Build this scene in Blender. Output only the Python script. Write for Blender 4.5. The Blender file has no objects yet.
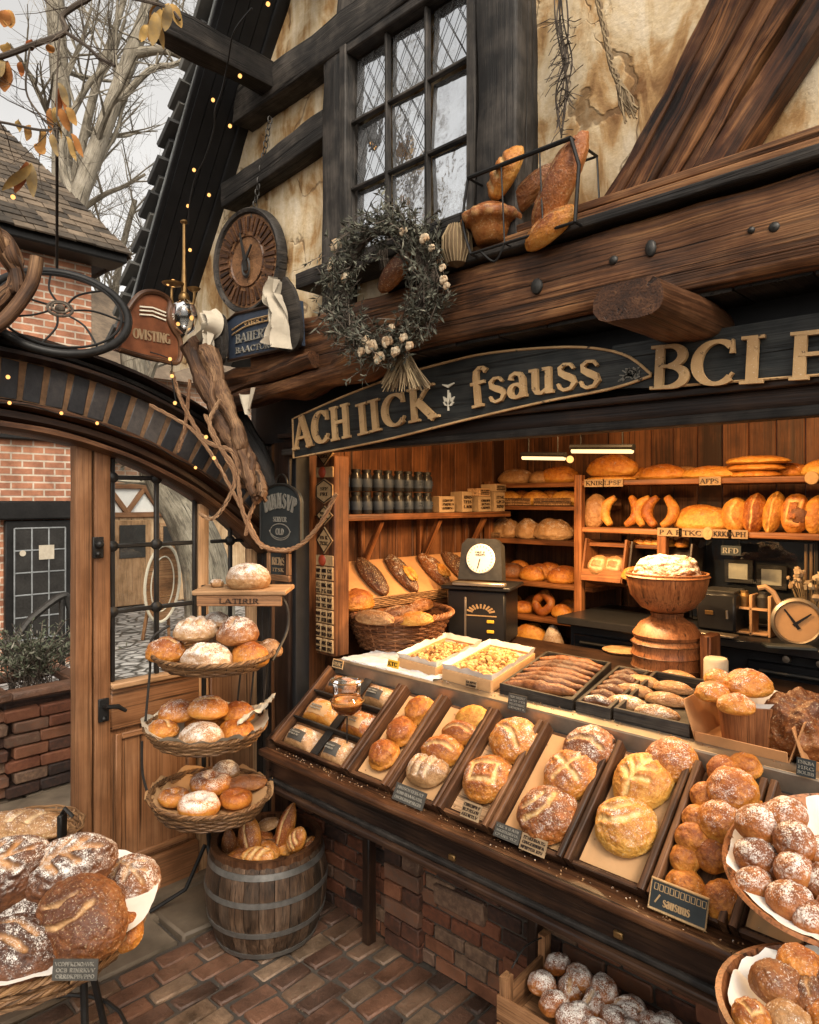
import bpy, bmesh, math, random
from mathutils import Vector, Matrix, noise
R = math.radians
random.seed(7)
scene = bpy.context.scene
COL = scene.collection
PI = math.pi
# ------------------------------------------------------------------ survey of the place
# eye at (0,0,2) looking north-west; shop front is the plane y=2.28, gateway wall the plane x=-3.4
EYE = Vector((0, 0, 2.0)); FPX = 700.0
SN, CS = math.sin(R(44)), math.cos(R(44))
def ray(u, v):
    k = (u - 409.5) / FPX
    return Vector((-SN + CS * k, CS + SN * k, (500 - v) / FPX))
def onY(u, v, Y): d = ray(u, v); return EYE + d * (Y / d.y)
def onX(u, v, X): d = ray(u, v); return EYE + d * (X / d.x)
def onZ(u, v, Z): d = ray(u, v); return EYE + d * ((Z - 2.0) / d.z)
def onD(u, v, D): return EYE + ray(u, v) * D
def onP(u, v, p, n):
    d = ray(u, v); return EYE + d * ((Vector(p) - EYE).dot(n) / d.dot(n))
def depth(p): return (p.x * -SN + p.y * CS)

# ------------------------------------------------------------------ mesh builder
def frame(loc, xa, za):
    x = Vector(xa).normalized(); z = Vector(za); z = (z - x * z.dot(x)).normalized(); y = z.cross(x)
    M = Matrix((x, y, z)).transposed().to_4x4(); M.translation = Vector(loc); return M
def rot(ax, deg): return Matrix.Rotation(R(deg), 4, ax)
def T(x, y=None, z=None):
    return Matrix.Translation(Vector(x) if y is None else Vector((x, y, z)))
FACE_S = frame((0, 0, 0), (1, 0, 0), (0, -1, 0))     # local xy drawn on a wall that faces south
FACE_E = frame((0, 0, 0), (0, 1, 0), (1, 0, 0))      # local xy drawn on a wall that faces east
def rv(s): return Vector((random.uniform(-s, s), random.uniform(-s, s), random.uniform(-s, s)))
def fbm(p, o=3):
    s = 0; a = 1.0
    for i in range(o):
        s += a * noise.noise(p); p = p * 2.03 + Vector((7.1, 3.3, 5.7)); a *= .5
    return s

class MB:
    def __init__(s): s.v = []; s.f = []; s.g = []; s.t = []; s.a = []; s.m = []
    def add(s, vs, fs, gs=None, tone=None, at=None, mi=0):
        b = len(s.v); s.v += [Vector(q) for q in vs]
        s.f += [tuple(b + i for i in f) for f in fs]; s.m += [mi] * len(fs)
        s.g += list(gs) if gs else [Vector(q) for q in vs]
        if tone is None: tone = random.random()
        s.t += [tone] * len(vs); s.a += at if at else [0.0] * len(vs)
        return s
    def box(s, c, size, M=None, bev=.004, tone=None, jit=0, mi=0):
        hx, hy, hz = size[0] / 2, size[1] / 2, size[2] / 2
        b = min(bev, hx * .45, hy * .45, hz * .45); V = []; idx = {}
        for sx in (-1, 1):
            for sy in (-1, 1):
                for sz in (-1, 1):
                    j = rv(jit) if jit else Vector()
                    for ax in range(3):
                        p = [sx * (hx - b), sy * (hy - b), sz * (hz - b)]
                        p[ax] = (sx * hx, sy * hy, sz * hz)[ax]
                        idx[(sx, sy, sz, ax)] = len(V); V.append(Vector(p) + j)
        F = []
        for ax in range(3):
            o1, o2 = (ax + 1) % 3, (ax + 2) % 3
            for sg in (-1, 1):
                q = []
                for a, c_ in ((-1, -1), (1, -1), (1, 1), (-1, 1)):
                    k = [0, 0, 0]; k[ax] = sg; k[o1] = a; k[o2] = c_; q.append(idx[(*k, ax)])
                F.append(q if sg > 0 else q[::-1])
            for a in (-1, 1):
                for c_ in (-1, 1):
                    k0 = [0, 0, 0]; k0[o1] = a; k0[o2] = c_
                    k1 = list(k0); k0[ax] = -1; k1[ax] = 1
                    q = [idx[(*k0, o1)], idx[(*k1, o1)], idx[(*k1, o2)], idx[(*k0, o2)]]
                    F.append(q if a * c_ < 0 else q[::-1])
        for sx in (-1, 1):
            for sy in (-1, 1):
                for sz in (-1, 1):
                    q = [idx[(sx, sy, sz, i)] for i in range(3)]
                    F.append(q if sx * sy * sz > 0 else q[::-1])
        order = sorted(range(3), key=lambda i: -size[i]); off = rv(20)
        G = [Vector((p[order[0]], p[order[1]], p[order[2]])) + off for p in V]
        Mt = T(c) @ (M.to_4x4() if M else Matrix())
        return s.add([Mt @ p for p in V], F, G, tone, mi=mi)
    def beam(s, p0, p1, w, h, up=(0, 0, 1), rough=.006, seg=.07, tone=None, taper=1.0, bow=0.0, rnd=.16):
        p0 = Vector(p0); p1 = Vector(p1); L = (p1 - p0).length; M = frame(p0, p1 - p0, up)
        n = max(2, int(L / seg)); off = rv(30); V = []; G = []; F = []
        sec = []
        cr = min(w, h) * .5 * rnd
        for cx, cy, a0 in ((1, 1, 0), (-1, 1, 90), (-1, -1, 180), (1, -1, 270)):
            for a in (8, 45, 82):
                sec.append((cx * (w / 2 - cr) + cr * math.cos(R(a0 + a)), cy * (h / 2 - cr) + cr * math.sin(R(a0 + a))))
        # extra points on the flats
        sec2 = []
        for i in range(12):
            a = sec[i]; b = sec[(i + 1) % 12]; sec2.append(a)
            if i % 3 == 2: sec2 += [(a[0] * .67 + b[0] * .33, a[1] * .67 + b[1] * .33), (a[0] * .33 + b[0] * .67, a[1] * .33 + b[1] * .67)]
        m = len(sec2)
        for i in range(n + 1):
            x = L * i / n; k = 1 + (taper - 1) * i / n; bo = bow * math.sin(PI * i / n)
            for (y, z) in sec2:
                d = fbm(Vector((x * 3, y * 9, z * 9)) + off, 3) * rough
                l = math.hypot(y, z) or 1
                V.append(M @ Vector((x, (y + y / l * d) * k, (z + z / l * d) * k + bo))); G.append(Vector((x, y, z)) + off)
        for i in range(n):
            for j in range(m):
                a = i * m + j; b = i * m + (j + 1) % m
                F.append((a, b, b + m, a + m))
        F.append(tuple(range(m))[::-1]); F.append(tuple(n * m + j for j in range(m)))
        return s.add(V, F, G, tone)
    def tube(s, pts, r, n=8, closed=False, caps=True, tone=None, mi=0):
        pts = [Vector(p) for p in pts]; N = len(pts); V = []; G = []; F = []; off = rv(20)
        rs = r if isinstance(r, (list, tuple)) else [r] * N
        prev = None; L = 0
        for i, p in enumerate(pts):
            if closed: t = pts[(i + 1) % N] - pts[i - 1]
            else: t = pts[min(i + 1, N - 1)] - pts[max(i - 1, 0)]
            if t.length < 1e-9: t = Vector((0, 0, 1))
            t.normalize()
            if prev is None:
                a = Vector((0, 0, 1)) if abs(t.z) < .9 else Vector((1, 0, 0))
                x = t.cross(a).normalized()
            else:
                x = prev - t * prev.dot(t)
                x = x.normalized() if x.length > 1e-6 else t.orthogonal().normalized()
            prev = x; y = t.cross(x)
            if i: L += (p - pts[i - 1]).length
            for j in range(n):
                a = 2 * PI * j / n
                V.append(p + (x * math.cos(a) + y * math.sin(a)) * rs[i]); G.append(Vector((L, math.cos(a) * rs[i], math.sin(a) * rs[i])) + off)
        for i in range(N if closed else N - 1):
            for j in range(n):
                i2 = (i + 1) % N
                F.append((i * n + j, i * n + (j + 1) % n, i2 * n + (j + 1) % n, i2 * n + j))
        if caps and not closed:
            F.append(tuple(range(n))[::-1]); F.append(tuple((N - 1) * n + j for j in range(n)))
        return s.add(V, F, G, tone, mi=mi)
    def lathe(s, prof, n=32, c=(0, 0, 0), M=None, tone=None, sx=1, sy=1, close=False, mi=0):
        V = []; G = []; F = []; off = rv(20); m = len(prof); Mt = T(c) @ (M if M else Matrix())
        for j in range(n):
            a = 2 * PI * j / n
            for (r, z) in prof:
                V.append(Mt @ Vector((r * math.cos(a) * sx, r * math.sin(a) * sy, z))); G.append(Vector((z, a * .2, r)) + off)
        for j in range(n):
            k = (j + 1) % n
            for i in range(m - 1 if not close else m):
                i2 = (i + 1) % m
                F.append((j * m + i, k * m + i, k * m + i2, j * m + i2))
        return s.add(V, F, G, tone, mi=mi)
    def plate(s, poly, M=None, z0=0.0, z1=.01, tone=None, mi=0):
        n = len(poly); M = M if M else Matrix(); off = rv(20)
        ar = sum(poly[i][0] * poly[(i + 1) % n][1] - poly[(i + 1) % n][0] * poly[i][1] for i in range(n))
        if ar < 0: poly = poly[::-1]
        V = [Vector((x, y, z0)) for x, y in poly] + [Vector((x, y, z1)) for x, y in poly]
        F = [tuple(range(n))[::-1], tuple(n + i for i in range(n))] + [(i, (i + 1) % n, n + (i + 1) % n, n + i) for i in range(n)]
        return s.add([M @ p for p in V], F, [p + off for p in V], tone, mi=mi)
    def ribbon(s, pts, ws, M=None, z0=0.0, z1=.01, tone=None, mi=0):
        """a pen stroke of varying width, raised from z0 to z1"""
        N = len(pts); M = M if M else Matrix(); V = []; F = []
        ws = ws if isinstance(ws, (list, tuple)) else [ws] * N
        P = [Vector((p[0], p[1], 0)) for p in pts]
        for i in range(N):
            t = (P[min(i + 1, N - 1)] - P[max(i - 1, 0)]).normalized(); nn = Vector((-t.y, t.x, 0)) * ws[i] / 2
            for q, z in ((P[i] + nn, z0), (P[i] - nn, z0), (P[i] - nn, z1), (P[i] + nn, z1)): V.append(Vector((q.x, q.y, z)))
        for i in range(N - 1):
            a = i * 4
            for j in range(4): F.append((a + j, a + 4 + j, a + 4 + (j + 1) % 4, a + (j + 1) % 4))
        F.append((0, 1, 2, 3)); b = (N - 1) * 4; F.append((b + 3, b + 2, b + 1, b))
        off = rv(5)
        return s.add([M @ p for p in V], F, [p + off for p in V], tone, mi=mi)
    def grid(s, fn, nu, nv, tone=None, gfn=None, mi=0):
        V = [Vector(fn(i / nu, j / nv)) for i in range(nu + 1) for j in range(nv + 1)]
        F = [(i * (nv + 1) + j, (i + 1) * (nv + 1) + j, (i + 1) * (nv + 1) + j + 1, i * (nv + 1) + j + 1) for i in range(nu) for j in range(nv)]
        return s.add(V, F, None, tone, mi=mi)
    def ball(s, c, r, n=10, m=7, sc=(1, 1, 1), tone=None, M=None, rough=0, mi=0):
        V = []; F = []; off = rv(9); Mt = T(c) @ (M if M else Matrix())
        for i in range(m + 1):
            th = PI * i / m
            for j in range(n):
                a = 2 * PI * j / n
                p = Vector((math.sin(th) * math.cos(a), math.sin(th) * math.sin(a), math.cos(th)))
                k = r * (1 + (rough * noise.noise(p * 1.7 + off) if rough else 0))
                V.append(Mt @ Vector((p.x * k * sc[0], p.y * k * sc[1], p.z * k * sc[2])))
        for i in range(m):
            for j in range(n):
                F.append((i * n + j, (i + 1) * n + j, (i + 1) * n + (j + 1) % n, i * n + (j + 1) % n))
        return s.add(V, F, None, tone, mi=mi)
    def leaf(s, p, d, nrm, L, w, tone=None, mi=0, curl=.2):
        d = Vector(d).normalized(); sd = d.cross(Vector(nrm))
        sd = sd.normalized() if sd.length > 1e-4 else d.orthogonal().normalized()
        nn = sd.cross(d); p = Vector(p)
        V = [p, p + d * L * .45 + sd * w / 2 - nn * L * curl * .2, p + d * L - nn * L * curl, p + d * L * .45 - sd * w / 2 - nn * L * curl * .2]
        return s.add(V, [(0, 1, 2, 3)], None, tone, mi=mi)
    def build(s, name, mat, parent=None, origin=None, sharp=38, kind=None):
        me = bpy.data.meshes.new(name)
        if origin is None:
            if parent is not None: origin = WORLD[parent.name]
            elif s.v:
                xs = [p.x for p in s.v]; ys = [p.y for p in s.v]; zs = [p.z for p in s.v]
                origin = Vector(((min(xs) + max(xs)) / 2, (min(ys) + max(ys)) / 2, min(zs)))
        o_ = Vector(origin)
        me.from_pydata([p - o_ for p in s.v], [], s.f)
        a = me.attributes.new('gc', 'FLOAT_VECTOR', 'POINT'); a.data.foreach_set('vector', [c for q in s.g for c in q])
        a = me.attributes.new('tone', 'FLOAT', 'POINT'); a.data.foreach_set('value', s.t)
        a = me.attributes.new('sl', 'FLOAT', 'POINT'); a.data.foreach_set('value', s.a)
        for m in (mat if isinstance(mat, (list, tuple)) else [mat]): me.materials.append(m)
        me.polygons.foreach_set('material_index', s.m)
        me.polygons.foreach_set('use_smooth', [True] * len(me.polygons))
        me.update()
        me.set_sharp_from_angle(angle=R(sharp))
        o = bpy.data.objects.new(name, me); COL.objects.link(o)
        if parent is not None:
            o.parent = parent; WORLD[o.name] = Vector(WORLD[parent.name]) if (Vector(WORLD[parent.name]) - o_).length < 1e-9 else o_
            o.location = o_ - Vector(WORLD[parent.name])
        else: o.location = o_; WORLD[o.name] = o_
        if kind: o['kind'] = kind
        return o
WORLD = {}
def thing(name, label, cat, loc=(0, 0, 0), group=None):
    o = bpy.data.objects.new(name, None); COL.objects.link(o); o.location = Vector(loc); o.empty_display_size = .1
    WORLD[o.name] = Vector(loc); return tag(o, label, cat, group)
def tag(o, label, cat, group=None):
    o['label'] = label; o['category'] = cat
    if group: o['group'] = group
    return o
def copy_thing(o, M, label=None, group=None):
    c = o.copy(); COL.objects.link(c); c.matrix_world = M; WORLD[c.name] = M.translation.copy()
    if label: c['label'] = label
    if group: c['group'] = group
    for ch in list(o.children):
        d = ch.copy(); COL.objects.link(d); d.parent = c
        for g in list(ch.children):
            e = g.copy(); COL.objects.link(e); e.parent = d
    return c
def arc(c, r, a0, a1, n=16, ry=None):
    ry = ry or r
    return [(c[0] + r * math.cos(R(a0 + (a1 - a0) * i / n)), c[1] + ry * math.sin(R(a0 + (a1 - a0) * i / n))) for i in range(n + 1)]
def smooth(pts, n=6, closed=False):
    P = [Vector(p) for p in pts]; N = len(P); out = []
    for i in range(N if closed else N - 1):
        p0 = P[i - 1] if (closed or i > 0) else P[0]; p1 = P[i]; p2 = P[(i + 1) % N]
        p3 = P[(i + 2) % N] if (closed or i + 2 < N) else P[-1]
        for k in range(n):
            t = k / n
            out.append(.5 * ((2 * p1) + (p2 - p0) * t + (2 * p0 - 5 * p1 + 4 * p2 - p3) * t * t + (3 * p1 - p0 - 3 * p2 + p3) * t ** 3))
    if not closed: out.append(P[-1])
    return out
# ------------------------------------------------------------------ materials
class NT:
    def __init__(s, name):
        s.m = bpy.data.materials.new(name); s.m.use_nodes = True; s.t = s.m.node_tree; s.t.nodes.clear()
        s.out = s.t.nodes.new('ShaderNodeOutputMaterial')
    def n(s, typ, ins=None, **kw):
        x = s.t.nodes.new('ShaderNode' + typ)
        for k, v in kw.items(): setattr(x, k, v)
        for k, v in (ins or {}).items():
            i = x.inputs[k]
            if hasattr(v, 'is_output') or isinstance(v, bpy.types.NodeSocket): s.t.links.new(v, i)
            else: i.default_value = v
        return x
    def math(s, op, a, b=0.0, c=None, clamp=False):
        ins = {0: a, 1: b}
        if c is not None: ins[2] = c
        return s.n('Math', ins, operation=op, use_clamp=clamp).outputs[0]
    def ramp(s, fac, stops, interp='LINEAR'):
        x = s.n('ValToRGB', {0: fac}); e = x.color_ramp.elements; x.color_ramp.interpolation = interp
        while len(e) < len(stops): e.new(.5)
        for i, (p, c) in enumerate(stops):
            e[i].position = p; e[i].color = (*c, 1) if len(c) == 3 else c
        return x.outputs[0]
    def mix(s, fac, a, b, mode='MIX'):
        x = s.n('Mix', None, data_type='RGBA', blend_type=mode)
        for i, v in ((0, fac), (6, a), (7, b)):
            if isinstance(v, bpy.types.NodeSocket): s.t.links.new(v, x.inputs[i])
            else: x.inputs[i].default_value = v if i == 0 else (*v, 1)[:4]
        return x.outputs[2]
    def noise(s, vec, scale, detail=4, rough=.55, dist=0):
        return s.n('TexNoise', {'Vector': vec, 'Scale': scale, 'Detail': detail, 'Roughness': rough, 'Distortion': dist}).outputs[0]
    def mapping(s, vec, scale=(1, 1, 1), rotv=(0, 0, 0), loc=(0, 0, 0)):
        return s.n('Mapping', {'Vector': vec, 'Scale': scale, 'Rotation': rotv, 'Location': loc}).outputs[0]
    def attr(s, name, out='Vector'): return s.n('Attribute', None, attribute_name=name).outputs[out]
    def obj(s): return s.n('TexCoord').outputs['Object']
    def rnd(s): return s.n('ObjectInfo').outputs['Random']
    def gcv(s):      # grain coordinates, shifted per object
        k = s.n('VectorMath', {0: s.attr('gc'), 1: s.n('CombineXYZ', {0: s.math('MULTIPLY', s.rnd(), 17.0), 1: 0.0, 2: 0.0}).outputs[0]}, operation='ADD')
        return k.outputs[0]
    def done(s, col, rough=.6, bump=None, bs=.4, bd=.004, **kw):
        ins = {'Base Color': col if isinstance(col, bpy.types.NodeSocket) else (*col, 1)[:4], 'Roughness': rough}
        ins.update({k.replace('_', ' '): v for k, v in kw.items()}); ins.setdefault('Specular IOR Level', .3)
        if bump is not None: ins['Normal'] = s.n('Bump', {'Height': bump, 'Strength': bs, 'Distance': bd}).outputs[0]
        p = s.n('BsdfPrincipled', ins); s.t.links.new(p.outputs[0], s.out.inputs[0]); return s.m
def wood(name, dark, mid, light, scale=1.0, rough=.6, bs=.5, weather=0.0, wcol=(.2, .17, .14)):
    t = NT(name); g = t.gcv()
    a = t.noise(t.mapping(g, (2.2 * scale, 20 * scale, 20 * scale)), 1.0, 7, .66, 1.1)
    b = t.noise(t.mapping(g, (6 * scale, 160 * scale, 160 * scale)), 1.0, 3, .6)
    big = t.noise(g, 3.5, 4, .6)
    f = t.math('ADD', t.math('MULTIPLY', a, .75), t.math('MULTIPLY', b, .25))
    f = t.math('ADD', f, t.math('MULTIPLY', t.math('SUBTRACT', t.attr('tone', 'Fac'), .5), .16))
    f = t.math('ADD', f, t.math('MULTIPLY', t.math('SUBTRACT', big, .5), .75))
    f = t.math('ADD', t.math('MULTIPLY', t.math('SUBTRACT', f, .5), 1.35), .5)
    c = t.ramp(f, [(.24, dark), (.5, mid), (.80, light)])
    fl_ = t.noise(t.mapping(g, (2.4 * scale, 210 * scale, 210 * scale), loc=(9, 2, 4)), 1.0, 2, .5)
    c = t.mix(t.ramp(fl_, [(.36, (.55, .55, .55)), (.5, (0, 0, 0))]), c, tuple(x * .55 for x in dark))
    if weather:
        w = t.math('MULTIPLY', t.ramp(t.noise(g, 7, 6, .65), [(.45, (0, 0, 0)), (.7, (1, 1, 1))]), weather)
        c = t.mix(w, c, wcol)
    crack = t.ramp(t.noise(t.mapping(g, (.8 * scale, 42 * scale, 42 * scale), loc=(3, 5, 1)), 1.0, 4, .55, .5), [(.33, (0, 0, 0)), (.39, (1, 1, 1))])
    c = t.mix(1.0, c, t.mix(.75, (1, 1, 1), crack), 'MULTIPLY')
    h = t.math('ADD', t.math('ADD', t.math('MULTIPLY', f, .6), t.math('MULTIPLY', fl_, .5)), t.math('MULTIPLY', crack, .6))
    return t.done(c, t.math('ADD', rough - .15, t.math('MULTIPLY', b, .3)), h, bs, .006)
def plain(name, col, rough=.5, metal=0.0, var=.25, sc=30, bs=.15, bd=.002, **kw):
    t = NT(name); n = t.noise(t.obj(), sc, 5, .6); n2 = t.noise(t.obj(), sc / 7, 4, .6)
    f = t.math('ADD', t.math('MULTIPLY', n, .5), t.math('MULTIPLY', n2, .5))
    d = tuple(x * (1 - var) for x in col); l = tuple(min(1, x * (1 + var)) for x in col)
    return t.done(t.ramp(f, [(.3, d), (.7, l)]), t.math('ADD', rough - .1, t.math('MULTIPLY', n2, .2)), n, bs, bd, Metallic=metal, **kw)
def emit(name, col, s):
    t = NT(name); e = t.n('Emission', {0: (*col, 1), 1: s}); t.t.links.new(e.outputs[0], t.out.inputs[0]); return t.m
def toned(name, stops, rough=.8, sc=40, bs=.5, bd=.004, stain=.5):
    """colour chosen by each brick's own tone"""
    t = NT(name); o = t.n('NewGeometry').outputs['Position']
    n = t.noise(o, sc, 6, .65); n2 = t.noise(o, 5, 4, .6)
    c = t.ramp(t.math('ADD', t.attr('tone', 'Fac'), t.math('MULTIPLY', t.math('SUBTRACT', n, .5), .5)), stops)
    c = t.mix(1.0, c, t.ramp(n2, [(.3, (1 - stain,) * 3), (.65, (1, 1, 1))]), 'MULTIPLY')
    return t.done(c, t.math('ADD', rough - .25, t.math('MULTIPLY', n2, .4)), n, bs, bd)
M = {}
M['black_timber'] = wood('black_timber', (.006, .005, .004), (.016, .013, .011), (.05, .041, .033), 1, .6, .8, .3, (.075, .063, .052))
M['grey_timber'] = wood('grey_timber', (.009, .008, .007), (.027, .023, .0195), (.08, .068, .056), 1, .65, .9, .35, (.12, .10, .083))
M['beam'] = wood('old_oak_beam', (.014, .006, .003), (.12, .048, .018), (.36, .17, .066), .8, .55, 1.0, .4, (.03, .02, .014))
M['brace'] = wood('charred_oak', (.008, .003, .002), (.085, .030, .011), (.36, .155, .055), 1.1, .6, 1.0, .14, (.30, .18, .09))
M['door'] = wood('door_oak', (.13, .056, .023), (.20, .092, .04), (.28, .14, .066), .7, .5, .3)
M['apron'] = wood('dark_varnished', (.008, .005, .004), (.023, .012, .008), (.06, .03, .016), .8, .35, .3)
M['ledge'] = wood('worn_ledge', (.02, .009, .005), (.068, .028, .012), (.18, .085, .04), .8, .4, .5)
M['tray'] = wood('tray_wood', (.018, .008, .004), (.07, .03, .013), (.18, .086, .038), 1, .5, .5)
M['shelf'] = wood('shelf_wood', (.055, .018, .006), (.17, .06, .02), (.30, .12, .042), .8, .5, .3)
M['panel'] = wood('panel_wood', (.03, .011, .005), (.095, .034, .012), (.19, .075, .028), .6, .55, .3)
M['crate'] = wood('crate_wood', (.09, .042, .018), (.22, .105, .045), (.36, .19, .09), 1, .6, .4)
M['stave'] = wood('stave_oak', (.014, .008, .004), (.052, .028, .015), (.14, .082, .048), .9, .55, .5, .2, (.12, .10, .08))
M['bowlwood'] = wood('bowl_wood', (.10, .035, .013), (.24, .092, .035), (.36, .155, .062), .8, .42, .3)
M['board'] = wood('pale_board', (.20, .11, .05), (.38, .22, .11), (.5, .31, .17), .8, .5, .25)
M['signwood'] = wood('sign_black', (.006, .007, .007), (.018, .020, .019), (.045, .045, .040), 1, .5, .6, .2, (.07, .06, .05))
M['bark'] = wood('bark', (.09, .075, .055), (.25, .215, .16), (.40, .355, .28), 1.5, .8, .9)
M['twig'] = wood('twig', (.03, .022, .016), (.08, .06, .045), (.15, .12, .09), 1.5, .8, .6)
M['vine'] = wood('vine_wood', (.022, .010, .005), (.10, .048, .022), (.28, .16, .08), 1.2, .7, .9)
M['rope'] = wood('rope', (.08, .036, .016), (.20, .105, .052), (.34, .21, .115), 2, .8, .6)
M['wicker'] = wood('wicker', (.055, .025, .010), (.17, .085, .035), (.34, .19, .085), 2, .55, .4)
M['wicker2'] = wood('wicker_red', (.06, .022, .009), (.19, .075, .03), (.33, .15, .065), 2, .5, .4)
t = NT('letter_gold'); o = t.n('NewGeometry').outputs['Position']; n = t.noise(o, 30, 6, .7); n2 = t.noise(o, 7, 4); n3 = t.noise(o, 240, 2)
c = t.mix(t.ramp(n, [(.34, (1, 1, 1)), (.40, (0, 0, 0))]), t.ramp(n2, [(.3, (.32, .185, .08)), (.7, (.56, .36, .17))]), (.05, .03, .018))
M['gold'] = t.done(t.mix(t.ramp(n3, [(.66, (0, 0, 0)), (.72, (.6, .6, .6))]), c, (.7, .62, .48)), .5, n, .5, .004)
M['brick'] = toned('old_brick', [(0, (.025, .016, .013)), (.2, (.07, .032, .02)), (.42, (.16, .056, .028)), (.65, (.21, .085, .042)), (.85, (.13, .075, .05)), (1, (.23, .14, .085))])
M['paver'] = toned('clay_paver', [(0, (.06, .038, .028)), (.3, (.12, .062, .04)), (.55, (.18, .086, .05)), (.8, (.16, .10, .064)), (1, (.25, .165, .105))], .52, 55, .9, .006, .75)
M['flag'] = toned('flagstone', [(0, (.085, .062, .042)), (1, (.19, .145, .10))], .7, 25)
M['cobble'] = toned('cobble', [(0, (.10, .10, .10)), (1, (.33, .33, .33))], .5, 25)
M['mortar'] = plain('mortar', (.055, .045, .036), .9, 0, .5, 60, .6)
M['soldier'] = toned('black_brick', [(0, (.012, .012, .013)), (.6, (.035, .034, .036)), (1, (.085, .07, .06))], .55, 40)
M['joint'] = plain('sandy_joint', (.14, .078, .04), .9, 0, .5, 50, .6)
M['black'] = plain('black_iron', (.018, .017, .016), .45, .4, .4, 40)
M['iron'] = plain('dark_iron', (.05, .047, .043), .5, .7, .4, 40)
M['soot'] = plain('sooty_boards', (.011, .011, .012), .6, 0, .5, 14, .3)
M['grey_trim'] = plain('lead_trim', (.22, .23, .23), .5, .2, .35, 20)
M['slate'] = toned('slate', [(0, (.05, .05, .05)), (1, (.15, .145, .13))], .75, 30)
M['tile'] = toned('roof_tile', [(0, (.04, .032, .024)), (1, (.19, .14, .095))], .8, 20)
M['steel'] = plain('brushed_steel', (.30, .255, .20), .42, .85, .25, 25)
M['hoop'] = plain('hoop_iron', (.17, .16, .145), .5, .75, .45, 30)
M['brass'] = plain('brass', (.22, .13, .05), .45, .8, .3, 30)
M['paper'] = plain('greaseproof', (.62, .60, .56), .7, 0, .12, 12, .4, .006)
M['kraft'] = plain('kraft_paper', (.42, .24, .11), .75, 0, .2, 12, .4, .004)
M['carton'] = plain('carton', (.36, .18, .075), .7, 0, .25, 12, .3)
M['linen'] = plain('linen', (.44, .38, .29), .85, 0, .22, 25, .4, .004)
M['cloth'] = plain('white_cloth', (.5, .5, .5), .85, 0, .3, 30, .5, .006)
M['leather'] = plain('tan_leather', (.15, .05, .02), .45, 0, .75, 12, .4, .004)
M['cream'] = plain('cream_paint', (.62, .56, .44), .6, 0, .2, 30)
M['blue'] = plain('blue_board', (.028, .038, .058), .55, 0, .45, 14, .4)
M['chalk'] = plain('chalk_board', (.022, .027, .028), .6, 0, .5, 12)
M['chalkmark'] = plain('chalk_mark', (.19, .175, .145), .8, 0, .3, 60)
M['tan_mark'] = plain('tan_mark', (.36, .23, .11), .7, 0, .3, 60)
M['card'] = plain('grey_card', (.05, .045, .038), .7, 0, .4, 30)
M['cardlight'] = plain('tan_card', (.25, .165, .09), .7, 0, .3, 30)
M['yellow'] = plain('yellow_card', (.65, .36, .03), .6, 0, .3, 30)
M['white'] = plain('white_paint', (.7, .69, .66), .45, 0, .12, 10)
M['plastic'] = plain('black_enamel', (.012, .012, .013), .3, 0, .3, 20)
M['redfruit'] = plain('red_glaze', (.32, .05, .02), .4, 0, .3, 20)
M['needle'] = toned('needle_green', [(0, (.045, .045, .032)), (.5, (.13, .13, .095)), (1, (.28, .265, .20))], .8, 30)
M['shrub'] = toned('shrub_leaf', [(0, (.05, .06, .035)), (.6, (.13, .145, .09)), (1, (.30, .27, .22))], .7, 30)
M['autumn'] = toned('autumn_leaf', [(0, (.26, .07, .02)), (.4, (.36, .16, .04)), (.8, (.42, .26, .08)), (1, (.26, .19, .1))], .95, 30)
M['straw'] = toned('straw', [(0, (.14, .09, .045)), (1, (.36, .26, .14))], .8, 30)
M['dried'] = toned('dried_bloom', [(0, (.38, .24, .13)), (1, (.62, .5, .34))], .8, 30)
M['nut'] = toned('nut', [(0, (.22, .095, .028)), (.5, (.42, .235, .075)), (1, (.60, .43, .20))], .6, 60, .3, .002, .2)
M['warm'] = emit('warm_bulb', (1, .48, .14), 2.0)
M['tubeglow'] = emit('warm_tube', (1, .66, .30), 2.2)
M['screen'] = plain('white_dial', (.6, .6, .58), .3, 0, .08, 20)
def glass(name, tint=(1, 1, 1), refl=1.0, rough=.02):
    t = NT(name); fr = t.n('Fresnel', {0: 1.5}).outputs[0]
    n = t.noise(t.obj(), 6, 3); nb = t.n('Bump', {'Height': n, 'Strength': .15, 'Distance': .02}).outputs[0]
    a = t.n('BsdfTransparent', {0: (*tint, 1)}); b = t.n('BsdfGlossy', {0: (1, 1, 1, 1), 1: rough, 'Normal': nb})
    m = t.n('MixShader', {0: t.math('MULTIPLY', fr, refl, None, True), 1: a.outputs[0], 2: b.outputs[0]})
    t.t.links.new(m.outputs[0], t.out.inputs[0]); return t.m
M['glass'] = glass('clear_glass', (.93, .95, .93))
M['jar_glass'] = glass('jar_glass', (.9, .88, .84), 1.6)
def leaded():
    t = NT('old_leaded_glass'); o = t.obj(); n = t.noise(o, 9, 5, .6); n2 = t.noise(t.mapping(o, (1, 1, .5)), 22, 4, .65, 1.5)
    nb = t.n('Bump', {'Height': t.noise(o, 14, 2), 'Strength': .10, 'Distance': .02}).outputs[0]
    c = t.ramp(t.math('ADD', t.math('MULTIPLY', n, .5), t.math('MULTIPLY', n2, .5)), [(.36, (.08, .08, .08)), (.5, (.20, .205, .21)), (.62, (.36, .37, .38))])
    p = t.n('BsdfPrincipled', {'Base Color': c, 'Roughness': .25, 'Metallic': .15})
    g = t.n('BsdfGlossy', {0: (.86, .89, .93, 1), 1: .04, 'Normal': nb})
    m = t.n('MixShader', {0: .74, 1: p.outputs[0], 2: g.outputs[0]})
    t.t.links.new(m.outputs[0], t.out.inputs[0]); return t.m
M['leaded'] = leaded()
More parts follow.
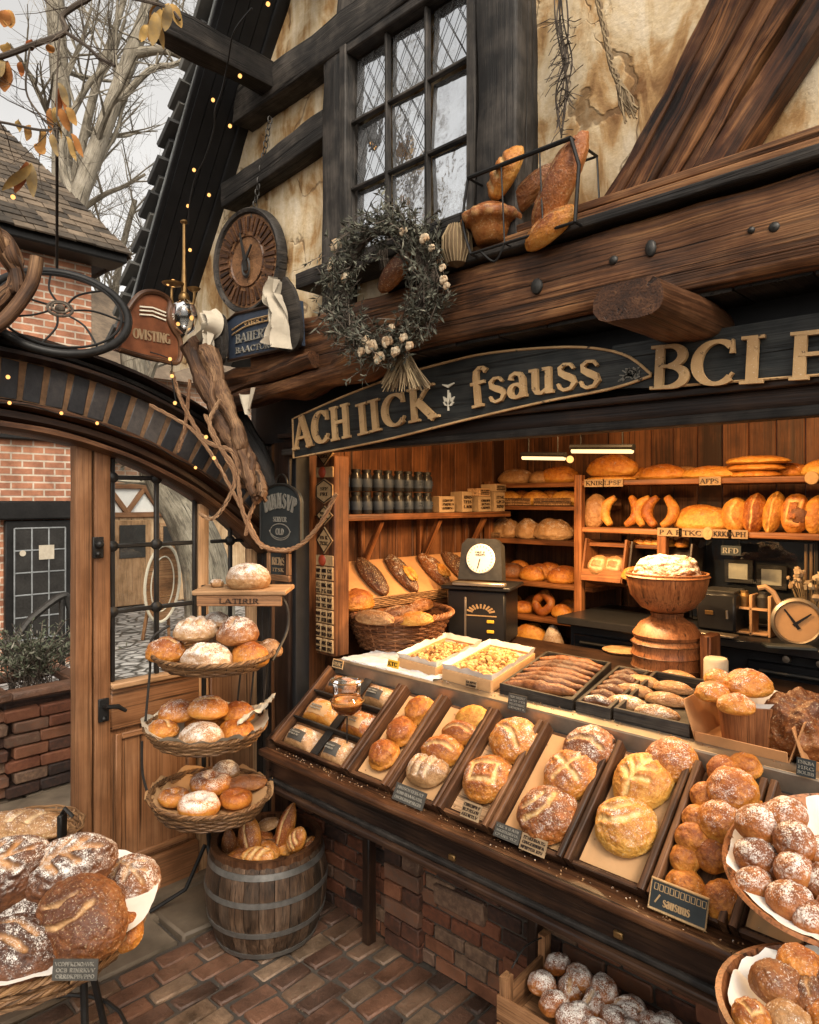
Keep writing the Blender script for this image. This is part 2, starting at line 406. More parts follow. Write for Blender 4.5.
def plaster():
    t = NT('stained_plaster'); o = t.n('NewGeometry').outputs['Position']
    a = t.noise(o, 3.2, 6, .62, .8); b = t.noise(t.mapping(o, (5, 5, 1.3)), 1.6, 5, .6, 1.2); f = t.noise(o, 45, 5, .6)
    c = t.ramp(t.math('ADD', t.math('MULTIPLY', a, .5), t.math('MULTIPLY', b, .5)), [(.36, (.18, .08, .026)), (.44, (.42, .25, .105)), (.505, (.60, .46, .28)), (.62, (.74, .63, .47))])
    c = t.mix(t.math('MULTIPLY', t.ramp(f, [(.4, (1, 1, 1)), (.6, (0, 0, 0))]), .18), c, (.3, .2, .1))
    vd = t.n('VectorMath', {0: o, 1: t.n('VectorMath', {0: t.n('TexNoise', {'Vector': o, 'Scale': 2.5, 'Detail': 4}).outputs['Color'], 'Scale': .5}, operation='SCALE').outputs[0]}, operation='ADD').outputs[0]
    cr = t.n('TexVoronoi', {'Vector': vd, 'Scale': 2.1}, feature='DISTANCE_TO_EDGE').outputs[0]
    cr = t.ramp(t.math('ADD', cr, t.math('MULTIPLY', t.math('SUBTRACT', a, .5), .12)), [(.0, (1, 1, 1)), (.010, (0, 0, 0))])
    c = t.mix(t.math('MULTIPLY', cr, .55), c, (.12, .07, .035))
    return t.done(c, .85, t.math('SUBTRACT', t.math('ADD', t.math('MULTIPLY', f, .5), a), t.math('MULTIPLY', cr, .6)), .55, .012)
M['plaster'] = plaster()
def far_brick(name, c1, c2, mort, plane, sc=1.0):
    """brickwork on a distant wall; plane names the two axes the courses run along"""
    t = NT(name); o = t.n('NewGeometry').outputs['Position']; x = t.n('SeparateXYZ', {0: o})
    v = t.n('CombineXYZ', {0: x.outputs[plane], 1: x.outputs[2], 2: 0.0}).outputs[0]
    b = t.n('TexBrick', {'Vector': v, 'Color1': (*c1, 1), 'Color2': (*c2, 1), 'Mortar': (*mort, 1), 'Scale': 1.0, 'Mortar Size': .011 * sc, 'Brick Width': .24 * sc, 'Row Height': .085 * sc, 'Mortar Smooth': .2})
    n = t.noise(o, 4, 6, .65); n2 = t.noise(o, 40, 4)
    c = t.mix(1.0, b.outputs[0], t.ramp(n, [(.3, (.45, .42, .4)), (.65, (1.1, 1.05, 1))]), 'MULTIPLY')
    return t.done(c, .85, t.math('SUBTRACT', n2, b.outputs[1]), .6, .01)
M['far_brick'] = far_brick('house_brick', (.50, .23, .13), (.34, .15, .09), (.58, .50, .40), 1)
M['far_brick2'] = far_brick('street_brick', (.62, .38, .25), (.5, .30, .20), (.66, .58, .48), 1)
# ------------------------------------------------------------------ bread
def bread_mat(name, lo, mid, hi, slash, flour=0.0, speck=0.0):
    t = NT('crust_' + name); k = t.rnd(); off = t.n('CombineXYZ', {0: t.math('MULTIPLY', k, 31), 1: t.math('MULTIPLY', k, 17), 2: 0.0}).outputs[0]
    o = t.n('VectorMath', {0: t.obj(), 1: off}, operation='ADD').outputs[0]
    big = t.noise(o, 13, 5, .6); fine = t.noise(o, 120, 4, .65); med = t.noise(o, 42, 5, .65)
    ht = t.attr('tone', 'Fac'); sl = t.attr('sl', 'Fac')
    f = t.math('ADD', t.math('MULTIPLY', ht, .55), t.math('MULTIPLY', big, .55))
    f = t.math('ADD', f, t.math('MULTIPLY', t.math('SUBTRACT', med, .5), .9))
    f = t.math('ADD', f, t.math('MULTIPLY', t.math('SUBTRACT', fine, .5), .55))
    f = t.math('ADD', f, t.math('MULTIPLY', t.math('SUBTRACT', k, .5), .22))
    c = t.ramp(f, [(.18, lo), (.5, mid), (.86, hi)])
    c = t.mix(t.math('MULTIPLY', sl, t.math('ADD', .55, t.math('MULTIPLY', med, .6)), None, True), c, slash)
    if speck:
        c = t.mix(t.math('MULTIPLY', t.ramp(t.noise(o, 170, 2), [(.6, (0, 0, 0)), (.68, (1, 1, 1))]), speck), c, (.75, .6, .36))
    nz = t.n('SeparateXYZ', {0: t.n('NewGeometry').outputs['Normal']}).outputs[2]
    up = t.n('MapRange', {0: nz, 1: .05, 2: .75, 3: 0.0, 4: 1.0}, clamp=True).outputs[0]
    if flour:
        g = t.math('ADD', t.math('MULTIPLY', t.noise(o, 26, 6, .72), .5), t.math('MULTIPLY', t.noise(o, 260, 3, .65), .5))
        g = t.n('MapRange', {0: g, 1: .60 - flour * .20, 2: .69 - flour * .185, 3: 0.0, 4: .9}, clamp=True).outputs[0]
        g = t.math('MULTIPLY', g, t.math('MULTIPLY', up, t.math('SUBTRACT', 1.0, t.math('MULTIPLY', sl, .6))))
        c = t.mix(g, c, (.74, .70, .64))
    h = t.math('ADD', t.math('MULTIPLY', med, .7), t.math('MULTIPLY', fine, .45))
    return t.done(c, t.math('ADD', .30, t.math('MULTIPLY', fine, .42)), h, .85, .008, Specular_IOR_Level=.42)
BM = {
 'gold': ((.48, .235, .045), (.43, .155, .018), (.19, .047, .007), (.66, .44, .18)),
 'yellow': ((.54, .30, .07), (.50, .235, .036), (.32, .105, .014), (.70, .50, .20)),
 'brown': ((.28, .115, .03), (.185, .060, .013), (.075, .022, .006), (.46, .27, .12)),
 'dark': ((.20, .075, .022), (.115, .038, .011), (.04, .013, .005), (.44, .22, .08)),
 'russet': ((.36, .145, .035), (.29, .088, .014), (.12, .031, .006), (.58, .36, .14)),
 'tan': ((.40, .235, .11), (.30, .155, .06), (.17, .075, .027), (.56, .40, .23)),
}
_bm = {}
def bmat(kind, flour=0.0, speck=0.0):
    key = (kind, round(flour, 2), speck)
    if key not in _bm: _bm[key] = bread_mat('%s_%d' % (kind, len(_bm)), *BM[kind], flour=flour, speck=speck)
    return _bm[key]
def seg_d(p, a, b):
    ax, ay = b[0] - a[0], b[1] - a[1]; t = max(0, min(1, ((p[0] - a[0]) * ax + (p[1] - a[1]) * ay) / (ax * ax + ay * ay)))
    return math.hypot(p[0] - a[0] - ax * t, p[1] - a[1] - ay * t)
SL = {   # scoring patterns in the unit disc
 'none': [],
 'single': [[(-.62, -.1), (-.2, .08), (.25, .08), (.66, -.1)]],
 'cross': [[(-.6, 0), (.6, 0)], [(0, -.6), (0, .6)]],
 'leaf': [[(-.75, -.05), (0, .08), (.75, .0)], [(-.4, .02), (-.12, .5)], [(-.05, .08), (.25, .52)], [(-.3, 0), (-.05, -.45)], [(.1, .07), (.38, -.38)], [(.35, .06), (.56, .36)]],
 'diag': [[(-.62, -.45), (-.38, .5)], [(-.2, -.6), (.05, .6)], [(.25, -.6), (.5, .5)]],
 'long': [[(-.8, .04), (-.3, -.06), (.3, .06), (.8, -.02)]],
 'two': [[(-.55, .25), (0, .38), (.55, .25)], [(-.55, -.2), (0, -.08), (.55, -.2)]],
 'curve': [[(-.5, -.5), (-.1, -.35), (.2, 0), (.3, .5)], [(-.62, -.1), (-.3, .1), (-.1, .5)]],
 'square': [[(-.5, -.3), (.5, -.42)], [(.5, -.42), (.55, .35)], [(.55, .35), (-.45, .45)], [(-.45, .45), (-.5, -.3)]],
}
_lm = {}
def loaf(style, mat, a=.1, b=.1, h=.07, sub=5, seed=0, sw=.085, lump=.05, bulge=.32, deep=.10, point=0.0, bend=0.0, layers=0):
    key = (style, mat.name, round(a, 3), round(b, 3), round(h, 3), sub, seed, sw, lump, bulge, point, bend, layers)
    if key in _lm: return _lm[key]
    bm = bmesh.new(); bmesh.ops.create_icosphere(bm, subdivisions=sub, radius=1)
    rnd = random.Random(seed * 31 + 5); off = Vector((rnd.uniform(-50, 50), rnd.uniform(-50, 50), rnd.uniform(-50, 50)))
    V = []; sls = []; hts = []
    for q in bm.verts:
        p = q.co.copy(); x, y, z = p
        d = 9.0
        if z > -.2:
            for s in SL[style]:
                for i in range(len(s) - 1):
                    wob = fbm(Vector((x * 2.5, y * 2.5, 0)) + off, 2) * .05
                    d = min(d, abs(seg_d((x, y), s[i], s[i + 1]) + wob))
        sl = math.exp(-(d / sw) ** 4) if d < 2 else 0
        lip = math.exp(-((d - sw * 2.0) / (sw * .8)) ** 2) if d < 2 else 0
        k = 1 + lump * fbm(p * 1.6 + off, 3) + .020 * fbm(p * 7 + off, 2) + .010 * noise.noise(p * 19 + off) - deep * sl + deep * .4 * lip
        if layers: k += .035 * math.cos(z * PI * layers + .6 * fbm(p * 2 + off, 1))
        zz = z if z > 0 else z * bulge * 1.6
        # flatten the base, swell the side just above it
        zz = max(zz, -bulge)
        zt = (zz + bulge) / (1 + bulge)
        px, py = x, y
        if point: py = y * (1 - point * abs(x) ** 2.2)
        P = Vector((px * a * k, py * b * k, zt * h * (k if z > 0 else 1)))
        if bend: P.y += bend * (P.x / a) ** 2 * a
        V.append(P); sls.append(sl * (.8 + .5 * noise.noise(p * 5 + off))); hts.append(max(0, min(1, zt)))
    F = [tuple(v.index for v in f.verts) for f in bm.faces]; bm.free()
    me = bpy.data.meshes.new('bread'); me.from_pydata(V, [], F); me.materials.append(mat)
    at = me.attributes.new('sl', 'FLOAT', 'POINT'); at.data.foreach_set('value', sls)
    at = me.attributes.new('tone', 'FLOAT', 'POINT'); at.data.foreach_set('value', hts)
    at = me.attributes.new('gc', 'FLOAT_VECTOR', 'POINT'); at.data.foreach_set('vector', [c for p in V for c in p])
    me.polygons.foreach_set('use_smooth', [True] * len(me.polygons)); me.update()
    _lm[key] = me; return me
def curved(mat, pts, rs, seed=0, ribs=0, flat=1.0, n=14, sub=5, seam=False):
    """rolled pastry or ring: a swollen tube along a path"""
    key = ('c', mat.name, tuple(map(tuple, pts)), tuple(rs), seed, ribs, flat)
    if key in _lm: return _lm[key]
    closed = (Vector(pts[0]) - Vector(pts[-1])).length < 1e-6
    P = smooth(pts[:-1] if closed else pts, sub, closed); N = len(P); K = len(rs)
    mb = MB(); rr = []
    for i in range(N):
        x = i / (N if closed else N - 1) * (K if closed else K - 1); j = int(x); t = x - j
        rr.append(rs[j % K] * (1 - t) + rs[(j + 1) % K if closed else min(j + 1, K - 1)] * t)
        if ribs: rr[-1] *= 1 + .13 * abs(math.sin(ribs * PI * i / N)) - .06
    mb.tube(P, rr, n, closed); off = Vector((seed * 3.1, 1, 2))
    zs = [p.z for p in mb.v]; z0 = min(zs)
    V = []
    for p in mb.v:
        d = .1 * fbm(p * 22 + off, 3); q = p.copy(); q.z = (q.z - z0) * flat
        V.append(q + Vector((d * .03, d * .03, d * .03)))
    z1 = max(p.z for p in V) or 1
    me = bpy.data.meshes.new('pastry'); me.from_pydata(V, [], mb.f); me.materials.append(mat)
    sl = [0.0] * len(V)
    if ribs: sl = [max(0, 1 - abs(math.sin(ribs * PI * (i // n) / N)) * 3) * .15 for i in range(len(V))]
    at = me.attributes.new('sl', 'FLOAT', 'POINT'); at.data.foreach_set('value', sl)
    at = me.attributes.new('tone', 'FLOAT', 'POINT'); at.data.foreach_set('value', [max(0, min(1, p.z / z1)) for p in V])
    at = me.attributes.new('gc', 'FLOAT_VECTOR', 'POINT'); at.data.foreach_set('vector', [c for p in V for c in p])
    me.polygons.foreach_set('use_smooth', [True] * len(me.polygons)); me.update()
    _lm[key] = me; return me
def put(me, name, label, cat, loc, spin=0, tilt=None, sc=1.0, group=None):
    """stand a bread with its base centre at loc; tilt = up direction of what it lies on"""
    o = bpy.data.objects.new(name, me); COL.objects.link(o)
    Q = Matrix.Rotation(R(spin), 4, 'Z')
    if tilt is not None: Q = Vector((0, 0, 1)).rotation_difference(Vector(tilt)).to_matrix().to_4x4() @ Q
    s3 = sc if isinstance(sc, (tuple, list)) else (sc, sc, sc)
    o.matrix_world = T(loc) @ Q @ Matrix.Diagonal((*s3, 1)); WORLD[o.name] = Vector(loc)
    return tag(o, label, cat, group)
# ------------------------------------------------------------------ lettering (drawn with a broad pen)
def serif(x, y, w, d=1): return ([(x - w / 2, y + .03 * d), (x + w / 2, y + .03 * d)], .06)
def bowl(cx, cy, rx, ry, a0, a1, thick, thin, n=18):
    pts = arc((cx, cy), rx, a0, a1, n, ry); ws = []
    for i in range(n + 1):
        a = R(a0 + (a1 - a0) * i / n); ws.append(thin + (thick - thin) * abs(math.cos(a)) ** 1.3)
    return (pts, ws)
def stem(x, y0, y1, w=.17): return ([(x, y0), (x, y1)], w)
def glyph(c):
    if c == 'A': return [([(.06, 0), (.42, 1)], .08), ([(.40, 1), (.76, 0)], .18), ([(.2, .33), (.62, .33)], .07), serif(.06, 0, .26), serif(.76, 0, .32)], .92
    if c == 'B': return [stem(.17, 0, 1), bowl(.34, .745, .24, .22, -90, 90, .18, .07), bowl(.34, .265, .29, .23, -90, 90, .19, .07), ([(.1, .965), (.36, .965)], .07), ([(.17, .51), (.36, .51)], .06), ([(.1, .035), (.36, .035)], .07), serif(.14, 0, .26), serif(.14, 1, .26, -1)], .74
    if c == 'C': return [bowl(.43, .5, .34, .46, 48, 312, .2, .07, 26), ([(.68, .98), (.68, .68)], [.03, .09]), ([(.62, .12), (.70, .26)], [.05, .05])], .82
    if c == 'F': return [stem(.17, 0, 1, .2), ([(.1, .96), (.62, .96)], .08), ([(.61, 1), (.63, .72)], [.1, .04]), ([(.17, .52), (.48, .52)], .07), ([(.47, .66), (.47, .38)], .05), serif(.17, 0, .28), serif(.14, 1, .24, -1)], .72
    if c == 'H': return [stem(.17, 0, 1), stem(.66, 0, 1), ([(.17, .52), (.66, .52)], .08)] + [serif(x, y, .32, d) for x in (.17, .66) for y, d in ((0, 1), (1, -1))], .86
    if c == 'I': return [stem(.18, 0, 1, .19), serif(.18, 0, .36), serif(.18, 1, .36, -1)], .42
    if c == 'K': return [stem(.17, 0, 1), ([(.2, .42), (.66, 1)], .08), ([(.3, .56), (.74, 0)], .19), serif(.17, 0, .32), serif(.17, 1, .32, -1), serif(.66, 1, .26, -1), serif(.74, 0, .3)], .86
    if c == 'D': return [stem(.17, 0, 1), bowl(.26, .5, .42, .46, -90, 90, .19, .07), ([(.1, .96), (.28, .96)], .08), ([(.1, .04), (.28, .04)], .08)], .8
    if c == 'N': return [stem(.14, 0, 1, .1), stem(.68, 0, 1, .1), ([(.14, 1), (.68, 0)], .18), serif(.14, 0, .28), serif(.14, 1, .28, -1), serif(.68, 1, .28, -1)], .84
    if c == 'P': return [stem(.17, 0, 1), bowl(.34, .72, .26, .24, -90, 90, .18, .07), ([(.1, .965), (.36, .965)], .07), ([(.17, .49), (.36, .49)], .06), serif(.17, 0, .34)], .7
    if c == 'R': return [stem(.17, 0, 1), bowl(.34, .74, .26, .22, -90, 90, .18, .07), ([(.1, .965), (.36, .965)], .07), ([(.17, .52), (.36, .52)], .06), ([(.36, .5), (.68, 0)], .18), serif(.17, 0, .32), serif(.7, 0, .22)], .8
    if c == 'E': return [stem(.17, 0, 1), ([(.1, .96), (.6, .96)], .08), ([(.17, .52), (.48, .52)], .07), ([(.1, .04), (.62, .04)], .08), ([(.59, 1), (.61, .76)], [.09, .04]), ([(.61, 0), (.63, .26)], [.09, .04])], .72
    if c == 'T': return [stem(.36, 0, 1), ([(.04, .96), (.68, .96)], .08), ([(.06, 1), (.04, .74)], [.09, .04]), ([(.66, 1), (.68, .74)], [.09, .04]), serif(.36, 0, .34)], .74
    if c == 'L': return [stem(.17, 0, 1), ([(.1, .04), (.6, .04)], .08), ([(.58, 0), (.61, .28)], [.09, .04]), serif(.17, 1, .32, -1)], .68
    if c == 'O': return [bowl(.42, .5, .34, .46, 0, 360, .19, .07, 30)], .84
    if c == 'S': return [([(.58, .78), (.48, .94), (.30, .96), (.14, .84), (.16, .66), (.34, .53), (.52, .42), (.60, .25), (.48, .07), (.28, .04), (.12, .14), (.08, .28)], [.05, .07, .08, .11, .15, .19, .19, .14, .1, .08, .07, .05])], .7
    if c == 'V': return [([(.06, 1), (.4, 0)], .18), ([(.40, 0), (.72, 1)], .08), serif(.06, 1, .3, -1), serif(.72, 1, .24, -1)], .78
    if c == 'G': return [bowl(.43, .5, .34, .46, 48, 330, .2, .07, 26), stem(.72, .02, .46, .14), serif(.68, .44, .3, -1)], .86
    if c == 'Y': return [stem(.38, 0, .5), ([(.06, 1), (.38, .45)], .17), ([(.38, .45), (.7, 1)], .08), serif(.38, 0, .32)], .76
    if c == 'f': return [stem(.2, 0, .78, .15), ([(.2, .74), (.22, .9), (.32, .99), (.44, .97), (.5, .88)], [.15, .14, .09, .09, .13]), ([(.04, .62), (.44, .62)], .07), serif(.2, 0, .32)], .5
    if c == 's': return [([(.42, .50), (.34, .61), (.2, .62), (.1, .54), (.12, .43), (.25, .35), (.38, .28), (.44, .17), (.36, .05), (.2, .02), (.1, .08), (.06, .18)], [.05, .06, .06, .09, .12, .14, .14, .11, .07, .06, .06, .05])], .52
    if c == 'a': return [stem(.42, 0, .46, .14), ([(.42, .44), (.36, .58), (.24, .62), (.13, .57), (.11, .47)], [.14, .1, .07, .08, .11]), bowl(.25, .18, .16, .16, 40, 330, .13, .06), ([(.42, .04), (.52, .03)], .06)], .58
    if c == 'u': return [stem(.14, .14, .62, .14), stem(.47, 0, .62, .14), ([(.14, .16), (.19, .05), (.3, .02), (.47, .14)], [.14, .1, .07, .06]), serif(.09, .62, .18, -1), serif(.42, .62, .18, -1), serif(.52, 0, .16)], .64
    return [], .4
def lettering(mb, text, M, h, width=None, depth=.006, path=None, z=0.0):
    """text along local x (or along path: t -> (x, y, angle)), cap height h"""
    adv = [glyph(c)[1] for c in text]; tot = sum(adv); k = (width / (tot * h)) if width else 1.0; x = 0; n = 0
    for c, a in zip(text, adv):
        st, _ = glyph(c)
        for pts, ws in st:
            n += 1
            if path:
                px, py, an = path((x + a / 2) / tot); ca, sa = math.cos(an), math.sin(an)
                P = [(px + ((q[0] - a / 2) * h * k) * ca - q[1] * h * sa, py + ((q[0] - a / 2) * h * k) * sa + q[1] * h * ca) for q in pts]
            else: P = [((x + q[0]) * h * k, q[1] * h) for q in pts]
            W = [w * h * 1.18 for w in ws] if isinstance(ws, list) else ws * h * 1.18
            mb.ribbon(P, W, M, z, z + depth + .00025 * (n % 9))
        x += a
def scribble(mb, M, w, h, rows, seed=0, depth=.0015, z=0.0, lw=1.0):
    """small hand lettering too small to read"""
    rd = random.Random(seed); rh = h / rows
    for r in range(rows):
        ch = rh * .62; y = -h / 2 + rh * (rows - r - .82); n = max(3, int(w / (ch * .78) * rd.uniform(.75, .98)))
        t = ''.join(rd.choice('ACHIKBFDNPRETLOSVG  ') for k in range(n)).strip()
        x = -w / 2 + rd.uniform(0, .04) * w
        if t: lettering(mb, t, M @ T(x, y, 0), ch, min(w * .96, w / 2 - x), depth, None, z)
def weave(mb, prof, n=48, rows=12, amp=.006, r=.005, c=(0, 0, 0), sx=1, sy=1, sides=5, stakes=True, res=2, Mx=None):
    """basketwork: strands that go over and under upright stakes; prof(t) -> (radius, z)"""
    Mt = T(c) @ (Mx if Mx else Matrix())
    for i in range(rows):
        R_, z = prof(i / (rows - 1)); P = []
        for j in range(n * res):
            a = 2 * PI * j / (n * res); q = R_ + amp * math.cos(PI * j / res + PI * i)
            P.append(Mt @ Vector((q * math.cos(a) * sx, q * math.sin(a) * sy, z + .0015 * noise.noise(Vector((j * .3, i, 0))))))
        mb.tube(P, r, sides, True)
    if stakes:
        for j in range(n):
            a = 2 * PI * j / n; P = []
            for i in range(7):
                R_, z = prof(i / 6); P.append(Mt @ Vector((R_ * math.cos(a) * sx, R_ * math.sin(a) * sy, z)))
            mb.tube(P, r * .8, 4)
def braid(mb, R_, z, n=70, r=.009, c=(0, 0, 0), sx=1, sy=1, Mx=None):
    Mt = T(c) @ (Mx if Mx else Matrix())
    for ph in (0, PI * 2 / 3, PI * 4 / 3):
        P = []
        for j in range(n * 4):
            a = 2 * PI * j / (n * 4); t = a * n / 3 + ph
            q = R_ + r * .8 * math.cos(t)
            P.append(Mt @ Vector((q * math.cos(a) * sx, q * math.sin(a) * sy, z + r * .8 * math.sin(t))))
        mb.tube(P, r * .75, 5, True)
SKY_STRENGTH = 0.12; SUN_ENERGY = 1.8; LAMP_W = 36.0; ADDED_BULB_W = 28.0; STRIP_W = 13.0
# ------------------------------------------------------------------ the bakery building
B = thing('bakery_building', 'half-timbered bakery with stained cream plaster, black timbers and an open shop front', 'building', (-1.5, 2.28, 0))
WY = 2.28; UY = 2.12
def roof_x(z): return -3.86 + (z - 3.16) / 1.4
mb = MB()
def wallpt(a, b):
    z = 2.80 + b * 2.6; x0 = roof_x(z) - .05; x = x0 + (1.6 - x0) * a
    return (x, UY + .012 * fbm(Vector((x * 2, z * 2, 3)), 3), z)
mb.grid(wallpt, 90, 50); mb.build('wall', M['plaster'], B)
# timbers of the upper storey: each a part
def timber(p0, p1, w, h, mat='grey_timber', up=(0, 1, 0), name='timber', **k):
    m = MB(); m.beam(p0, p1, w, h, up, **k); return m.build(name, M[mat], B)
timber((-2.44, 2.08, 2.86), (-2.44, 2.08, 4.06), .13, .13, rough=.012)                    # post left of the window
timber((-1.495, 2.06, 2.86), (-1.495, 2.06, 5.3), .17, .15, rough=.014)                   # post right of the window
timber((-3.22, 2.07, 4.06), (-1.5, 2.07, 4.09), .17, .15, rough=.02, bow=.01)          # head beam
timber((-3.36, 2.08, 3.645), (-2.50, 2.08, 3.72), .13, .12, rough=.02)                 # rail
timber((-2.33, 2.08, 4.16), (-2.28, 2.08, 5.2), .15, .12, rough=.016)
timber((-3.5, 2.08, 4.72), (-1.4, 2.08, 4.72), .15, .12, rough=.016)
timber((-4.0, 2.09, 3.03), (-2.43, 2.09, 5.23), .10, .07, mat='soot', rough=.012)  # timber along the roof slope
timber((.15, 2.07, 2.86), (.15, 2.07, 4.9), .18, .13, rough=.014)
timber((.95, 2.07, 2.86), (.95, 2.07, 4.9), .18, .13, rough=.014)
# the great split brace
m = MB(); m.beam((-.985, 2.065, 2.88), (-.12, 2.065, 4.138), .24, .10, (0, -1, 0), rough=.022, seg=.022, rnd=.2); m.build('brace', M['brace'], B)
m = MB(); m.beam((-.80, 2.06, 2.88), (.03, 2.06, 3.93), .075, .10, (0, -1, 0), rough=.008, seg=.04); m.build('brace', M['brace'], B)
m = MB(); m.beam((-1.10, 2.085, 2.90), (-.27, 2.085, 4.11), .05, .06, (0, -1, 0), rough=.022, seg=.03, rnd=.5); m.build('brace', M['board'], B)
for o_, w_ in ((-.045, .018), (.02, .012), (.07, .022)):      # raised splits along the slab
    m = MB(); m.beam((-.985 + o_ * 1.3, 2.012, 2.93 - o_ * .3), (-.52 + o_ * 1.3, 2.012, 3.58 - o_ * .3), w_, .02, (0, -1, 0), rough=.012, seg=.02, rnd=.6); m.build('split', M['beam' if w_ < .02 else 'brace'], B)
for k, (x, z, w) in enumerate(((-.72, 3.46, .13), (-.60, 3.38, .12))):
    m = MB(); m.box((x, 1.93, z), (w, .03, .05), rot('Y', 38), .006)
    for sx in (-.4, .4): m.ball((x + sx * w * .8, 1.913, z - sx * w * .6), .01, 8, 5)
    m.build('iron_strap', M['iron'], B)
# window
W0, W1, Z0, Z1 = -2.365, -1.60, 3.05, 3.97
m = MB(); d = .045
for x in (W0 + d / 2, W1 - d / 2): m.box((x, 2.045, (Z0 + Z1) / 2), (d, .09, Z1 - Z0 + .05), None, .006)
for z in (Z0, Z1): m.box(((W0 + W1) / 2, 2.045, z), (W1 - W0 - 2 * d - .002, .085, d), None, .006)
win = m.build('window', M['grey_timber'], B)
cw = (W1 - W0 - 2 * d) / 3; rh = (Z1 - Z0 - d) / 3
m = MB()
for i in (1, 2): m.box((W0 + d + cw * i, 2.04, (Z0 + Z1) / 2), (.015, .03, Z1 - Z0 - d - .003), None, .005)
for j in (1, 2): m.box(((W0 + W1) / 2, 2.042, Z0 + d / 2 + rh * j), (W1 - W0 - 2 * d - .004, .026, .014), None, .004)
m.build('glazing_bar', M['grey_timber'], win)
for i in range(3):
    for j in range(3):
        x0 = W0 + d + cw * i + .011; z0 = Z0 + d / 2 + rh * j + .01; w = cw - .022; h = rh - .02
        m = MB(); tl = rv(.012)
        m.grid(lambda a, b: (x0 + w * a, 2.062 + tl.x * (a - .5) + tl.z * (b - .5) + .002 * noise.noise(Vector((x0 + a * 3, b * 3, z0))), z0 + h * b), 8, 8)
        p = m.build('pane', M['leaded'], win)
        m = MB(); q = 4
        for s in (range(-q, q + 1) if j == 2 or (j == 1 and i < 2) else ()):      # diamond leading
            for sg in (1, -1):
                pts = []
                for t in range(21):
                    a = t / 20; b = (s + .5) / 2.2 + sg * a * 1.35
                    if sg < 0: b += 1.0
                    if 0 <= b <= 1: pts.append((x0 + w * a, 2.055, z0 + h * b))
                if len(pts) > 1: m.tube(pts, .0017, 4)
        if m.v: m.build('leading', M['iron'], win)
m = MB(); m.beam((-2.6, 2.02, 3.0), (-1.62, 2.02, 3.0), .16, .07, (0, 0, 1), rough=.008); m.build('window_sill', M['black_timber'], B)
# roof verge: soffit, barge board, slates
def slope(y, t, off): # t along slope from the foot; off = perpendicular outward
    L = 3.2; x = -4.02 + t * L * .581; z = 2.936 + t * L * .8137
    return Vector((x - .8137 * off, y, z + .581 * off))
m = MB(); V = []
for k in range(5):
    y0 = 1.80 + k * .064
    q = [slope(y0, -.02, 0), slope(y0 + .06, -.02, 0), slope(y0 + .06, 1, 0), slope(y0, 1, 0)]
    q2 = [p + Vector((-.8137, 0, .581)) * .03 for p in q]
    m.add(q + q2, [(3, 2, 1, 0), (4, 5, 6, 7), (0, 1, 5, 4), (1, 2, 6, 5), (2, 3, 7, 6), (3, 0, 4, 7)], [Vector((i * 3.0, k, 0)) for i in (0, 0, 1, 1, 0, 0, 1, 1)])
m.build('soffit', M['soot'], B)
m = MB(); m.beam(slope(1.79, -.03, .02), slope(1.79, 1, .02), .02, .035, (0, 1, 0), rough=.004); m.build('barge_board', M['soot'], B)
m = MB(); m.beam(slope(1.775, -.03, .03), slope(1.775, 1, .03), .016, .014, (0, 1, 0), rough=.003, seg=.1); m.build('verge_trim', M['grey_trim'], B)
roofm = MB()
for r in range(34):
    for c in range(6):
        t = r / 34 * 1.02 - .03; y = 1.80 + c * .17 + (r % 2) * .03
        L = .15
        p = slope(y, t, .10); q = slope(y, t + L / 3.2, .055)
        roofm.beam(p + rv(.007), q + rv(.005), .165, .030, (-.81, 0, .58), rough=.007, seg=.05, tone=random.random())
roofm.build('roof', M['slate'], B)
m = MB(); m.beam((-2.92, 2.1, 4.09), (-2.92, 1.42, 4.09), .11, .13, rough=.01); m.build('purlin', M['black_timber'], B)
m = MB(); m.beam((-2.55, 2.1, 4.55), (-2.55, 1.5, 4.55), .11, .12, rough=.01); m.build('purlin', M['black_timber'], B)
# jetty: bressummer, cornice and dark underside
m = MB(); m.beam((-3.0, 2.10, 2.715), (1.6, 2.10, 2.715), .27, .25, rough=.013, seg=.03, rnd=.22); m.build('jetty_beam', M['beam'], B)
for dx, z, y, h in ((-.95, 2.862, 2.015, .035), (-.9, 2.90, 2.035, .03), (-.95, 2.935, 2.05, .03)):
    m = MB(); m.beam((-2.05 + (z - 2.86), y, z), (1.6, y, z), .16 if h > .032 else .12, h, rough=.005, seg=.09, rnd=.5); m.build('cornice', M['black_timber' if h > .032 else 'beam'], B)
m = MB(); m.beam((-3.32, 2.02, 2.50), (-2.0, 2.03, 2.60), .16, .09, rough=.035, seg=.04, rnd=.8); m.build('timber', M['beam'], B)
m = MB(); m.beam((-3.3, 2.0, 2.63), (-2.2, 2.0, 2.66), .10, .09, rough=.035, seg=.04, rnd=.9); m.build('timber', M['beam'], B)
m = MB(); m.beam((-3.25, 2.0, 2.58), (-2.45, 1.93, 2.63), .06, .06, rough=.03, seg=.04, rnd=.9); m.build('timber', M['beam'], B)
m = MB(); m.box((-.75, 2.24, 2.45), (5.1, .10, .30), None, .004); m.build('fascia', M['soot'], B)
m = MB()
for i in range(24): m.box((-3.2 + i * .2, 2.11, 2.583 + (i % 2) * .003), (.195, .20, .014), None, .002)
m.build('jetty_boards', M['black_timber'], B)
m = MB(); m.beam((-.86, 2.24, 2.525), (-.86, 1.72, 2.525), .20, .10, rough=.012, seg=.04, rnd=.8); m.build('beam_end', M['ledge'], B)
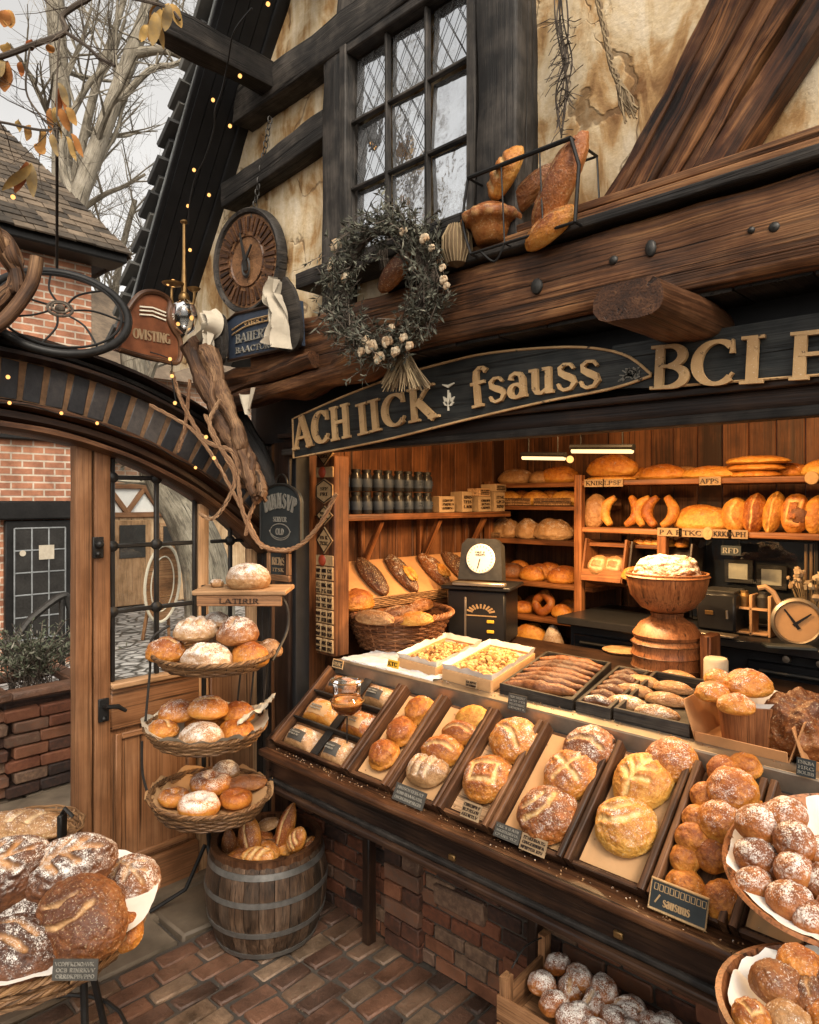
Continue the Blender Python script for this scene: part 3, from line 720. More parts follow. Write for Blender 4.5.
# lintel and mouldings over the opening
for y, z, w, h, mt in ((2.19, 2.292, .10, .085, 'apron'), (2.165, 2.245, .07, .030, 'black_timber'), (2.15, 2.325, .09, .022, 'apron'), (2.2, 2.36, .08, .03, 'black_timber')):
    m = MB(); m.beam((-2.97, y, z), (1.6, y, z), w, h, rough=.002, seg=.15, rnd=.3); m.build('lintel', M[mt], B)
# left pilaster and dark boarding in the corner
m = MB(); m.beam((-3.03, 2.23, 0), (-3.03, 2.23, 2.30), .13, .12, (0, 1, 0), rough=.003); m.build('pilaster', M['apron'], B)
m = MB(); m.beam((-2.962, 2.24, .62), (-2.962, 2.24, 2.235), .05, .09, (0, 1, 0), rough=.002); m.build('pilaster', M['soot'], B)
m = MB(); m.beam((-3.135, 2.25, 0), (-3.135, 2.25, 2.30), .07, .09, (0, 1, 0), rough=.004); m.build('pilaster', M['door'], B)
m = MB()
for i in range(6): m.box((-3.46 + i * .06, 2.31, 1.3), (.057, .05, 2.6), None, .004)
m.build('boarding', M['black_timber'], B)
# brickwork under the counter, with two piers
def brick_wall(x0, x1, y, z0, z1, bl=.20, bh=.075, dp=.06, g=.010, seed=0):
    m = MB(); rd = random.Random(seed); r = 0; z = z0
    while z < z1 - .01:
        h = min(bh, z1 - z) - g; x = x0 - (bl / 2 if r % 2 else 0)
        while x < x1:
            L = bl * rd.uniform(.96, 1.04)
            a = max(x, x0); b = min(x + L - g, x1)
            if b - a > .02: m.box(((a + b) / 2, y + rd.uniform(-.003, .003), z + h / 2), (b - a, dp, h), None, .005, rd.random(), .002)
            x += L
        z += bh; r += 1
    return m
m = brick_wall(-3.0, 1.5, 2.25, 0, .70, .17, .066, .06, .009, 3); pl = m.build('brick_plinth', M['brick'], B)
m = MB(); m.box((-.75, 2.262, .35), (4.5, .06, .70), None, .001); m.build('mortar_bed', M['mortar'], B)
for x, w in ((-2.17, .22), (-.75, .26)):
    m = MB(); rd = random.Random(int(x * 100)); z = 0; r = 0
    while z < .66:
        n = 2 if r % 2 else 1; bw = w / n
        for i in range(n): m.box((x - w / 2 + bw * (i + .5), 2.215 + rd.uniform(-.003, .003), z + .034), (bw - .008, .05, .066), None, .005, rd.random(), .0025)
        z += .075; r += 1
    m.build('brick_pier', M['brick'], B)
m = MB(); m.box((-1.86, 2.224, .335), (.27, .04, .09), None, .015, .9, .008); m.build('plinth_stone', M['brick'], B)
m = MB(); m.box((-1.50, 2.224, .12), (.26, .04, .20), None, .015, .55, .008); m.build('plinth_stone', M['brick'], B)
for x in (-2.33, -1.44):
    m = MB(); m.box((x, 2.15, .34), (.045, .05, .68), None, .005); m.build('counter_bracket', M['apron'], B)
# inside of the shop
m = MB()
for i in range(16): m.box((-3.08, 2.36 + .07 + i * .14, 1.45), (.025, .137, 2.7), None, .004)
m.build('inner_wall', M['panel'], B)
m = MB()
for i in range(34): m.box((-3.0 + i * .15, 4.36, 1.45), (.147, .025, 2.7), None, .004)
m.build('inner_wall', M['panel'], B)
m = MB(); m.box((1.95, 3.4, 1.45), (.05, 2.1, 2.7), None, .004); m.build('inner_wall', M['panel'], B)
m = MB(); m.box((-.6, 3.35, .03), (5.2, 2.1, .04), None, .004); m.build('shop_floor', M['panel'], B)
m = MB()
for i in range(11): m.box((-.6, 2.42 + i * .19, 2.80), (5.2, .187, .03), None, .004)
m.build('shop_ceiling', M['panel'], B)
# mosaic pillar at the left of the opening
tp = thing('tile_pillar', 'narrow pillar faced with patterned brown and cream tiles', 'pillar', (-2.852, 2.34, 1.2))
m = MB(); m.box((-2.852, 2.37, 1.71), (.155, .10, 1.04), None, .006); m.build('core', M['panel'], tp)
rd = random.Random(5); Z = 1.205
m = MB(); k = MB(); FT = FACE_S.copy()
rows = [('sq', .075)] * 6 + [('dot', .06), ('dia', .15), ('dia', .11), ('hex', .14), ('dot', .06), ('dia', .13)]
for kind, h in rows:
    zc = Z + h / 2
    if kind == 'sq':
        for sx in (-1, 0, 1):
            m.box((-2.852 + sx * .047, 2.318, zc), (.044, .012, h - .006), None, .003)
            scribble(k, T(-2.852 + sx * .047, 2.3115, zc) @ FT, .038, h - .014, 2, rd.randrange(999), .002)
    elif kind == 'dot':
        m.box((-2.852, 2.318, zc), (.14, .010, h - .006), None, .003)
    else:
        w = .068; hh = h / 2 - .005
        P = [(-w, 0), (0, hh), (w, 0), (0, -hh)] if kind == 'dia' else [(-w, -hh * .5), (-w, hh * .5), (0, hh), (w, hh * .5), (w, -hh * .5), (0, -hh)]
        m.plate(P, T(-2.852, 2.324, zc) @ FT, 0, .012)
        k.ribbon([(p[0] * .9, p[1] * .9) for p in P + P[:1]], .006, T(-2.852, 2.3118, zc) @ FT, 0, .0025)
        scribble(k, T(-2.852, 2.3118, zc) @ FT, w * 1.0, h * .4, 2, rd.randrange(999), .002)
    Z += h
m.build('tile', M['tan_mark'], tp); k.build('pattern', M['apron'], tp)
m = MB()
for z in (1.205 + .45 + .03, 1.205 + .45 + .06 + .15 + .11 + .14 + .03): m.ball((-2.867, 2.312, z), .03, 12, 8, (1, .35, 1))
m.build('boss', M['redfruit'], tp)

# ------------------------------------------------------------------ arched gateway with glazed door
GX = -3.36
G = thing('arched_gateway', 'dark arched gateway of black soldier bricks between moulded ribs, with a glazed oak door', 'gateway', (-3.4, .8, 0))
AC = (.8, .25)
def arch_pts(r, y0=-.72, y1=2.27, n=60):
    P = []
    a0 = math.acos(max(-1, min(1, (y1 - AC[0]) / r))); a1 = math.acos(max(-1, min(1, (y0 - AC[0]) / r)))
    for i in range(n + 1):
        a = a0 + (a1 - a0) * i / n; P.append((AC[0] + r * math.cos(a), AC[1] + r * math.sin(a)))
    return P
def arch_rib(r0, r1, x0, x1, mat, name='arch_rib'):
    m = MB(); P = arch_pts((r0 + r1) / 2); off = rv(9); V = []; Gc = []; F = []; n = len(P); L = 0
    cs = [(-.5, -.5), (-.5, .2), (-.3, .5), (.1, .5), (.5, .28), (.5, -.2), (.3, -.5)]
    q = len(cs)
    for i, (y, z) in enumerate(P):
        rr = Vector((y - AC[0], z - AC[1])).normalized()
        if i: L += .05
        for cx, cr in cs:
            d = cr * (r1 - r0) + .004 * noise.noise(Vector((i * .3, cx, cr)) + off)
            V.append(Vector(((x0 + x1) / 2 + cx * (x1 - x0), y + rr.x * d, z + rr.y * d))); Gc.append(Vector((L, cx * .2, cr * .2)) + off)
    for i in range(n - 1):
        for j in range(q): F.append((i * q + j, i * q + (j + 1) % q, (i + 1) * q + (j + 1) % q, (i + 1) * q + j))
    F += [tuple(range(q))[::-1], tuple((n - 1) * q + j for j in range(q))]
    m.add(V, F, Gc); return m.build(name, M[mat], G)
arch_rib(2.055, 2.10, -3.46, -3.30, 'ledge'); arch_rib(2.10, 2.155, -3.46, -3.335, 'apron'); arch_rib(2.155, 2.19, -3.46, -3.29, 'ledge')
arch_rib(2.375, 2.41, -3.46, -3.29, 'apron'); arch_rib(2.41, 2.45, -3.46, -3.33, 'black_timber'); arch_rib(2.45, 2.475, -3.46, -3.27, 'apron')
m = MB(); j = MB(); r = 2.283; nb = 44
a0 = math.acos((2.27 - AC[0]) / r); a1 = math.acos((-.72 - AC[0]) / r); da = .098 / r; a = a0 + da / 2
while a < a1:
    Mx = T(-3.40, AC[0] + r * math.cos(a), AC[1] + r * math.sin(a)) @ rot('X', math.degrees(a) - 90)
    m.box((0, 0, 0), (.10, .082, .18), Mx, .008, None, .002); a += da
V = arch_pts(2.195); V2 = arch_pts(2.37); jm = MB()
vs = [Vector((-3.353, y, z)) for y, z in V] + [Vector((-3.353, y, z)) for y, z in V2]
n = len(V); jm.add(vs, [(i, i + 1, n + i + 1, n + i) for i in range(n - 1)])
bo = m.build('soldier_course', M['soldier'], G); jm.build('joint', M['joint'], G)
m = MB(); m.box((-3.38, -.80, .9), (.16, .2, 1.8), None, .01); m.build('jamb', M['door'], G)
def arch_z(y, r=2.06): return AC[1] + math.sqrt(r * r - (y - AC[0]) ** 2)
DX = -3.41
dm = MB()
dm.beam((DX, 1.30, 0), (DX, 1.30, arch_z(1.26)), .075, .07, (1, 0, 0), rough=.003)
door = dm.build('door', M['door'], G)
def dpart(fn, name, mat='door'):
    m = MB(); fn(m); return m.build(name, M[mat], door)
dpart(lambda m: m.beam((DX + .012, 1.385, 0), (DX + .012, 1.385, arch_z(1.36)), .075, .05, (1, 0, 0), rough=.003), 'stile')
dpart(lambda m: m.beam((DX, 1.925, 0), (DX, 1.925, arch_z(1.92)), .06, .05, (1, 0, 0), rough=.003), 'stile', 'board')
dpart(lambda m: m.box((DX + .004, 1.66, .985), (.06, .47, .20), None, .008), 'lock_rail')
dpart(lambda m: m.box((DX + .016, 1.66, 1.10), (.075, .47, .03), None, .008), 'glazing_sill', 'board')
dpart(lambda m: m.box((DX + .004, 1.66, .10), (.06, .47, .20), None, .008), 'kick_rail')
dpart(lambda m: m.box((DX - .01, 1.66, .54), (.03, .468, .68), None, .004), 'door_panel')
def fr(m):
    for y in (1.47, 1.85): m.box((DX + .013, y, .54), (.02, .03, .64), None, .006)
    for z in (.235, .845): m.box((DX + .0135, 1.66, z), (.02, .35, .03), None, .006)
dpart(fr, 'panel_moulding')
def mt(m):
    for y in (1.446, 1.672, 1.885):
        m.box((DX, y, (1.115 + arch_z(y)) / 2), (.022, .024, arch_z(y) - 1.115), None, .005)
    for z in (1.455, 1.775, 2.11):
        for y0, y1 in ((1.459, 1.659), (1.685, 1.872)):
            if z < arch_z(y1): m.box((DX, (y0 + y1) / 2, z), (.02, y1 - y0, .022), None, .005)
        for y in (1.446, 1.672): m.lathe([(0, .022), (.012, .02), (.027, .012), (.03, 0), (.027, -.012), (0, -.02)], 12, (DX, y, z), rot('Y', 90))
dpart(mt, 'muntin', 'black')
def gl(m, y0, y1, zb):
    n = 10; P = [(y0, zb), (y1, zb)] + [(y1 + (y0 - y1) * i / n, arch_z(y1 + (y0 - y1) * i / n) - .01) for i in range(n + 1)]
    m.add([Vector((DX - .006, y, z)) for y, z in P], [tuple(range(len(P)))])
dpart(lambda m: gl(m, 1.42, 1.90, 1.10), 'pane', 'glass')
def hd(m):
    m.box((DX + .048, 1.385, 1.0), (.012, .05, .11), None, .005); m.tube([(DX + .05, 1.385, 1.02), (DX + .10, 1.385, 1.025), (DX + .105, 1.43, 1.02), (DX + .10, 1.47, .99)], [.011, .011, .012, .009], 8)
    m.ball((DX + .055, 1.385, .96), .012)
dpart(hd, 'handle', 'black')
def lt(m):
    m.box((DX + .046, 1.36, 1.775), (.014, .05, .10), None, .006); m.ball((DX + .065, 1.36, 1.79), .02, 10, 7); m.ball((DX + .06, 1.355, 1.745), .013)
dpart(lt, 'latch', 'black')
# sidelight between door and shop wall
m = MB(); m.box((DX + .004, 2.10, .54), (.05, .27, 1.08), None, .006); sl_ = m.build('sidelight', M['door'], G)
m = MB(); m.beam((DX, 2.235, 0), (DX, 2.235, arch_z(2.24)), .05, .05, (1, 0, 0), rough=.003); m.build('stile', M['board'], sl_)
m = MB(); m.box((DX, 2.10, (1.1 + arch_z(2.1)) / 2), (.02, .02, arch_z(2.1) - 1.1), None, .004)
for z in (1.455, 1.775): m.box((DX, 2.10, z), (.018, .24, .02), None, .004); m.lathe([(0, .022), (.012, .02), (.027, .012), (.03, 0), (.027, -.012), (0, -.02)], 12, (DX, 2.10, z), rot('Y', 90))
m.build('muntin', M['black'], sl_)
m = MB(); gl(m, 1.955, 2.21, 1.08); m.build('pane', M['glass'], sl_)
# ------------------------------------------------------------------ the display counter
CX0, CX1 = -2.70, 1.2
C = thing('display_counter', 'long dark wooden shop counter with sloped tray front, steel edge and moulded apron', 'counter', (-.8, 2.1, .66))
def cpart(name, mat, fn): m = MB(); fn(m); return m.build(name, M[mat] if isinstance(mat, str) else mat, C)
def apr(m):
    m.beam((CX0, 1.90, .765), (CX1, 1.90, .765), .05, .13, rough=.002, seg=.2)
    m.box(((CX0 + CX1) / 2, 2.05, .70), (CX1 - CX0, .34, .03), None, .004)
cpart('apron', 'apron', apr)
for y, z, w, h, mt_ in ((1.872, .692, .06, .028, 'apron'), (1.885, .716, .05, .02, 'black_timber'), (1.868, .822, .05, .02, 'apron')):
    cpart('moulding', mt_, lambda m: m.beam((CX0 - .01, y, z), (CX1, y, z), w, h, rough=.002, seg=.2, rnd=.6))
cpart('ledge', 'ledge', lambda m: m.beam((CX0 - .015, 1.868, .848), (CX1, 1.868, .848), .10, .032, rough=.004, seg=.06, rnd=.6))
NS = Vector((0, -math.sin(R(39)), math.cos(R(39)))); US = Vector((0, math.cos(R(39)), math.sin(R(39)))); SP0 = Vector((0, 1.90, .862))
RS = rot('X', 39)
SLN = (Vector((0, 2.25, 1.145)) - SP0).length
cpart('sloped_bed', 'black_timber', lambda m: m.box(SP0 + US * SLN / 2 + Vector(((CX0 + CX1) / 2, 0, 0)) - NS * .012, (CX1 - CX0 - .01, SLN, .02), RS, .003))
cpart('end_panel', 'apron', lambda m: m.plate([(1.86, .70), (2.28, .70), (2.28, 1.16), (2.24, 1.16), (1.86, .90)], Matrix(((0, 0, 1, CX0 - .004), (1, 0, 0, 0), (0, 1, 0, 0), (0, 0, 0, 1))), -.012, .012))
def band(m):
    m.box(((CX0 + CX1) / 2, 2.262, 1.168), (CX1 - CX0 + .02, .02, .062), None, .006); m.box(((CX0 + CX1) / 2, 2.30, 1.195), (CX1 - CX0 + .02, .09, .012), None, .004)
cpart('steel_edge', 'steel', band)
cpart('lower_edge', 'apron', lambda m: m.box(((CX0 + CX1) / 2, 2.27, 1.126), (CX1 - CX0, .03, .018), None, .004))
cpart('counter_top', 'apron', lambda m: m.box(((CX0 + CX1) / 2, 2.87, 1.18), (CX1 - CX0, 1.10, .03), None, .004))
cpart('counter_back', 'panel', lambda m: m.box(((CX0 + CX1) / 2, 3.38, .60), (CX1 - CX0, .04, 1.1), None, .004))
if 0: cpart('light_strip', M['tubeglow'], lambda m: m.box(((CX0 + CX1) / 2, 2.305, 1.132), (CX1 - CX0 - .1, .012, .008), None, .002))
for x in (-1.60, -.97): cpart('latch', 'brass', lambda m: m.box((x, 1.872, .745), (.028, .012, .020), None, .004))
SEPX = [-2.69, -2.17, -1.93, -1.67, -1.44, -1.15, -.885, -.665, -.36, -.05]
GT = 'wooden trays on the sloped counter front'
TL = ['wide glass-fronted tray of wrapped breads at the far end of the counter', 'tray holding three creased golden rolls', 'narrow tray holding four golden rolls in a line', 'tray holding two round seeded loaves on paper',
      'tray holding three dusted loaves, the front one dark', 'tray with two big yellow scored loaves on brown paper', 'dark tray heaped with small golden knotted buns', 'tray lined with brown paper behind the big bowl', 'last tray on the counter beyond the big bowl']
SR = Matrix(((1, 0, 0), tuple([0, US.y, NS.y]), tuple([0, US.z, NS.z]))).to_4x4()
def sp(x, s, n): return SP0 + Vector((x, 0, 0)) + US * s + NS * n
trays = []
for i in range(9):
    x0, x1 = SEPX[i], SEPX[i + 1]; g = .003; cx = (x0 + x1) / 2
    t = thing('display_tray', TL[i], 'tray', sp(cx, SLN / 2, .001), GT)
    m = MB(); m.box(sp(cx, SLN / 2, .006), (x1 - x0 - 2 * g - .03, SLN - .03, .008), SR, .002); m.build('base', M['tray'], t)
    for sx, x in ((1, x0 + g + .011), (-1, x1 - g - .011)):
        m = MB(); m.beam(sp(x, 0.0, .032), sp(x, SLN - .012, .032), .020, .062, NS, rough=.003, seg=.06, rnd=.5); m.build('side', M['tray'], t)
    m = MB(); m.beam(sp(x0 + g + .023, .008, .022), sp(x1 - g - .023, .008, .022), .014, .038, NS, rough=.002, seg=.06); m.build('front', M['tray'], t)
    if i in (1, 2, 3, 4, 5, 7):
        m = MB(); s0, s1 = .03, SLN - .03
        m.grid(lambda a, b: sp(x0 + .03 + (x1 - x0 - .06) * a, s0 + (s1 - s0) * b, .0135 + .003 * abs(noise.noise(Vector((a * 4, b * 5, i)))) + .02 * max(0, abs(a - .5) * 2 - .85)), 14, 20)
        p = m.build('tray_paper', M['kraft' if i != 3 else 'board'], t)
    trays.append(t)
# front strip boards standing at tray fronts, kraft tongue of the yellow tray
# glass front on the wrapped-bread tray
t = trays[0]
def wrapped(u0, s0, w, h, label, kind):
    c = sp(u0, s0, .012); o = thing('wrapped_bread', label, 'bread', c, 'wrapped breads in the wide tray')
    m = MB(); m.grid(lambda a, b: sp(u0 + (a - .5) * w, s0 + (b - .5) * h, .012 + .060 * max(0, math.sin(PI * a) * math.sin(PI * b)) ** .45 + .004 * noise.noise(Vector((a * 9, b * 9, u0)))), 18, 14)
    m.build('loaf', bmat(kind, .45), o)
    m = MB(); m.grid(lambda a, b: sp(u0 + (a - .5) * w * .55, s0 - h * .1 + (b - .5) * h * .42, .0145 + .060 * max(0, math.sin(PI * (.225 + a * .55)) * math.sin(PI * (.19 + b * .42))) ** .45), 14, 8)
    p = m.build('wrapper', M['card' if kind != 'gold' else 'kraft'], o)
    m = MB(); scribble(m, SR and (T(sp(u0, s0 - h * .1, .0775)) @ SR), w * .36, h * .22, 2, int(u0 * 1000)); m.build('print', M['chalkmark'], o)
for k, (x, s, w, h, lb, kd) in enumerate(((-2.55, .07, .19, .11, 'wrapped loaf with black band at the front left corner of the wide tray', 'tan'), (-2.30, .07, .15, .12, 'wrapped flat bread with grey label at the front right of the wide tray', 'tan'),
        (-2.54, .22, .22, .12, 'long wrapped loaf in the middle left of the wide tray behind the jar', 'gold'), (-2.29, .22, .17, .12, 'sugar-dusted wrapped bread in the middle right of the wide tray', 'gold'),
        (-2.54, .37, .2, .1, 'wrapped bread at the back left of the wide tray', 'brown'), (-2.29, .37, .17, .1, 'wrapped bread with grey label at the back right of the wide tray', 'tan'))):
    wrapped(x, s, w, h, lb, kd)
def dv(m):
    for s in (.145, .30): m.beam(sp(-2.665, s, .03), sp(-2.195, s, .03), .008, .045, NS, rough=.001)
    m.beam(sp(-2.41, .02, .03), sp(-2.41, .44, .03), .045, .008, NS, rough=.001)
m = MB(); dv(m); m.build('divider', M['black_timber'], t)
# ---- breads lying on the slope, at their measured places
def on_slope(u, v, h, r=None):
    p = onP(u, v, SP0 + NS * (.016 + h * .5), NS); return p - NS * (h * .5)
def slope_bread(me, h, u, v, name, label, spin=0, sc=1.0, group=None, cat='bread', lift=0):
    p = onP(u, v, SP0 + NS * (.016 + h * .5 * (sc if not isinstance(sc, tuple) else sc[2]) + lift), NS) - NS * (h * .5 * (sc if not isinstance(sc, tuple) else sc[2]))
    return put(me, name, label, cat, p, spin, NS, sc, group)
g1 = 'creased golden rolls in the tray of three'
L3 = [loaf('none', bmat('gold', .12), .071, .071, .078, 5, s, lump=.05, layers=3) for s in (1, 2, 3)]
for (u, v, s, lb) in ((382, 752, 0, 'creased golden roll lowest of the three in its tray'), (400, 729, 1, 'creased golden roll between two others in the tray of three'), (418, 708, 2, 'creased golden roll at the top of the tray of three')):
    slope_bread(L3[s], .085, u, v, 'bread_roll', lb, 30 * s, .96, g1)
g2 = 'golden rolls in the narrow tray'
for (u, v, k, sc, lb) in ((426, 768, ('diag', 'tan', .45), 1.0, 'pale floury scored roll at the front of the narrow tray'), (441, 749, ('single', 'gold', .3), 1.0, 'dusted brown roll second from the front in the narrow tray'),
        (459, 731, ('single', 'gold', .25), .86, 'oval dusted roll second from the back in the narrow tray'), (471, 717, ('none', 'yellow', .0), .86, 'plain orange-gold roll at the back of the narrow tray')):
    slope_bread(loaf(k[0], bmat(k[1], k[2]), .098, .072, .085, 5, int(u), sw=.1), .085, u, v, 'bread_roll', lb, 12, sc * .93, g2)
g3 = 'round loaves in the counter trays'
RB = [(486, 776, 'square', 'gold', .3, .115, 'round seeded loaf with square scoring at the front of its tray'), (512, 737, 'single', 'gold', .42, .122, 'round floury loaf behind the square-scored one'),
      (546, 811, 'curve', 'russet', .40, .125, 'dark brown dusted loaf at the front of its tray, above two price cards'), (570, 771, 'cross', 'gold', .40, .122, 'dusted loaf with a pale gash, middle of the three'), (588, 746, 'single', 'russet', .45, .12, 'dusted brown loaf half hidden at the back of the tray of three'),
      (624, 822, 'curve', 'yellow', .40, .122, 'round pale yellow floury loaf at the front of its tray'), (641, 778, 'leaf', 'yellow', .22, .128, 'large bright yellow loaf with leaf scoring'), (670, 757, 'none', 'gold', .4, .10, 'dusted brown loaf at the back behind the bright yellow one')]
for i, (u, v, st, kd, fl, r, lb) in enumerate(RB):
    r = (27, 26.5, 31.5, 29.5, 27, 32, 31, 26)[i] * depth(on_slope(u, v, .08)) / 700; hh = r * .85
    slope_bread(loaf(st, bmat(kd, fl, .35 if kd != 'brown' else 0), r, r * .95, hh, 6, i + 20, sw=.085, deep=.07), hh, u, v, 'round_loaf', lb, (20, -30, 10, 60, 0, -25, 70, 0)[i], 1, g3)
g4 = 'golden knotted buns in the dark tray'
KB = [(684, 886, .062, 0), (722, 898, .066, 0), (685, 857, .052, .015), (711, 852, .06, .012), (692, 836, .054, .03), (720, 818, .078, .035), (696, 817, .048, .03), (731, 788, .085, .04), (705, 794, .05, .03), (747, 806, .05, .02), (722, 768, .05, .02), (744, 765, .052, .01)]
KL = ['small golden bun at the front left of the dark bun tray', 'golden bun at the front right corner of the dark bun tray, above the name card', 'small round bun near the left side of the dark tray, second row', 'round golden bun right in the second row of the dark tray',
      'golden bun in the middle left of the dark bun tray', 'large sugar-topped golden bun in the middle of the dark tray', 'small bun peeping out left of the large sugar-topped bun', 'largest brown sugar-topped bun near the top of the dark tray', 'small bun tucked left of the largest brown bun',
      'small bun pressed against the right side of the dark tray', 'bun at the top left of the dark tray under the steel edge', 'bun at the top right of the dark tray under the steel edge']
for i, (u, v, r, lf) in enumerate(KB):
    r = (19, 20, 15, 18, 16, 22, 14, 24, 14, 14, 15, 15)[i] * depth(on_slope(u, v, .06)) / 700
    slope_bread(loaf('none', bmat('gold', .4 if i in (5, 7) else .1), r * 1.06, r, r * 1.15, 5, i + 50, lump=.07), r * 1.15, u, v, 'knotted_bun', KL[i], i * 47, 1, g4, lift=lf)
# ---- price cards leaning on the ledge
def price_card(u, v, w, h, label, mat='card', mark='chalkmark', rows=3, Y=1.872, lean=28, frame_=None, seed=0, yaw=0, p=None):
    p = p or onY(u, v, Y); Mx = T(p) @ rot('Z', yaw) @ rot('X', -lean) @ FACE_S
    o = thing('price_card', label, 'price card', p - Vector((0, 0, h / 2)), 'price cards on the counter')
    m = MB(); m.plate([(-w / 2, -h / 2), (w / 2, -h / 2), (w / 2, h / 2), (-w / 2, h / 2)], Mx, -.004, 0); m.build('card', M[mat], o)
    m = MB()
    if rows: scribble(m, Mx, w * .9, h * .86, rows, seed); m.build('lettering', M[mark], o)
    if frame_:
        m = MB(); b = .005
        m.tube([Mx @ Vector(q) for q in ((-w / 2, -h / 2, 0), (w / 2, -h / 2, 0), (w / 2, h / 2, 0), (-w / 2, h / 2, 0))], .004, 6, True); m.build('edge', M[frame_], o)
    return o
price_card(409, 796, .155, .062, 'wide grey lettered card below the narrow tray of four rolls', rows=3, seed=1)
price_card(471, 811, .08, .055, 'small tan lettered card below the square-scored loaf', 'cardlight', 'apron', 3, seed=2)
price_card(507, 833, .10, .045, 'grey striped card left of a tan one below the dark loaf', rows=3, seed=3)
price_card(533, 845, .095, .05, 'tan card right of a grey one below the dark loaf', 'cardlight', 'apron', 3, seed=4)
o = price_card(678, 903, .155, .075, 'black card with gold squares over gold letters in front of the knotted buns', 'chalk', 'tan_mark', 0, 1.86, 20, 'tan_mark', 5)
m = MB(); Mx = T(onY(678, 903, 1.86)) @ rot('X', -20) @ FACE_S
for i in range(10): m.ribbon([(-.068 + i * .0145, .012), (-.068 + i * .0145, .028), (-.058 + i * .0145, .028), (-.058 + i * .0145, .012), (-.068 + i * .0145, .012)], .002, Mx, 0, .0012)
lettering(m, 'sausuus', Mx @ T(-.04, -.024, 0), .028, .075, .0012); m.ribbon([(-.062, -.02), (-.05, .002)], .004, Mx, 0, .0012); m.build('lettering', M['tan_mark'], o)
price_card(338, 664, .075, .036, 'small dark card with tan letters at the far end of the steel edge', 'chalk', 'tan_mark', 1, 2.246, 12, 'tan_mark', 6)
price_card(393, 664, .07, .034, 'bright yellow card beside the first tray of nuts', 'yellow', 'apron', 1, 2.246, 14, None, 7)
price_card(517, 703, .085, .062, 'grey lettered card clipped to the steel edge below the dark pastries', 'card', 'chalkmark', 4, 2.243, 8, None, 8)
price_card(806, 768, .05, .05, 'small black card clipped to the right end of the steel edge', 'chalk', 'chalkmark', 3, 2.243, 8, None, 9)
price_card(471, 684, .06, .03, 'tan label on the front of the second nut tray', 'cardlight', 'apron', 2, 2.30, 4, None, 10)
price_card(815, 945, .05, .06, 'black card edge hanging below the big bowl', 'chalk', 'tan_mark', 2, 1.80, 8, 'tan_mark', 11)
# ---- glass jar on a wire stem in front of the wrapped breads
jp = onY(347, 700, 1.955); J = thing('glass_jar', 'rounded glass jar with a brass rim on a thin wire stem', 'jar', (jp.x, jp.y, .866))
m = MB(); m.lathe([(0, -.06), (.04, -.056), (.066, -.03), (.072, 0), (.056, .016), (.06, .03), (.06, .065), (.066, .08)], 28, jp); m.build('bowl', M['jar_glass'], J)
m = MB(); m.lathe([(.066, -.003), (.071, 0), (.066, .003)], 28, jp + Vector((0, 0, .081)), None, None, 1, 1, True); m.lathe([(.0715, -.002), (.075, 0), (.0715, .002)], 28, jp + Vector((0, 0, .0)), None, None, 1, 1, True)
m.build('rim', M['brass'], J)
m = MB(); m.tube([jp + Vector((0, 0, -.06)), (jp.x, jp.y, .87)], .003, 6); m.lathe([(0, .006), (.03, .004), (.032, 0)], 16, (jp.x, jp.y, .866)); m.build('stem', M['black'], J)
m = MB(); m.lathe([(0, -.052), (.03, -.05), (.055, -.035), (.066, -.015), (.05, .005), (0, .012)], 24, jp); m.build('filling', bmat('gold', .3), J)
# ---- things on the upper counter
ZC = 1.197
def shear_tray(fl, fr, dv_, h, label, mat='tray', lining=None, name='pastry_tray', group=None, rim=.014):
    fl = Vector((*fl, ZC)); fr = Vector((*fr, ZC)); dv_ = Vector((*dv_, 0)); ex = (fr - fl)
    o = thing(name, label, 'tray', fl + ex / 2 + dv_ / 2, group)
    def wall(a, b, out):
        m = MB(); m.beam(a + Vector((0, 0, h / 2)), b + Vector((0, 0, h / 2)), rim, h, rough=.002, seg=.08); return m.build('side', M[mat], o)
    wall(fl, fr, 0); wall(fl + dv_, fr + dv_, 0); wall(fl + ex.normalized() * rim * .5, fl + dv_, 0); wall(fr - ex.normalized() * rim * .5, fr + dv_, 0)
    m = MB(); q = [fl, fr, fr + dv_, fl + dv_]; m.add([p + Vector((0, 0, .003)) for p in q] + [p + Vector((0, 0, .009)) for p in q], [(3, 2, 1, 0), (4, 5, 6, 7)]); m.build('base', M[mat], o)
    if lining:
        m = MB(); n = 40
        def edge(t):
            t = t % 1 * 4; i = int(t); f = t - i; return q[i] * (1 - f) + q[(i + 1) % 4] * f
        c = fl + ex / 2 + dv_ / 2
        m.grid(lambda a, b: (lambda p: (c + (p - c) * (.92 + .12 * b)) + Vector((0, 0, .012 + (h + .014 + .014 * noise.noise(Vector((a * 26, b, 1)))) * b)))(edge(a)), 80, 6)
        m.build('lining', M[lining], o)
    return o, (fl, ex, dv_)
def heap(fl, ex, dv_, h, n, r, name, label, mat):
    m = MB(); rd = random.Random(n)
    for i in range(n):
        a, b = rd.uniform(.08, .92), rd.uniform(.07, .93)
        z = h * (.5 + .5 * math.sin(PI * a) * math.sin(PI * b)) * rd.uniform(.75, 1.05)
        m.ball(fl + ex * a + dv_ * b + Vector((0, 0, z)), r * rd.uniform(.7, 1.2), 7, 5, (1, .8, .7), None, Matrix.Rotation(rd.uniform(0, 6), 4, Vector((rd.random(), rd.random(), rd.random()))), .5)
    m.grid(lambda a, b: fl + ex * (.05 + .9 * a) + dv_ * (.05 + .9 * b) + Vector((0, 0, h * .75 * (.5 + .5 * math.sin(PI * a) * math.sin(PI * b)))), 8, 8)
    o = m.build(name, M[mat], kind='stuff'); return tag(o, label, 'nuts')
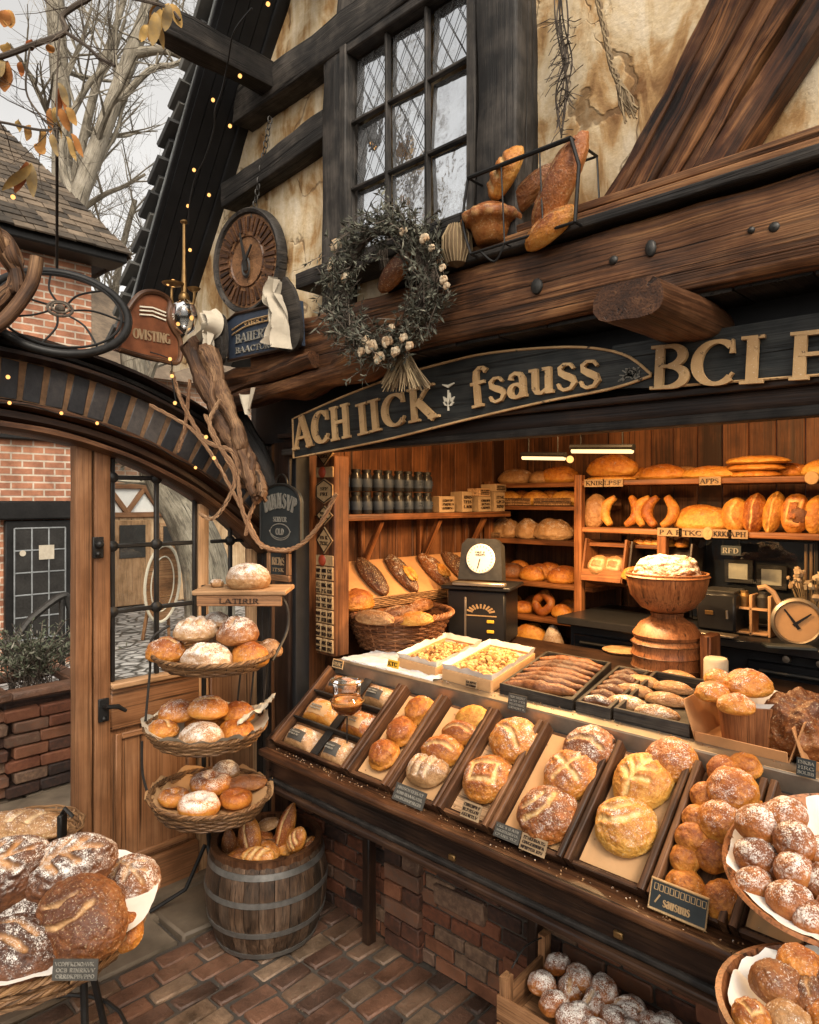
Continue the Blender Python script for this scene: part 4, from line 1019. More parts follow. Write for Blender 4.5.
o, q = shear_tray((-2.36, 2.37), (-2.10, 2.35), (-.16, .52), .05, 'first paper-lined tray of golden nuts beside the wicker basket', 'kraft', 'paper', 'nut_tray', 'nut trays')
heap(*q, .066, 420, .013, 'nuts', 'golden chopped nuts heaped in the left paper-lined tray', 'nut')
o, q = shear_tray((-2.06, 2.35), (-1.775, 2.33), (-.17, .56), .052, 'second paper-lined tray of paler larger nuts', 'kraft', 'paper', 'nut_tray', 'nut trays')
heap(*q, .070, 330, .017, 'nuts', 'pale cream nuts heaped in the right paper-lined tray', 'nut')
o, qa = shear_tray((-1.74, 2.345), (-1.40, 2.345), (-.20, .66), .045, 'dark tray of long dark twisted pastries', 'black_timber', None, 'pastry_tray', 'low pastry trays')
o, qb = shear_tray((-1.385, 2.345), (-1.245, 2.345), (-.15, .62), .045, 'narrow tray of dark pastries beside the oval buns', 'black_timber', None, 'pastry_tray', 'low pastry trays')
o, qc = shear_tray((-1.23, 2.345), (-.955, 2.345), (-.13, .62), .05, 'dark tray holding rows of sugared oval buns', 'black_timber', None, 'pastry_tray', 'low pastry trays')
rw = ['front', 'second', 'third', 'fourth', 'fifth', 'sixth', 'seventh']
for i in range(7):
    f = .1 + .12 * i; fl, ex, dv_ = qa; c = fl + ex * .5 + dv_ * f
    me = curved(bmat('dark' if i % 3 else 'brown'), [(-.155, -.012, 0), (-.07, .012, 0), (0, -.010, .004), (.07, .010, 0), (.155, -.008, 0)], [.008, .024, .030, .024, .008], i, 5)
    put(me, 'twisted_pastry', 'long dark twisted pastry, %s row from the steel edge' % rw[i], 'pastry', c + Vector((0, 0, .012)), 14 + random.uniform(-6, 6), None, 1, 'twisted pastries')
for i in range(6):
    f = .11 + .145 * i; fl, ex, dv_ = qb; c = fl + ex * .5 + dv_ * f
    me = curved(bmat('dark', .5 if i == 0 else .1), [(-.055, -.006, 0), (0, .006, .006), (.055, -.004, 0)], [.014, .026, .014], i + 9, 4)
    put(me, 'short_pastry', ('sugar-white short pastry at the front of the narrow tray' if i == 0 else 'short dark pastry, %s from the front in the narrow tray' % rw[i]), 'pastry', c + Vector((0, 0, .012)), 10 + random.uniform(-6, 6), None, 1, 'short pastries')
OB = [(657, 713, 'front right oval bun, white with sugar'), (627, 703, 'front left oval bun dusted with sugar'), (666, 700, 'second oval bun in the right row'), (634, 691, 'second oval bun in the left row'), (673, 688, 'third oval bun in the right row'), (642, 682, 'third oval bun in the left row'), (677, 677, 'back oval bun in the right row, under the pot')]
for i, (u, v, lb) in enumerate(OB):
    p = onZ(u, v, ZC + .03); p.z = ZC + .011
    put(loaf('none', bmat('tan', .5 if i < 2 else .3), .082, .036, .048, 5, i + 70, lump=.04), 'oval_bun', lb + ' of the dark tray', 'bun', p, 8, None, 1, 'oval buns')
# carton with a slatted pot of buns, carton with the big nut loaf
def carton(cx, cy, w, d, h, label):
    o = thing('carton', label, 'carton', (cx, cy, ZC), 'open cartons')
    for (x, y, sx, sy, tl, ax) in ((0, -d / 2, w, .004, 14, 'X'), (0, d / 2, w, .004, -14, 'X'), (-w / 2, 0, .004, d, -18, 'Y'), (w / 2, 0, .004, d, 18, 'Y')):
        hh = h if ax == 'Y' else h * .28
        m = MB(); m.box((0, 0, hh / 2), (sx, sy, hh), None, .001); Mx = T(cx + x, cy + y, ZC) @ rot(ax, tl)
        m.v = [Mx @ p for p in m.v]; m.build('flap', M['carton'], o)
    m = MB(); m.box((cx, cy, ZC + .004), (w, d, .006), None, .001); m.build('base', M['carton'], o); return o
carton(-.79, 2.47, .28, .28, .14, 'open brown carton holding a slatted pot of buns')
carton(-.44, 2.47, .32, .30, .12, 'open brown carton holding the big nut loaf')
P0 = (-.79, 2.45, ZC + .009); po = thing('slatted_pot', 'small pot of upright wooden slats lined with white paper', 'pot', P0)
m = MB()
for i in range(18):
    a = 2 * PI * i / 18; m.beam((P0[0] + .088 * math.cos(a), P0[1] + .088 * math.sin(a), P0[2]), (P0[0] + .107 * math.cos(a), P0[1] + .107 * math.sin(a), P0[2] + .135), .037, .008, (math.cos(a), math.sin(a), 0), rough=.001)
m.build('slats', M['bowlwood'], po)
m = MB(); m.lathe([(0, .07), (.085, .08), (.100, .13), (.112, .152)], 36, P0); m.build('paper', M['paper'], po)
bz = P0[2]
for i, (u, v, z, r, lb) in enumerate(((736, 702, .165, .056, 'sugared bun lowest and nearest in the slatted pot'), (713, 690, .165, .058, 'bun at the left of the slatted pot'), (748, 684, .185, .078, 'large sugar-topped bun on top of the slatted pot'), (718, 675, .17, .05, 'small dark bun at the back of the slatted pot'))):
    p = onZ(u, v, bz + z); p.z -= .03
    put(loaf('none', bmat('gold', .42), r, r * .95, r * 1.0, 5, i + 90), 'sugared_bun', lb, 'bun', p, i * 40, None, 1, 'buns in the slatted pot')
p = onZ(806, 722, ZC + .1); put(loaf('none', bmat('brown', 0, .3), .135, .12, .18, 6, 97, lump=.2, bulge=.5), 'nut_loaf', 'big knobbly brown nut loaf in a carton', 'bread', (p.x, p.y, ZC + .011), 20)
# wicker basket of rolls
BK = Vector((-2.735, 2.74, ZC)); wb = thing('wicker_basket', 'reddish oval wicker basket of long rolls on the counter by the tile pillar', 'basket', BK)
pf = lambda t: (.215 + .085 * t, .006 + .18 * t)
m = MB(); weave(m, pf, 36, 15, .006, .0062, BK, 1, .95); m.build('weave', M['wicker2'], wb)
m = MB(); braid(m, .303, .19, 70, .012, BK, 1, .95); m.build('rim', M['wicker2'], wb)
m = MB(); m.lathe([(0, .02), (.215, .02), (.285, .17)], 36, BK, None, None, 1, .95); m.build('inner', M['wicker2'], wb)
for i, (u, v, sp_, kd, a, lb) in enumerate(((362, 603, -8, 'gold', .13, 'long golden roll lying along the rear of the wicker basket'), (383, 604, 4, 'gold', .10, 'golden roll overlapping the rear one in the wicker basket'), (400, 613, 60, 'dark', .09, 'dark chocolate roll in the middle of the wicker basket'), (416, 619, 20, 'yellow', .085, 'yellow roll at the right front of the wicker basket'), (375, 618, 10, 'tan', .11, 'seeded roll at the left front of the wicker basket'), (420, 606, 75, 'brown', .08, 'small roll against the right rim of the wicker basket'))):
    p = onZ(u, v - 2, ZC + .205); put(loaf('long', bmat(kd, .1, .3), a * 1.15, .048, .065, 5, 110 + i, lump=.08), 'long_roll', lb, 'bread', p - Vector((0, 0, .035)), sp_ + 0, (0.05 * (i % 3 - 1), -.15, 1), 1, 'rolls in the wicker basket')
m = MB(); m.grid(lambda a, b: (-2.69 + .62 * a, 2.275 + .30 * b, ZC + .006 + .012 * abs(fbm(Vector((a * 7, b * 5, 2)), 3)) - (.05 * max(0, .06 - b) / .06)), 50, 30)
tag(m.build('cloth', M['cloth']), 'crumpled grey-white patterned cloth under the wicker basket', 'cloth')
# the scales
SC = Vector((-2.50, 3.20, ZC)); s_ = thing('shop_scale', 'black shop scale with a tilted white round dial above a steel plate', 'scale', SC); RZ = rot('Z', 22)
def spart(name, mat, fn): m = MB(); fn(m); m.v = [T(SC) @ RZ @ p for p in m.v]; return m.build(name, M[mat], s_)
spart('body', 'plastic', lambda m: (m.box((0, 0, .15), (.34, .30, .30), None, .012), m.box((0, 0, .312), (.40, .34, .022), None, .006)))
spart('plate', 'steel', lambda m: m.box((.02, -.15, .335), (.30, .06, .02), None, .004))
def dialh(m):
    Mx = T(0, -.04, .345) @ rot('X', -8)
    m.plate([(-.13, 0), (.13, 0), (.115, .20), (.085, .235), (-.085, .235), (-.115, .20)], Mx @ FACE_S, -.06, .03)
spart('dial_housing', 'iron', dialh)
DM = T(0, -.04, .345) @ rot('X', -8) @ FACE_S
def dial(m): m.lathe([(0, .008), (.08, .008), (.085, 0)], 32, (0, 0, 0), DM @ T(0, .12, .031))
spart('dial', 'screen', dial)
def dmk(m):
    for i in range(24):
        a = 2 * PI * i / 24; m.ribbon([(.066 * math.cos(a), .12 + .066 * math.sin(a)), (.074 * math.cos(a), .12 + .074 * math.sin(a))], .003, DM, .0395, .0405)
    m.ribbon([(0, .12), (-.012, .065)], .006, DM, .0395, .0415); scribble(m, DM @ T(0, .15, 0), .06, .03, 2, 3, .001, .0395)
spart('dial_marks', 'card', dmk)
def emb(m):
    Mx = T(0, -.151, .13) @ FACE_S
    for i in range(9):
        a = R(20 + i * 17.5); m.ribbon([(.05 * math.cos(a) + .03, .04 + .03 * math.sin(a)), (.085 * math.cos(a) + .03, .04 + .055 * math.sin(a))], .010, Mx, 0, .002)
    m.ribbon([(-.06, .03), (.12, .03)], .006, Mx, 0, .002)
spart('emblem', 'tan_mark', emb)
spart('button', 'yellow', lambda m: [m.box((.085, -.152, z), (.04, .008, .016), None, .003) for z in (.13, .075, .02)])
spart('edge_strip', 'steel', lambda m: m.box((-.06, -.151, .14), (.012, .006, .24), None, .002))
# bowl on its pedestal of tubs
PB = onZ(667, 672, ZC); PB = Vector((PB.x, PB.y, ZC)); pd = thing('bowl_stand', 'turned pedestal of stacked wooden tubs under the deep wooden bowl', 'stand', PB)
m = MB(); m.lathe([(0, .0), (.15, 0), (.16, .03), (.152, .06), (.162, .085), (.152, .115), (.158, .14), (.14, .165), (0, .165)], 40, PB); m.build('tub', M['bowlwood'], pd)
m = MB()
for z in (.03, .085, .14): m.lathe([(.158, -.004), (.1635, 0), (.158, .004)], 40, PB + Vector((0, 0, z)), None, None, 1, 1, True)
m.build('hoop', M['ledge'], pd)
m = MB(); m.lathe([(.15, .165), (.155, .18), (.12, .23), (.09, .245), (.07, .26), (.075, .28), (0, .28)], 40, PB); m.build('foot', M['bowlwood'], pd)
bw = thing('wooden_bowl', 'deep stave-built wooden bowl heaped with a floury loaf on the pedestal', 'bowl', PB + Vector((0, 0, .28)))
m = MB(); m.lathe([(0, .0), (.07, .002), (.12, .025), (.165, .08), (.182, .15), (.184, .185), (.172, .185), (.168, .15), (.14, .08), (0, .06)], 48, PB + Vector((0, 0, .28))); m.build('staves', M['bowlwood'], bw)
m = MB(); m.lathe([(.184, -.006), (.19, 0), (.184, .006)], 48, PB + Vector((0, 0, .45)), None, None, 1, 1, True); m.build('rim_band', M['bowlwood'], bw)
put(loaf('two', bmat('brown', .75), .155, .145, .14, 6, 130, sw=.13, lump=.1), 'round_loaf', 'floury dark loaf heaped in the deep wooden bowl', 'bread', PB + Vector((0, 0, .41)), 30)
m = MB(); m.box((PB.x + .19, PB.y + .02, ZC + .10), (.05, .12, .20), None, .006)
tag(m.build('wood_block', M['bowlwood']), 'upright reddish wooden block beside the tub pedestal', 'block')
p = onZ(711, 688, ZC); m = MB(); m.lathe([(0, 0), (.048, 0), (.05, .01), (.05, .11), (.044, .12), (0, .12)], 28, (p.x, 3.10, ZC)); tag(m.build('canister', M['linen']), 'plain pale canister between the pedestal and the dark oven', 'canister')

m = MB(); rd = random.Random(77)
for i in range(420):
    x = rd.uniform(-2.65, -.3); k = rd.random()
    p = Vector((x, 1.868 + rd.gauss(0, .016), .866)) if k < .45 else sp(x, rd.uniform(.03, .42), .018) if k < .8 else Vector((x, rd.uniform(2.29, 2.34), ZC + .006))
    m.ball(p, rd.uniform(.0012, .0032), 5, 3, rough=.7)
tag(m.build('crumbs', bmat('tan', .5), kind='stuff'), 'bread crumbs and flour specks scattered over the counter ledge and trays', 'crumbs')
# ------------------------------------------------------------------ shelves at the back of the shop
def shelf_unit(name, label, x0, x1, y0, y1, levels, posts, z0, z1, group=None, backing=True):
    o = thing(name, label, 'shelves', ((x0 + x1) / 2, (y0 + y1) / 2, z0), group)
    for z in levels:
        m = MB(); m.beam((x0, (y0 + y1) / 2, z - .016), (x1, (y0 + y1) / 2, z - .016), y1 - y0, .03, rough=.002, seg=.15); m.build('shelf', M['shelf'], o)
    for x in posts:
        m = MB(); m.beam((x, y0 + .01, z0), (x, y0 + .01, z1), .05, .05, (0, 1, 0), rough=.003, seg=.15); m.build('upright', M['shelf'], o)
    if backing:
        m = MB(); m.box(((x0 + x1) / 2, y1 + .012, (z0 + z1) / 2), (x1 - x0, .012, z1 - z0), None, .003); m.build('back_board', M['panel'], o)
    return o
LA = [2.115, 1.965, 1.735, 1.455, 1.225, 1.04]
ua = shelf_unit('bread_shelves', 'narrow reddish shelf unit of five bread shelves in the back corner', -3.04, -2.20, 3.92, 4.28, LA, (-3.02,), .3, 2.13)
ub = shelf_unit('bread_shelves', 'wide reddish shelf unit along the back wall above the black worktop', -2.20, 1.7, 3.74, 4.1, [2.117, 1.838], (-2.195, 1.66), .3, 2.15, None, False)
m = MB(); m.beam((-1.68, 3.76, 1.345), (-1.68, 3.76, 1.81), .05, .05, (0, 1, 0), rough=.003); m.build('upright', M['shelf'], ub)
m = MB(); m.beam((-2.17, 3.92, 1.735), (-1.70, 3.92, 1.735), .3, .02, rough=.001); m.build('shelf', M['shelf'], ub)
def lip(u0, u1, z, y, n, seed, par, label=None):
    for i in range(n):
        u = u0 + (u1 - u0) * (i + .5) / n; p = onY(u, 500 + (2 - z) * 150, y); w = abs(u1 - u0) / n * .88 * depth(p) / 700 * 1.35
        p = Vector((p.x, y, z)); o = thing('shelf_label', label[i] if label else 'tan lettered shelf label', 'label', p, 'labels along the shelf edges')
        m = MB(); m.box(p, (w, .006, .045), None, .001); m.build('card', M['cardlight'], o)
        m = MB(); scribble(m, T(p - Vector((0, .0035, 0))) @ FACE_S, w * .9, .04, 1, seed + i); m.build('lettering', M['apron'], o)
lip(585, 622, 2.10, 3.732, 2, 20, ub, ['left label of the pair at the left end of the top back shelf', 'right label of the pair at the left end of the top back shelf'])
lip(701, 719, 2.10, 3.732, 1, 25, ub, ['single pale label in the middle of the top back shelf'])
lip(659, 702, 1.825, 3.732, 2, 30, ub, ['long tan label left of the round number tag', 'second tan label beside the round number tag'])
lip(714, 746, 1.825, 3.732, 2, 35, ub, ['tan label just right of the round number tag', 'last tan label right of the round number tag'])
p = Vector((onY(708, 528, 3.732).x, 3.73, 1.825)); m = MB(); m.lathe([(0, .006), (.025, .006), (.027, 0)], 20, (0, 0, 0), T(p) @ FACE_S @ Matrix.Diagonal((1, 1.3, 1, 1))); m.ribbon([(-.008, .02), (.01, .018), (-.004, .002), (.01, -.016), (-.01, -.02)], .006, T(p) @ FACE_S, .0065, .008)
tag(m.build('number_tag', M['tan_mark']), 'oval number tag on the second back shelf', 'label')
p = Vector((onY(812, 476, 3.732).x, 3.73, 2.105)); m = MB(); m.lathe([(0, .006), (.03, .006), (.032, 0)], 20, (0, 0, 0), T(p) @ FACE_S); tag(m.build('number_tag', M['tan_mark']), 'round tag at the right of the top back shelf', 'label')
def on_shelf(u, y, z, name, label, me, spin=0, tilt=None, sc=1, group=None, cat='bread', dz=0):
    d = ray(u, 500); p = EYE + d * (y / d.y); p.z = z + dz
    return put(me, name, label, cat, p, spin, tilt, sc, group)
BG = 'breads on the back shelves'
def bt(kind, a, b, h, s, fl=.1, st='none', **k): return loaf(st, bmat(kind, fl), a * 1.1, b * 1.08, h * 1.06, 4 if a < .09 else 5, s, **k)
on_shelf(516, 4.08, LA[0], 'loaf', 'long seeded loaf at the left of the top corner shelf', bt('tan', .13, .07, .10, 1, .2), 5, group=BG)
on_shelf(540, 4.04, LA[0], 'loaf', 'cut square loaf in the middle of the top corner shelf', bt('tan', .08, .07, .08, 2), -20, group=BG)
on_shelf(560, 4.06, LA[0], 'loaf', 'broad loaf at the right of the top corner shelf', bt('gold', .13, .08, .105, 3), 0, group=BG)
for i, (u, lb) in enumerate(((508, 'left of three golden loaves behind the wicker edging'), (536, 'middle of three golden loaves behind the wicker edging'), (566, 'right of three golden loaves behind the wicker edging'))):
    on_shelf(u, 4.06, LA[1], 'loaf', lb, bt('yellow', .10, .06, .095, 4 + i), 4, group=BG)
for i, (u, lb, a) in enumerate(((505, 'rough seeded loaf at the left of the third corner shelf', .11), (528, 'rough seeded loaf between two bigger ones on the third corner shelf', .08), (553, 'large rough seeded loaf at the right of the third corner shelf', .13))):
    on_shelf(u, 4.06, LA[2], 'loaf', lb, bt('tan', a, .075, .13, 8 + i, .35, lump=.1), 4, group=BG)
for i, (u, y, z, lb) in enumerate(((532, 4.0, 0, 'front left brown loaf on the fourth corner shelf'), (540, 4.14, .0, 'rear brown loaf on the fourth corner shelf'), (561, 4.0, 0, 'front right brown loaf on the fourth corner shelf'), (565, 4.15, 0, 'small loaf at the back right of the fourth corner shelf'), (512, 4.05, 0, 'round reddish loaf beside the scale dial'))):
    on_shelf(u, y, LA[3], 'loaf', lb, bt('gold' if i != 4 else 'brown', .085, .06, .095, 12 + i, .15, 'single'), 10 * i, group=BG)
ring = curved(bmat('gold', .1), [(.055, 0, 0), (.0, .055, 0), (-.055, 0, 0), (0, -.055, 0), (.055, 0, 0)], [.024, .03, .024, .028], 1, 6)
on_shelf(522, 4.02, LA[4], 'loaf', 'left roll on the fifth corner shelf', bt('gold', .075, .055, .075, 20), 20, group=BG)
on_shelf(546, 4.04, LA[4], 'bread_ring', 'twisted bread ring propped up on the fifth corner shelf', ring, 0, (0, -1, .35), 1.1, BG, dz=.07)
on_shelf(562, 4.02, LA[4], 'loaf', 'right roll on the fifth corner shelf', bt('gold', .075, .055, .085, 21), -20, group=BG)
on_shelf(531, 3.98, LA[5], 'loaf', 'large yellow loaf on the lowest corner shelf', bt('yellow', .10, .07, .12, 22), 20, group=BG)
cone = MB(); cone.lathe([(.075, 0), (.07, .03), (.05, .08), (.028, .125), (0, .14)], 20); 
o = cone.build('grey_loaf', bmat('tan', .8)); o.location = Vector((onY(553, 630, 3.98).x, 3.98, LA[5])); tag(o, 'grey floury cone-shaped loaf on the lowest corner shelf', 'bread', BG)
# wicker edging on the corner shelf
def wick_edge(u0, u1, y, z, h, label):
    a = onY(u0, 500, y).x; b = onY(u1, 500, y).x; m = MB()
    for r in range(int(h / .009)):
        m.tube([(a + (b - a) * t / 30, y + .004 * math.cos(PI * t + PI * r), z + .006 + r * .0095) for t in range(31)], .005, 5)
    for t in range(0, 31, 3): m.tube([(a + (b - a) * t / 30, y, z), (a + (b - a) * t / 30, y, z + h)], .004, 5)
    tag(m.build('wicker_edging', M['wicker']), label, 'edging', 'wicker edgings in front of shelf loaves')
wick_edge(493, 530, 3.93, LA[1], .05, 'left wicker edging on the second corner shelf'); wick_edge(534, 570, 3.93, LA[1], .05, 'right wicker edging on the second corner shelf')
wick_edge(487, 500, 3.93, LA[2], .04, 'short wicker edging on the third corner shelf')
# the wide shelf: top row
R1 = 2.117
on_shelf(611, 3.92, R1, 'flat_loaf', 'flat loaf under the big brown loaf', bt('yellow', .15, .09, .03, 30), 0, group=BG)
on_shelf(612, 3.92, R1 + .028, 'loaf', 'big brown loaf lying on a flat one at the left of the top shelf', bt('gold', .145, .09, .125, 31, .15), 0, group=BG)
on_shelf(663, 3.92, R1, 'loaf', 'brown domed loaf second from the left on the top shelf', bt('gold', .13, .08, .085, 32, .12), 0, group=BG)
on_shelf(710, 3.92, R1, 'loaf', 'long flat golden loaf in the middle of the top shelf', bt('yellow', .145, .08, .065, 33), 0, group=BG)
for i, lb in enumerate(('bottom flat loaf of the stack of three', 'middle flat loaf of the stack of three', 'top flat loaf of the stack of three')):
    on_shelf(756 + (i == 2), 3.92, R1 + i * .036, 'flat_loaf', lb, bt('yellow' if i == 2 else 'gold', .115 + .015 * i, .085, .042, 34 + i, .05), 0, group=BG)
on_shelf(826, 3.92, R1, 'loaf', 'golden loaf at the right end of the top shelf', bt('yellow', .1, .08, .08, 38), 0, group=BG)
R2 = 1.838
for i, (u, z, dz, kd, a, lb) in enumerate(((640, R1, 0, 'gold', .09, 'small brown loaf between the first two domed loaves of the top shelf'), (686, R1, 0, 'tan', .08, 'small pale loaf behind the long flat loaf of the top shelf'), (736, R1, 0, 'gold', .09, 'brown loaf left of the stack of three flat loaves'), (787, R1, 0, 'gold', .11, 'brown loaf right of the stack of three flat loaves'))):
    on_shelf(u, 4.02, z, 'loaf', lb, bt(kd, a, .07, .075, 140 + i), 0, group=BG)
for i, (u, lb) in enumerate(((521, 'small loaf in the gap left of the middle golden loaf'), (551, 'small loaf in the gap right of the middle golden loaf'))):
    on_shelf(u, 4.14, LA[1], 'loaf', lb, bt('gold', .08, .05, .105, 150 + i), 0, group=BG)
for i, (u, lb) in enumerate(((519, 'brown loaf at the back left of the fourth corner shelf'), (550, 'brown loaf in the back middle of the fourth corner shelf'))):
    on_shelf(u, 4.18, LA[3], 'loaf', lb, bt('gold', .08, .06, .11, 155 + i), 0, group=BG)
for i, (u, lb) in enumerate(((512, 'small loaf at the far left of the fifth corner shelf'), (534, 'loaf behind the twisted ring of the fifth corner shelf'), (569, 'loaf at the far right of the fifth corner shelf'))):
    on_shelf(u, 4.16, LA[4], 'loaf', lb, bt('gold', .075, .055, .10, 160 + i), 0, group=BG)
UPR = (0, -1, .30)
on_shelf(597, 3.86, R2, 'loaf', 'stubby pale loaf standing at the left of the second shelf', bt('tan', .10, .07, .085, 40), 90, UPR, 1, BG, dz=.085)
arcm = lambda s: curved(bmat('gold' if s % 2 else 'yellow', .05), [(-.02, -.085, 0), (.03, -.04, 0), (.035, .02, 0), (-.01, .085, 0)], [.016, .03, .032, .018], s)
for i, (u, sp_, lb) in enumerate(((613, 180, 'curved bread with the hollow facing right, on the second shelf'), (633, 0, 'curved bread with the hollow facing left, on the second shelf'), (646, 176, 'upright curved bread right of the hollow pair'), (656, 184, 'upright ribbed bread between two curved ones'), (669, 0, 'dark-backed curved bread left of the long crusty loaf'))):
    on_shelf(u, 3.86, R2, 'curved_bread', lb, arcm(i), sp_, UPR, 1.0, BG, dz=.088)
on_shelf(702, 3.87, R2, 'loaf', 'long crusty split loaf lying in the middle of the second shelf', bt('yellow', .145, .075, .125, 46, .1, 'long'), -4, group=BG)
for i, (u, a, b, sty, kd, lb) in enumerate(((737, .085, .065, 'single', 'yellow', 'round-ended loaf leaning beside the long crusty loaf'), (756, .095, .055, 'long', 'gold', 'leaning oval loaf with a dark cut across its top'), (775, .10, .045, 'long', 'yellow', 'slim upright loaf with a line of dark dots'), (797, .095, .065, 'square', 'gold', 'upright oval loaf with a dark filled hollow'), (818, .09, .055, 'none', 'yellow', 'upright loaf at the right edge of the second shelf'), (840, .09, .055, 'none', 'gold', 'upright loaf beyond the right edge of the second shelf'))):
    on_shelf(u, 3.86, R2, 'loaf', lb, bt(kd, a, b, .075, 47 + i, .05, sty), 90 - 4 * (i % 3), UPR, 1, BG, dz=a * .92)
m = MB(); p = onY(798, 510, 3.80); m.ball((p.x, 3.79, R2 + .085), .038, 14, 8, (1, .35, 1.15), rough=.3)
tag(m.build('filling', bmat('dark')), 'dark filling in the hollow of an upright loaf', 'bread')
# slanted boxes under the second shelf
def slant_box(u0, u1, v0, v1, y, label, dep=.16, mat='shelf'):
    a = onY(u0, v1, y); b = onY(u1, v0, y); w = b.x - a.x; h = b.z - a.z
    o = thing('slanted_box', label, 'box', (a.x + w / 2, y, a.z), 'slanted wooden boxes on the back shelf'); Mx = T(a.x + w / 2, y + .02, a.z) @ rot('X', -14)
    for c, s, nm in (((0, .10, h / 2), (w, .012, h), 'back'), ((-w / 2, .02, h / 2), (.014, dep, h), 'side'), ((w / 2, .02, h / 2), (.014, dep, h), 'side'), ((0, -.06, .035), (w, .012, .07), 'front'), ((0, .02, .006), (w - .02, dep, .012), 'base')):
        m = MB(); m.box((0, 0, 0), s, None, .003); m.v = [Mx @ T(c) @ p for p in m.v]; m.build(nm, M[mat], o)
    return a, w, h
a, w, h = slant_box(584, 624, 541, 582, 3.72, 'slanted wooden box holding two round loaves')
for i, (f, lb) in enumerate(((.36, 'round cut loaf at the left of the slanted box'), (.72, 'round loaf at the right of the slanted box'))):
    put(loaf('square', bmat('tan', .1), .068, .066, .06, 4, 60 + i), 'round_loaf', lb, 'bread', (a.x + w * f, 3.74 + .02 * i, a.z + .095), 0, (0, -1, .5), 1, BG)
a, w, h = slant_box(630, 690, 545, 588, 3.72, 'dark slanted box behind the deep wooden bowl', .16, 'apron')
put(loaf('single', bmat('gold', .1), .10, .065, .08, 5, 63), 'loaf', 'brown loaf lying in the dark slanted box left of the bowl', 'bread', (a.x + w * .2, 3.70, a.z + .05), 30, None, 1, BG)
for i, u in enumerate((641, 650, 659, 668, 682)):
    on_shelf(u, 3.86, 1.735, 'small_roll', ['first', 'second', 'third', 'fourth', 'last'][i] + ' small roll from the left on the short shelf behind the bowl', bt('gold', .042, .032, .05, 64 + i), 20 * i, None, 1, 'small rolls on the short shelf')
# black worktop and ovens
wt = thing('worktop', 'black worktop over dark ovens along the back wall', 'worktop', (-.2, 3.8, .05))
m = MB(); m.box((-.28, 3.78, 1.315), (3.8, .62, .045), None, .006); m.build('top', M['plastic'], wt)
m = MB(); m.box((-.28, 3.84, .68), (3.78, .48, 1.22), None, .006); m.build('carcass', M['soot'], wt)
for x, w_ in ((-1.78, .7), (-.78, .8), (.15, .8)):
    m = MB(); m.box((x, 3.585, .98), (w_, .03, .50), None, .01); od = m.build('oven_door', M['plastic'], wt)
    m = MB(); m.tube([(x - w_ * .42, 3.55, 1.19), (x + w_ * .42, 3.55, 1.19)], .010, 8); m.build('handle', M['iron'], od)
m = MB()
for i in range(4): m.lathe([(0, .02), (.016, .018), (.02, 0)], 14, (-1.0 + i * .14, 3.568, 1.26), FACE_S)
m.build('dial', M['steel'], wt)
m = MB(); p = onY(628, 650, 3.5); m.lathe([(0, 0), (.10, .002), (.11, .012), (0, .012)], 26, (p.x, 3.45, 1.197)); tag(m.build('round_board', M['board']), 'round pale board lying left of the tub pedestal', 'board')
ZW = 1.338
# toaster box, glass case, rack, round clock, folded slate, utensils, dried flowers
p = onY(720, 615, 3.62); bx = thing('black_toaster', 'black enamel box with a small brass plate on the black worktop', 'toaster', (p.x, 3.62, ZW))
m = MB(); m.box((p.x, 3.66, ZW + .105), (.19, .20, .19), None, .012); m.build('body', M['plastic'], bx)
m = MB(); m.box((p.x, 3.66, ZW + .205), (.17, .17, .012), None, .004); m.build('lid', M['iron'], bx)
m = MB(); m.box((p.x - .03, 3.557, ZW + .10), (.04, .005, .02), None, .002); m.build('plate', M['brass'], bx)
m = MB(); m.tube([(p.x + .06, 3.55, ZW + .08), (p.x + .06, 3.545, ZW + .12)], .006, 6); m.build('lever', M['steel'], bx)
m = MB(); m.box((p.x, 3.5, ZW + .006), (.24, .08, .012), None, .003); tag(m.build('steel_tray', M['steel']), 'narrow steel tray in front of the black box', 'tray')
p = onY(755, 570, 3.95); gc = thing('glass_case', 'dark glass-fronted case holding two pale cards behind the black box', 'case', (p.x, 3.95, ZW))
m = MB(); m.box((p.x, 4.07, ZW + .24), (.62, .02, .46), None, .004); m.build('back', M['soot'], gc)
m = MB()
for dx in (-.31, .31): m.box((p.x + dx, 3.97, ZW + .24), (.018, .2, .46), None, .003)
for z in (.012, .46): m.box((p.x, 3.97, ZW + z), (.60, .2, .018), None, .003)
m.build('frame', M['black'], gc)
m = MB(); m.add([Vector((p.x + a * .30, 3.875, ZW + .02 + b * .44)) for a, b in ((-1, 0), (1, 0), (1, 1), (-1, 1))], [(0, 1, 2, 3)]); m.build('pane', M['glass'], gc)
for i, dx in enumerate((-.11, .06)):
    m = MB(); m.box((p.x + dx, 4.03, ZW + .27 - .02 * i), (.15, .012, .13), None, .003); fr_ = m.build('card_frame', M['grey_timber'], gc)
    m = MB(); m.box((p.x + dx, 4.02, ZW + .27 - .02 * i), (.10, .006, .085), None, .002); m.build('card', M['cream'], fr_)
p = onY(754, 610, 3.66); rk = thing('tea_rack', 'little open wooden rack with jars between black box and round clock', 'rack', (p.x, 3.66, ZW))
m = MB()
for dx in (-.085, 0, .085): m.box((p.x + dx, 3.66, ZW + .10), (.014, .10, .20), None, .003)
for z in (.01, .13): m.box((p.x, 3.66, ZW + z), (.155, .10, .012), None, .003)
m.build('frame', M['board'], rk)
for i, dx in enumerate((-.045, .042)):
    m = MB(); m.lathe([(0, 0), (.028, 0), (.03, .05), (.018, .065), (.018, .075), (0, .075)], 16, (p.x + dx, 3.66, ZW + .137)); m.build('jar', M['brass' if i == 0 else 'iron'], rk)
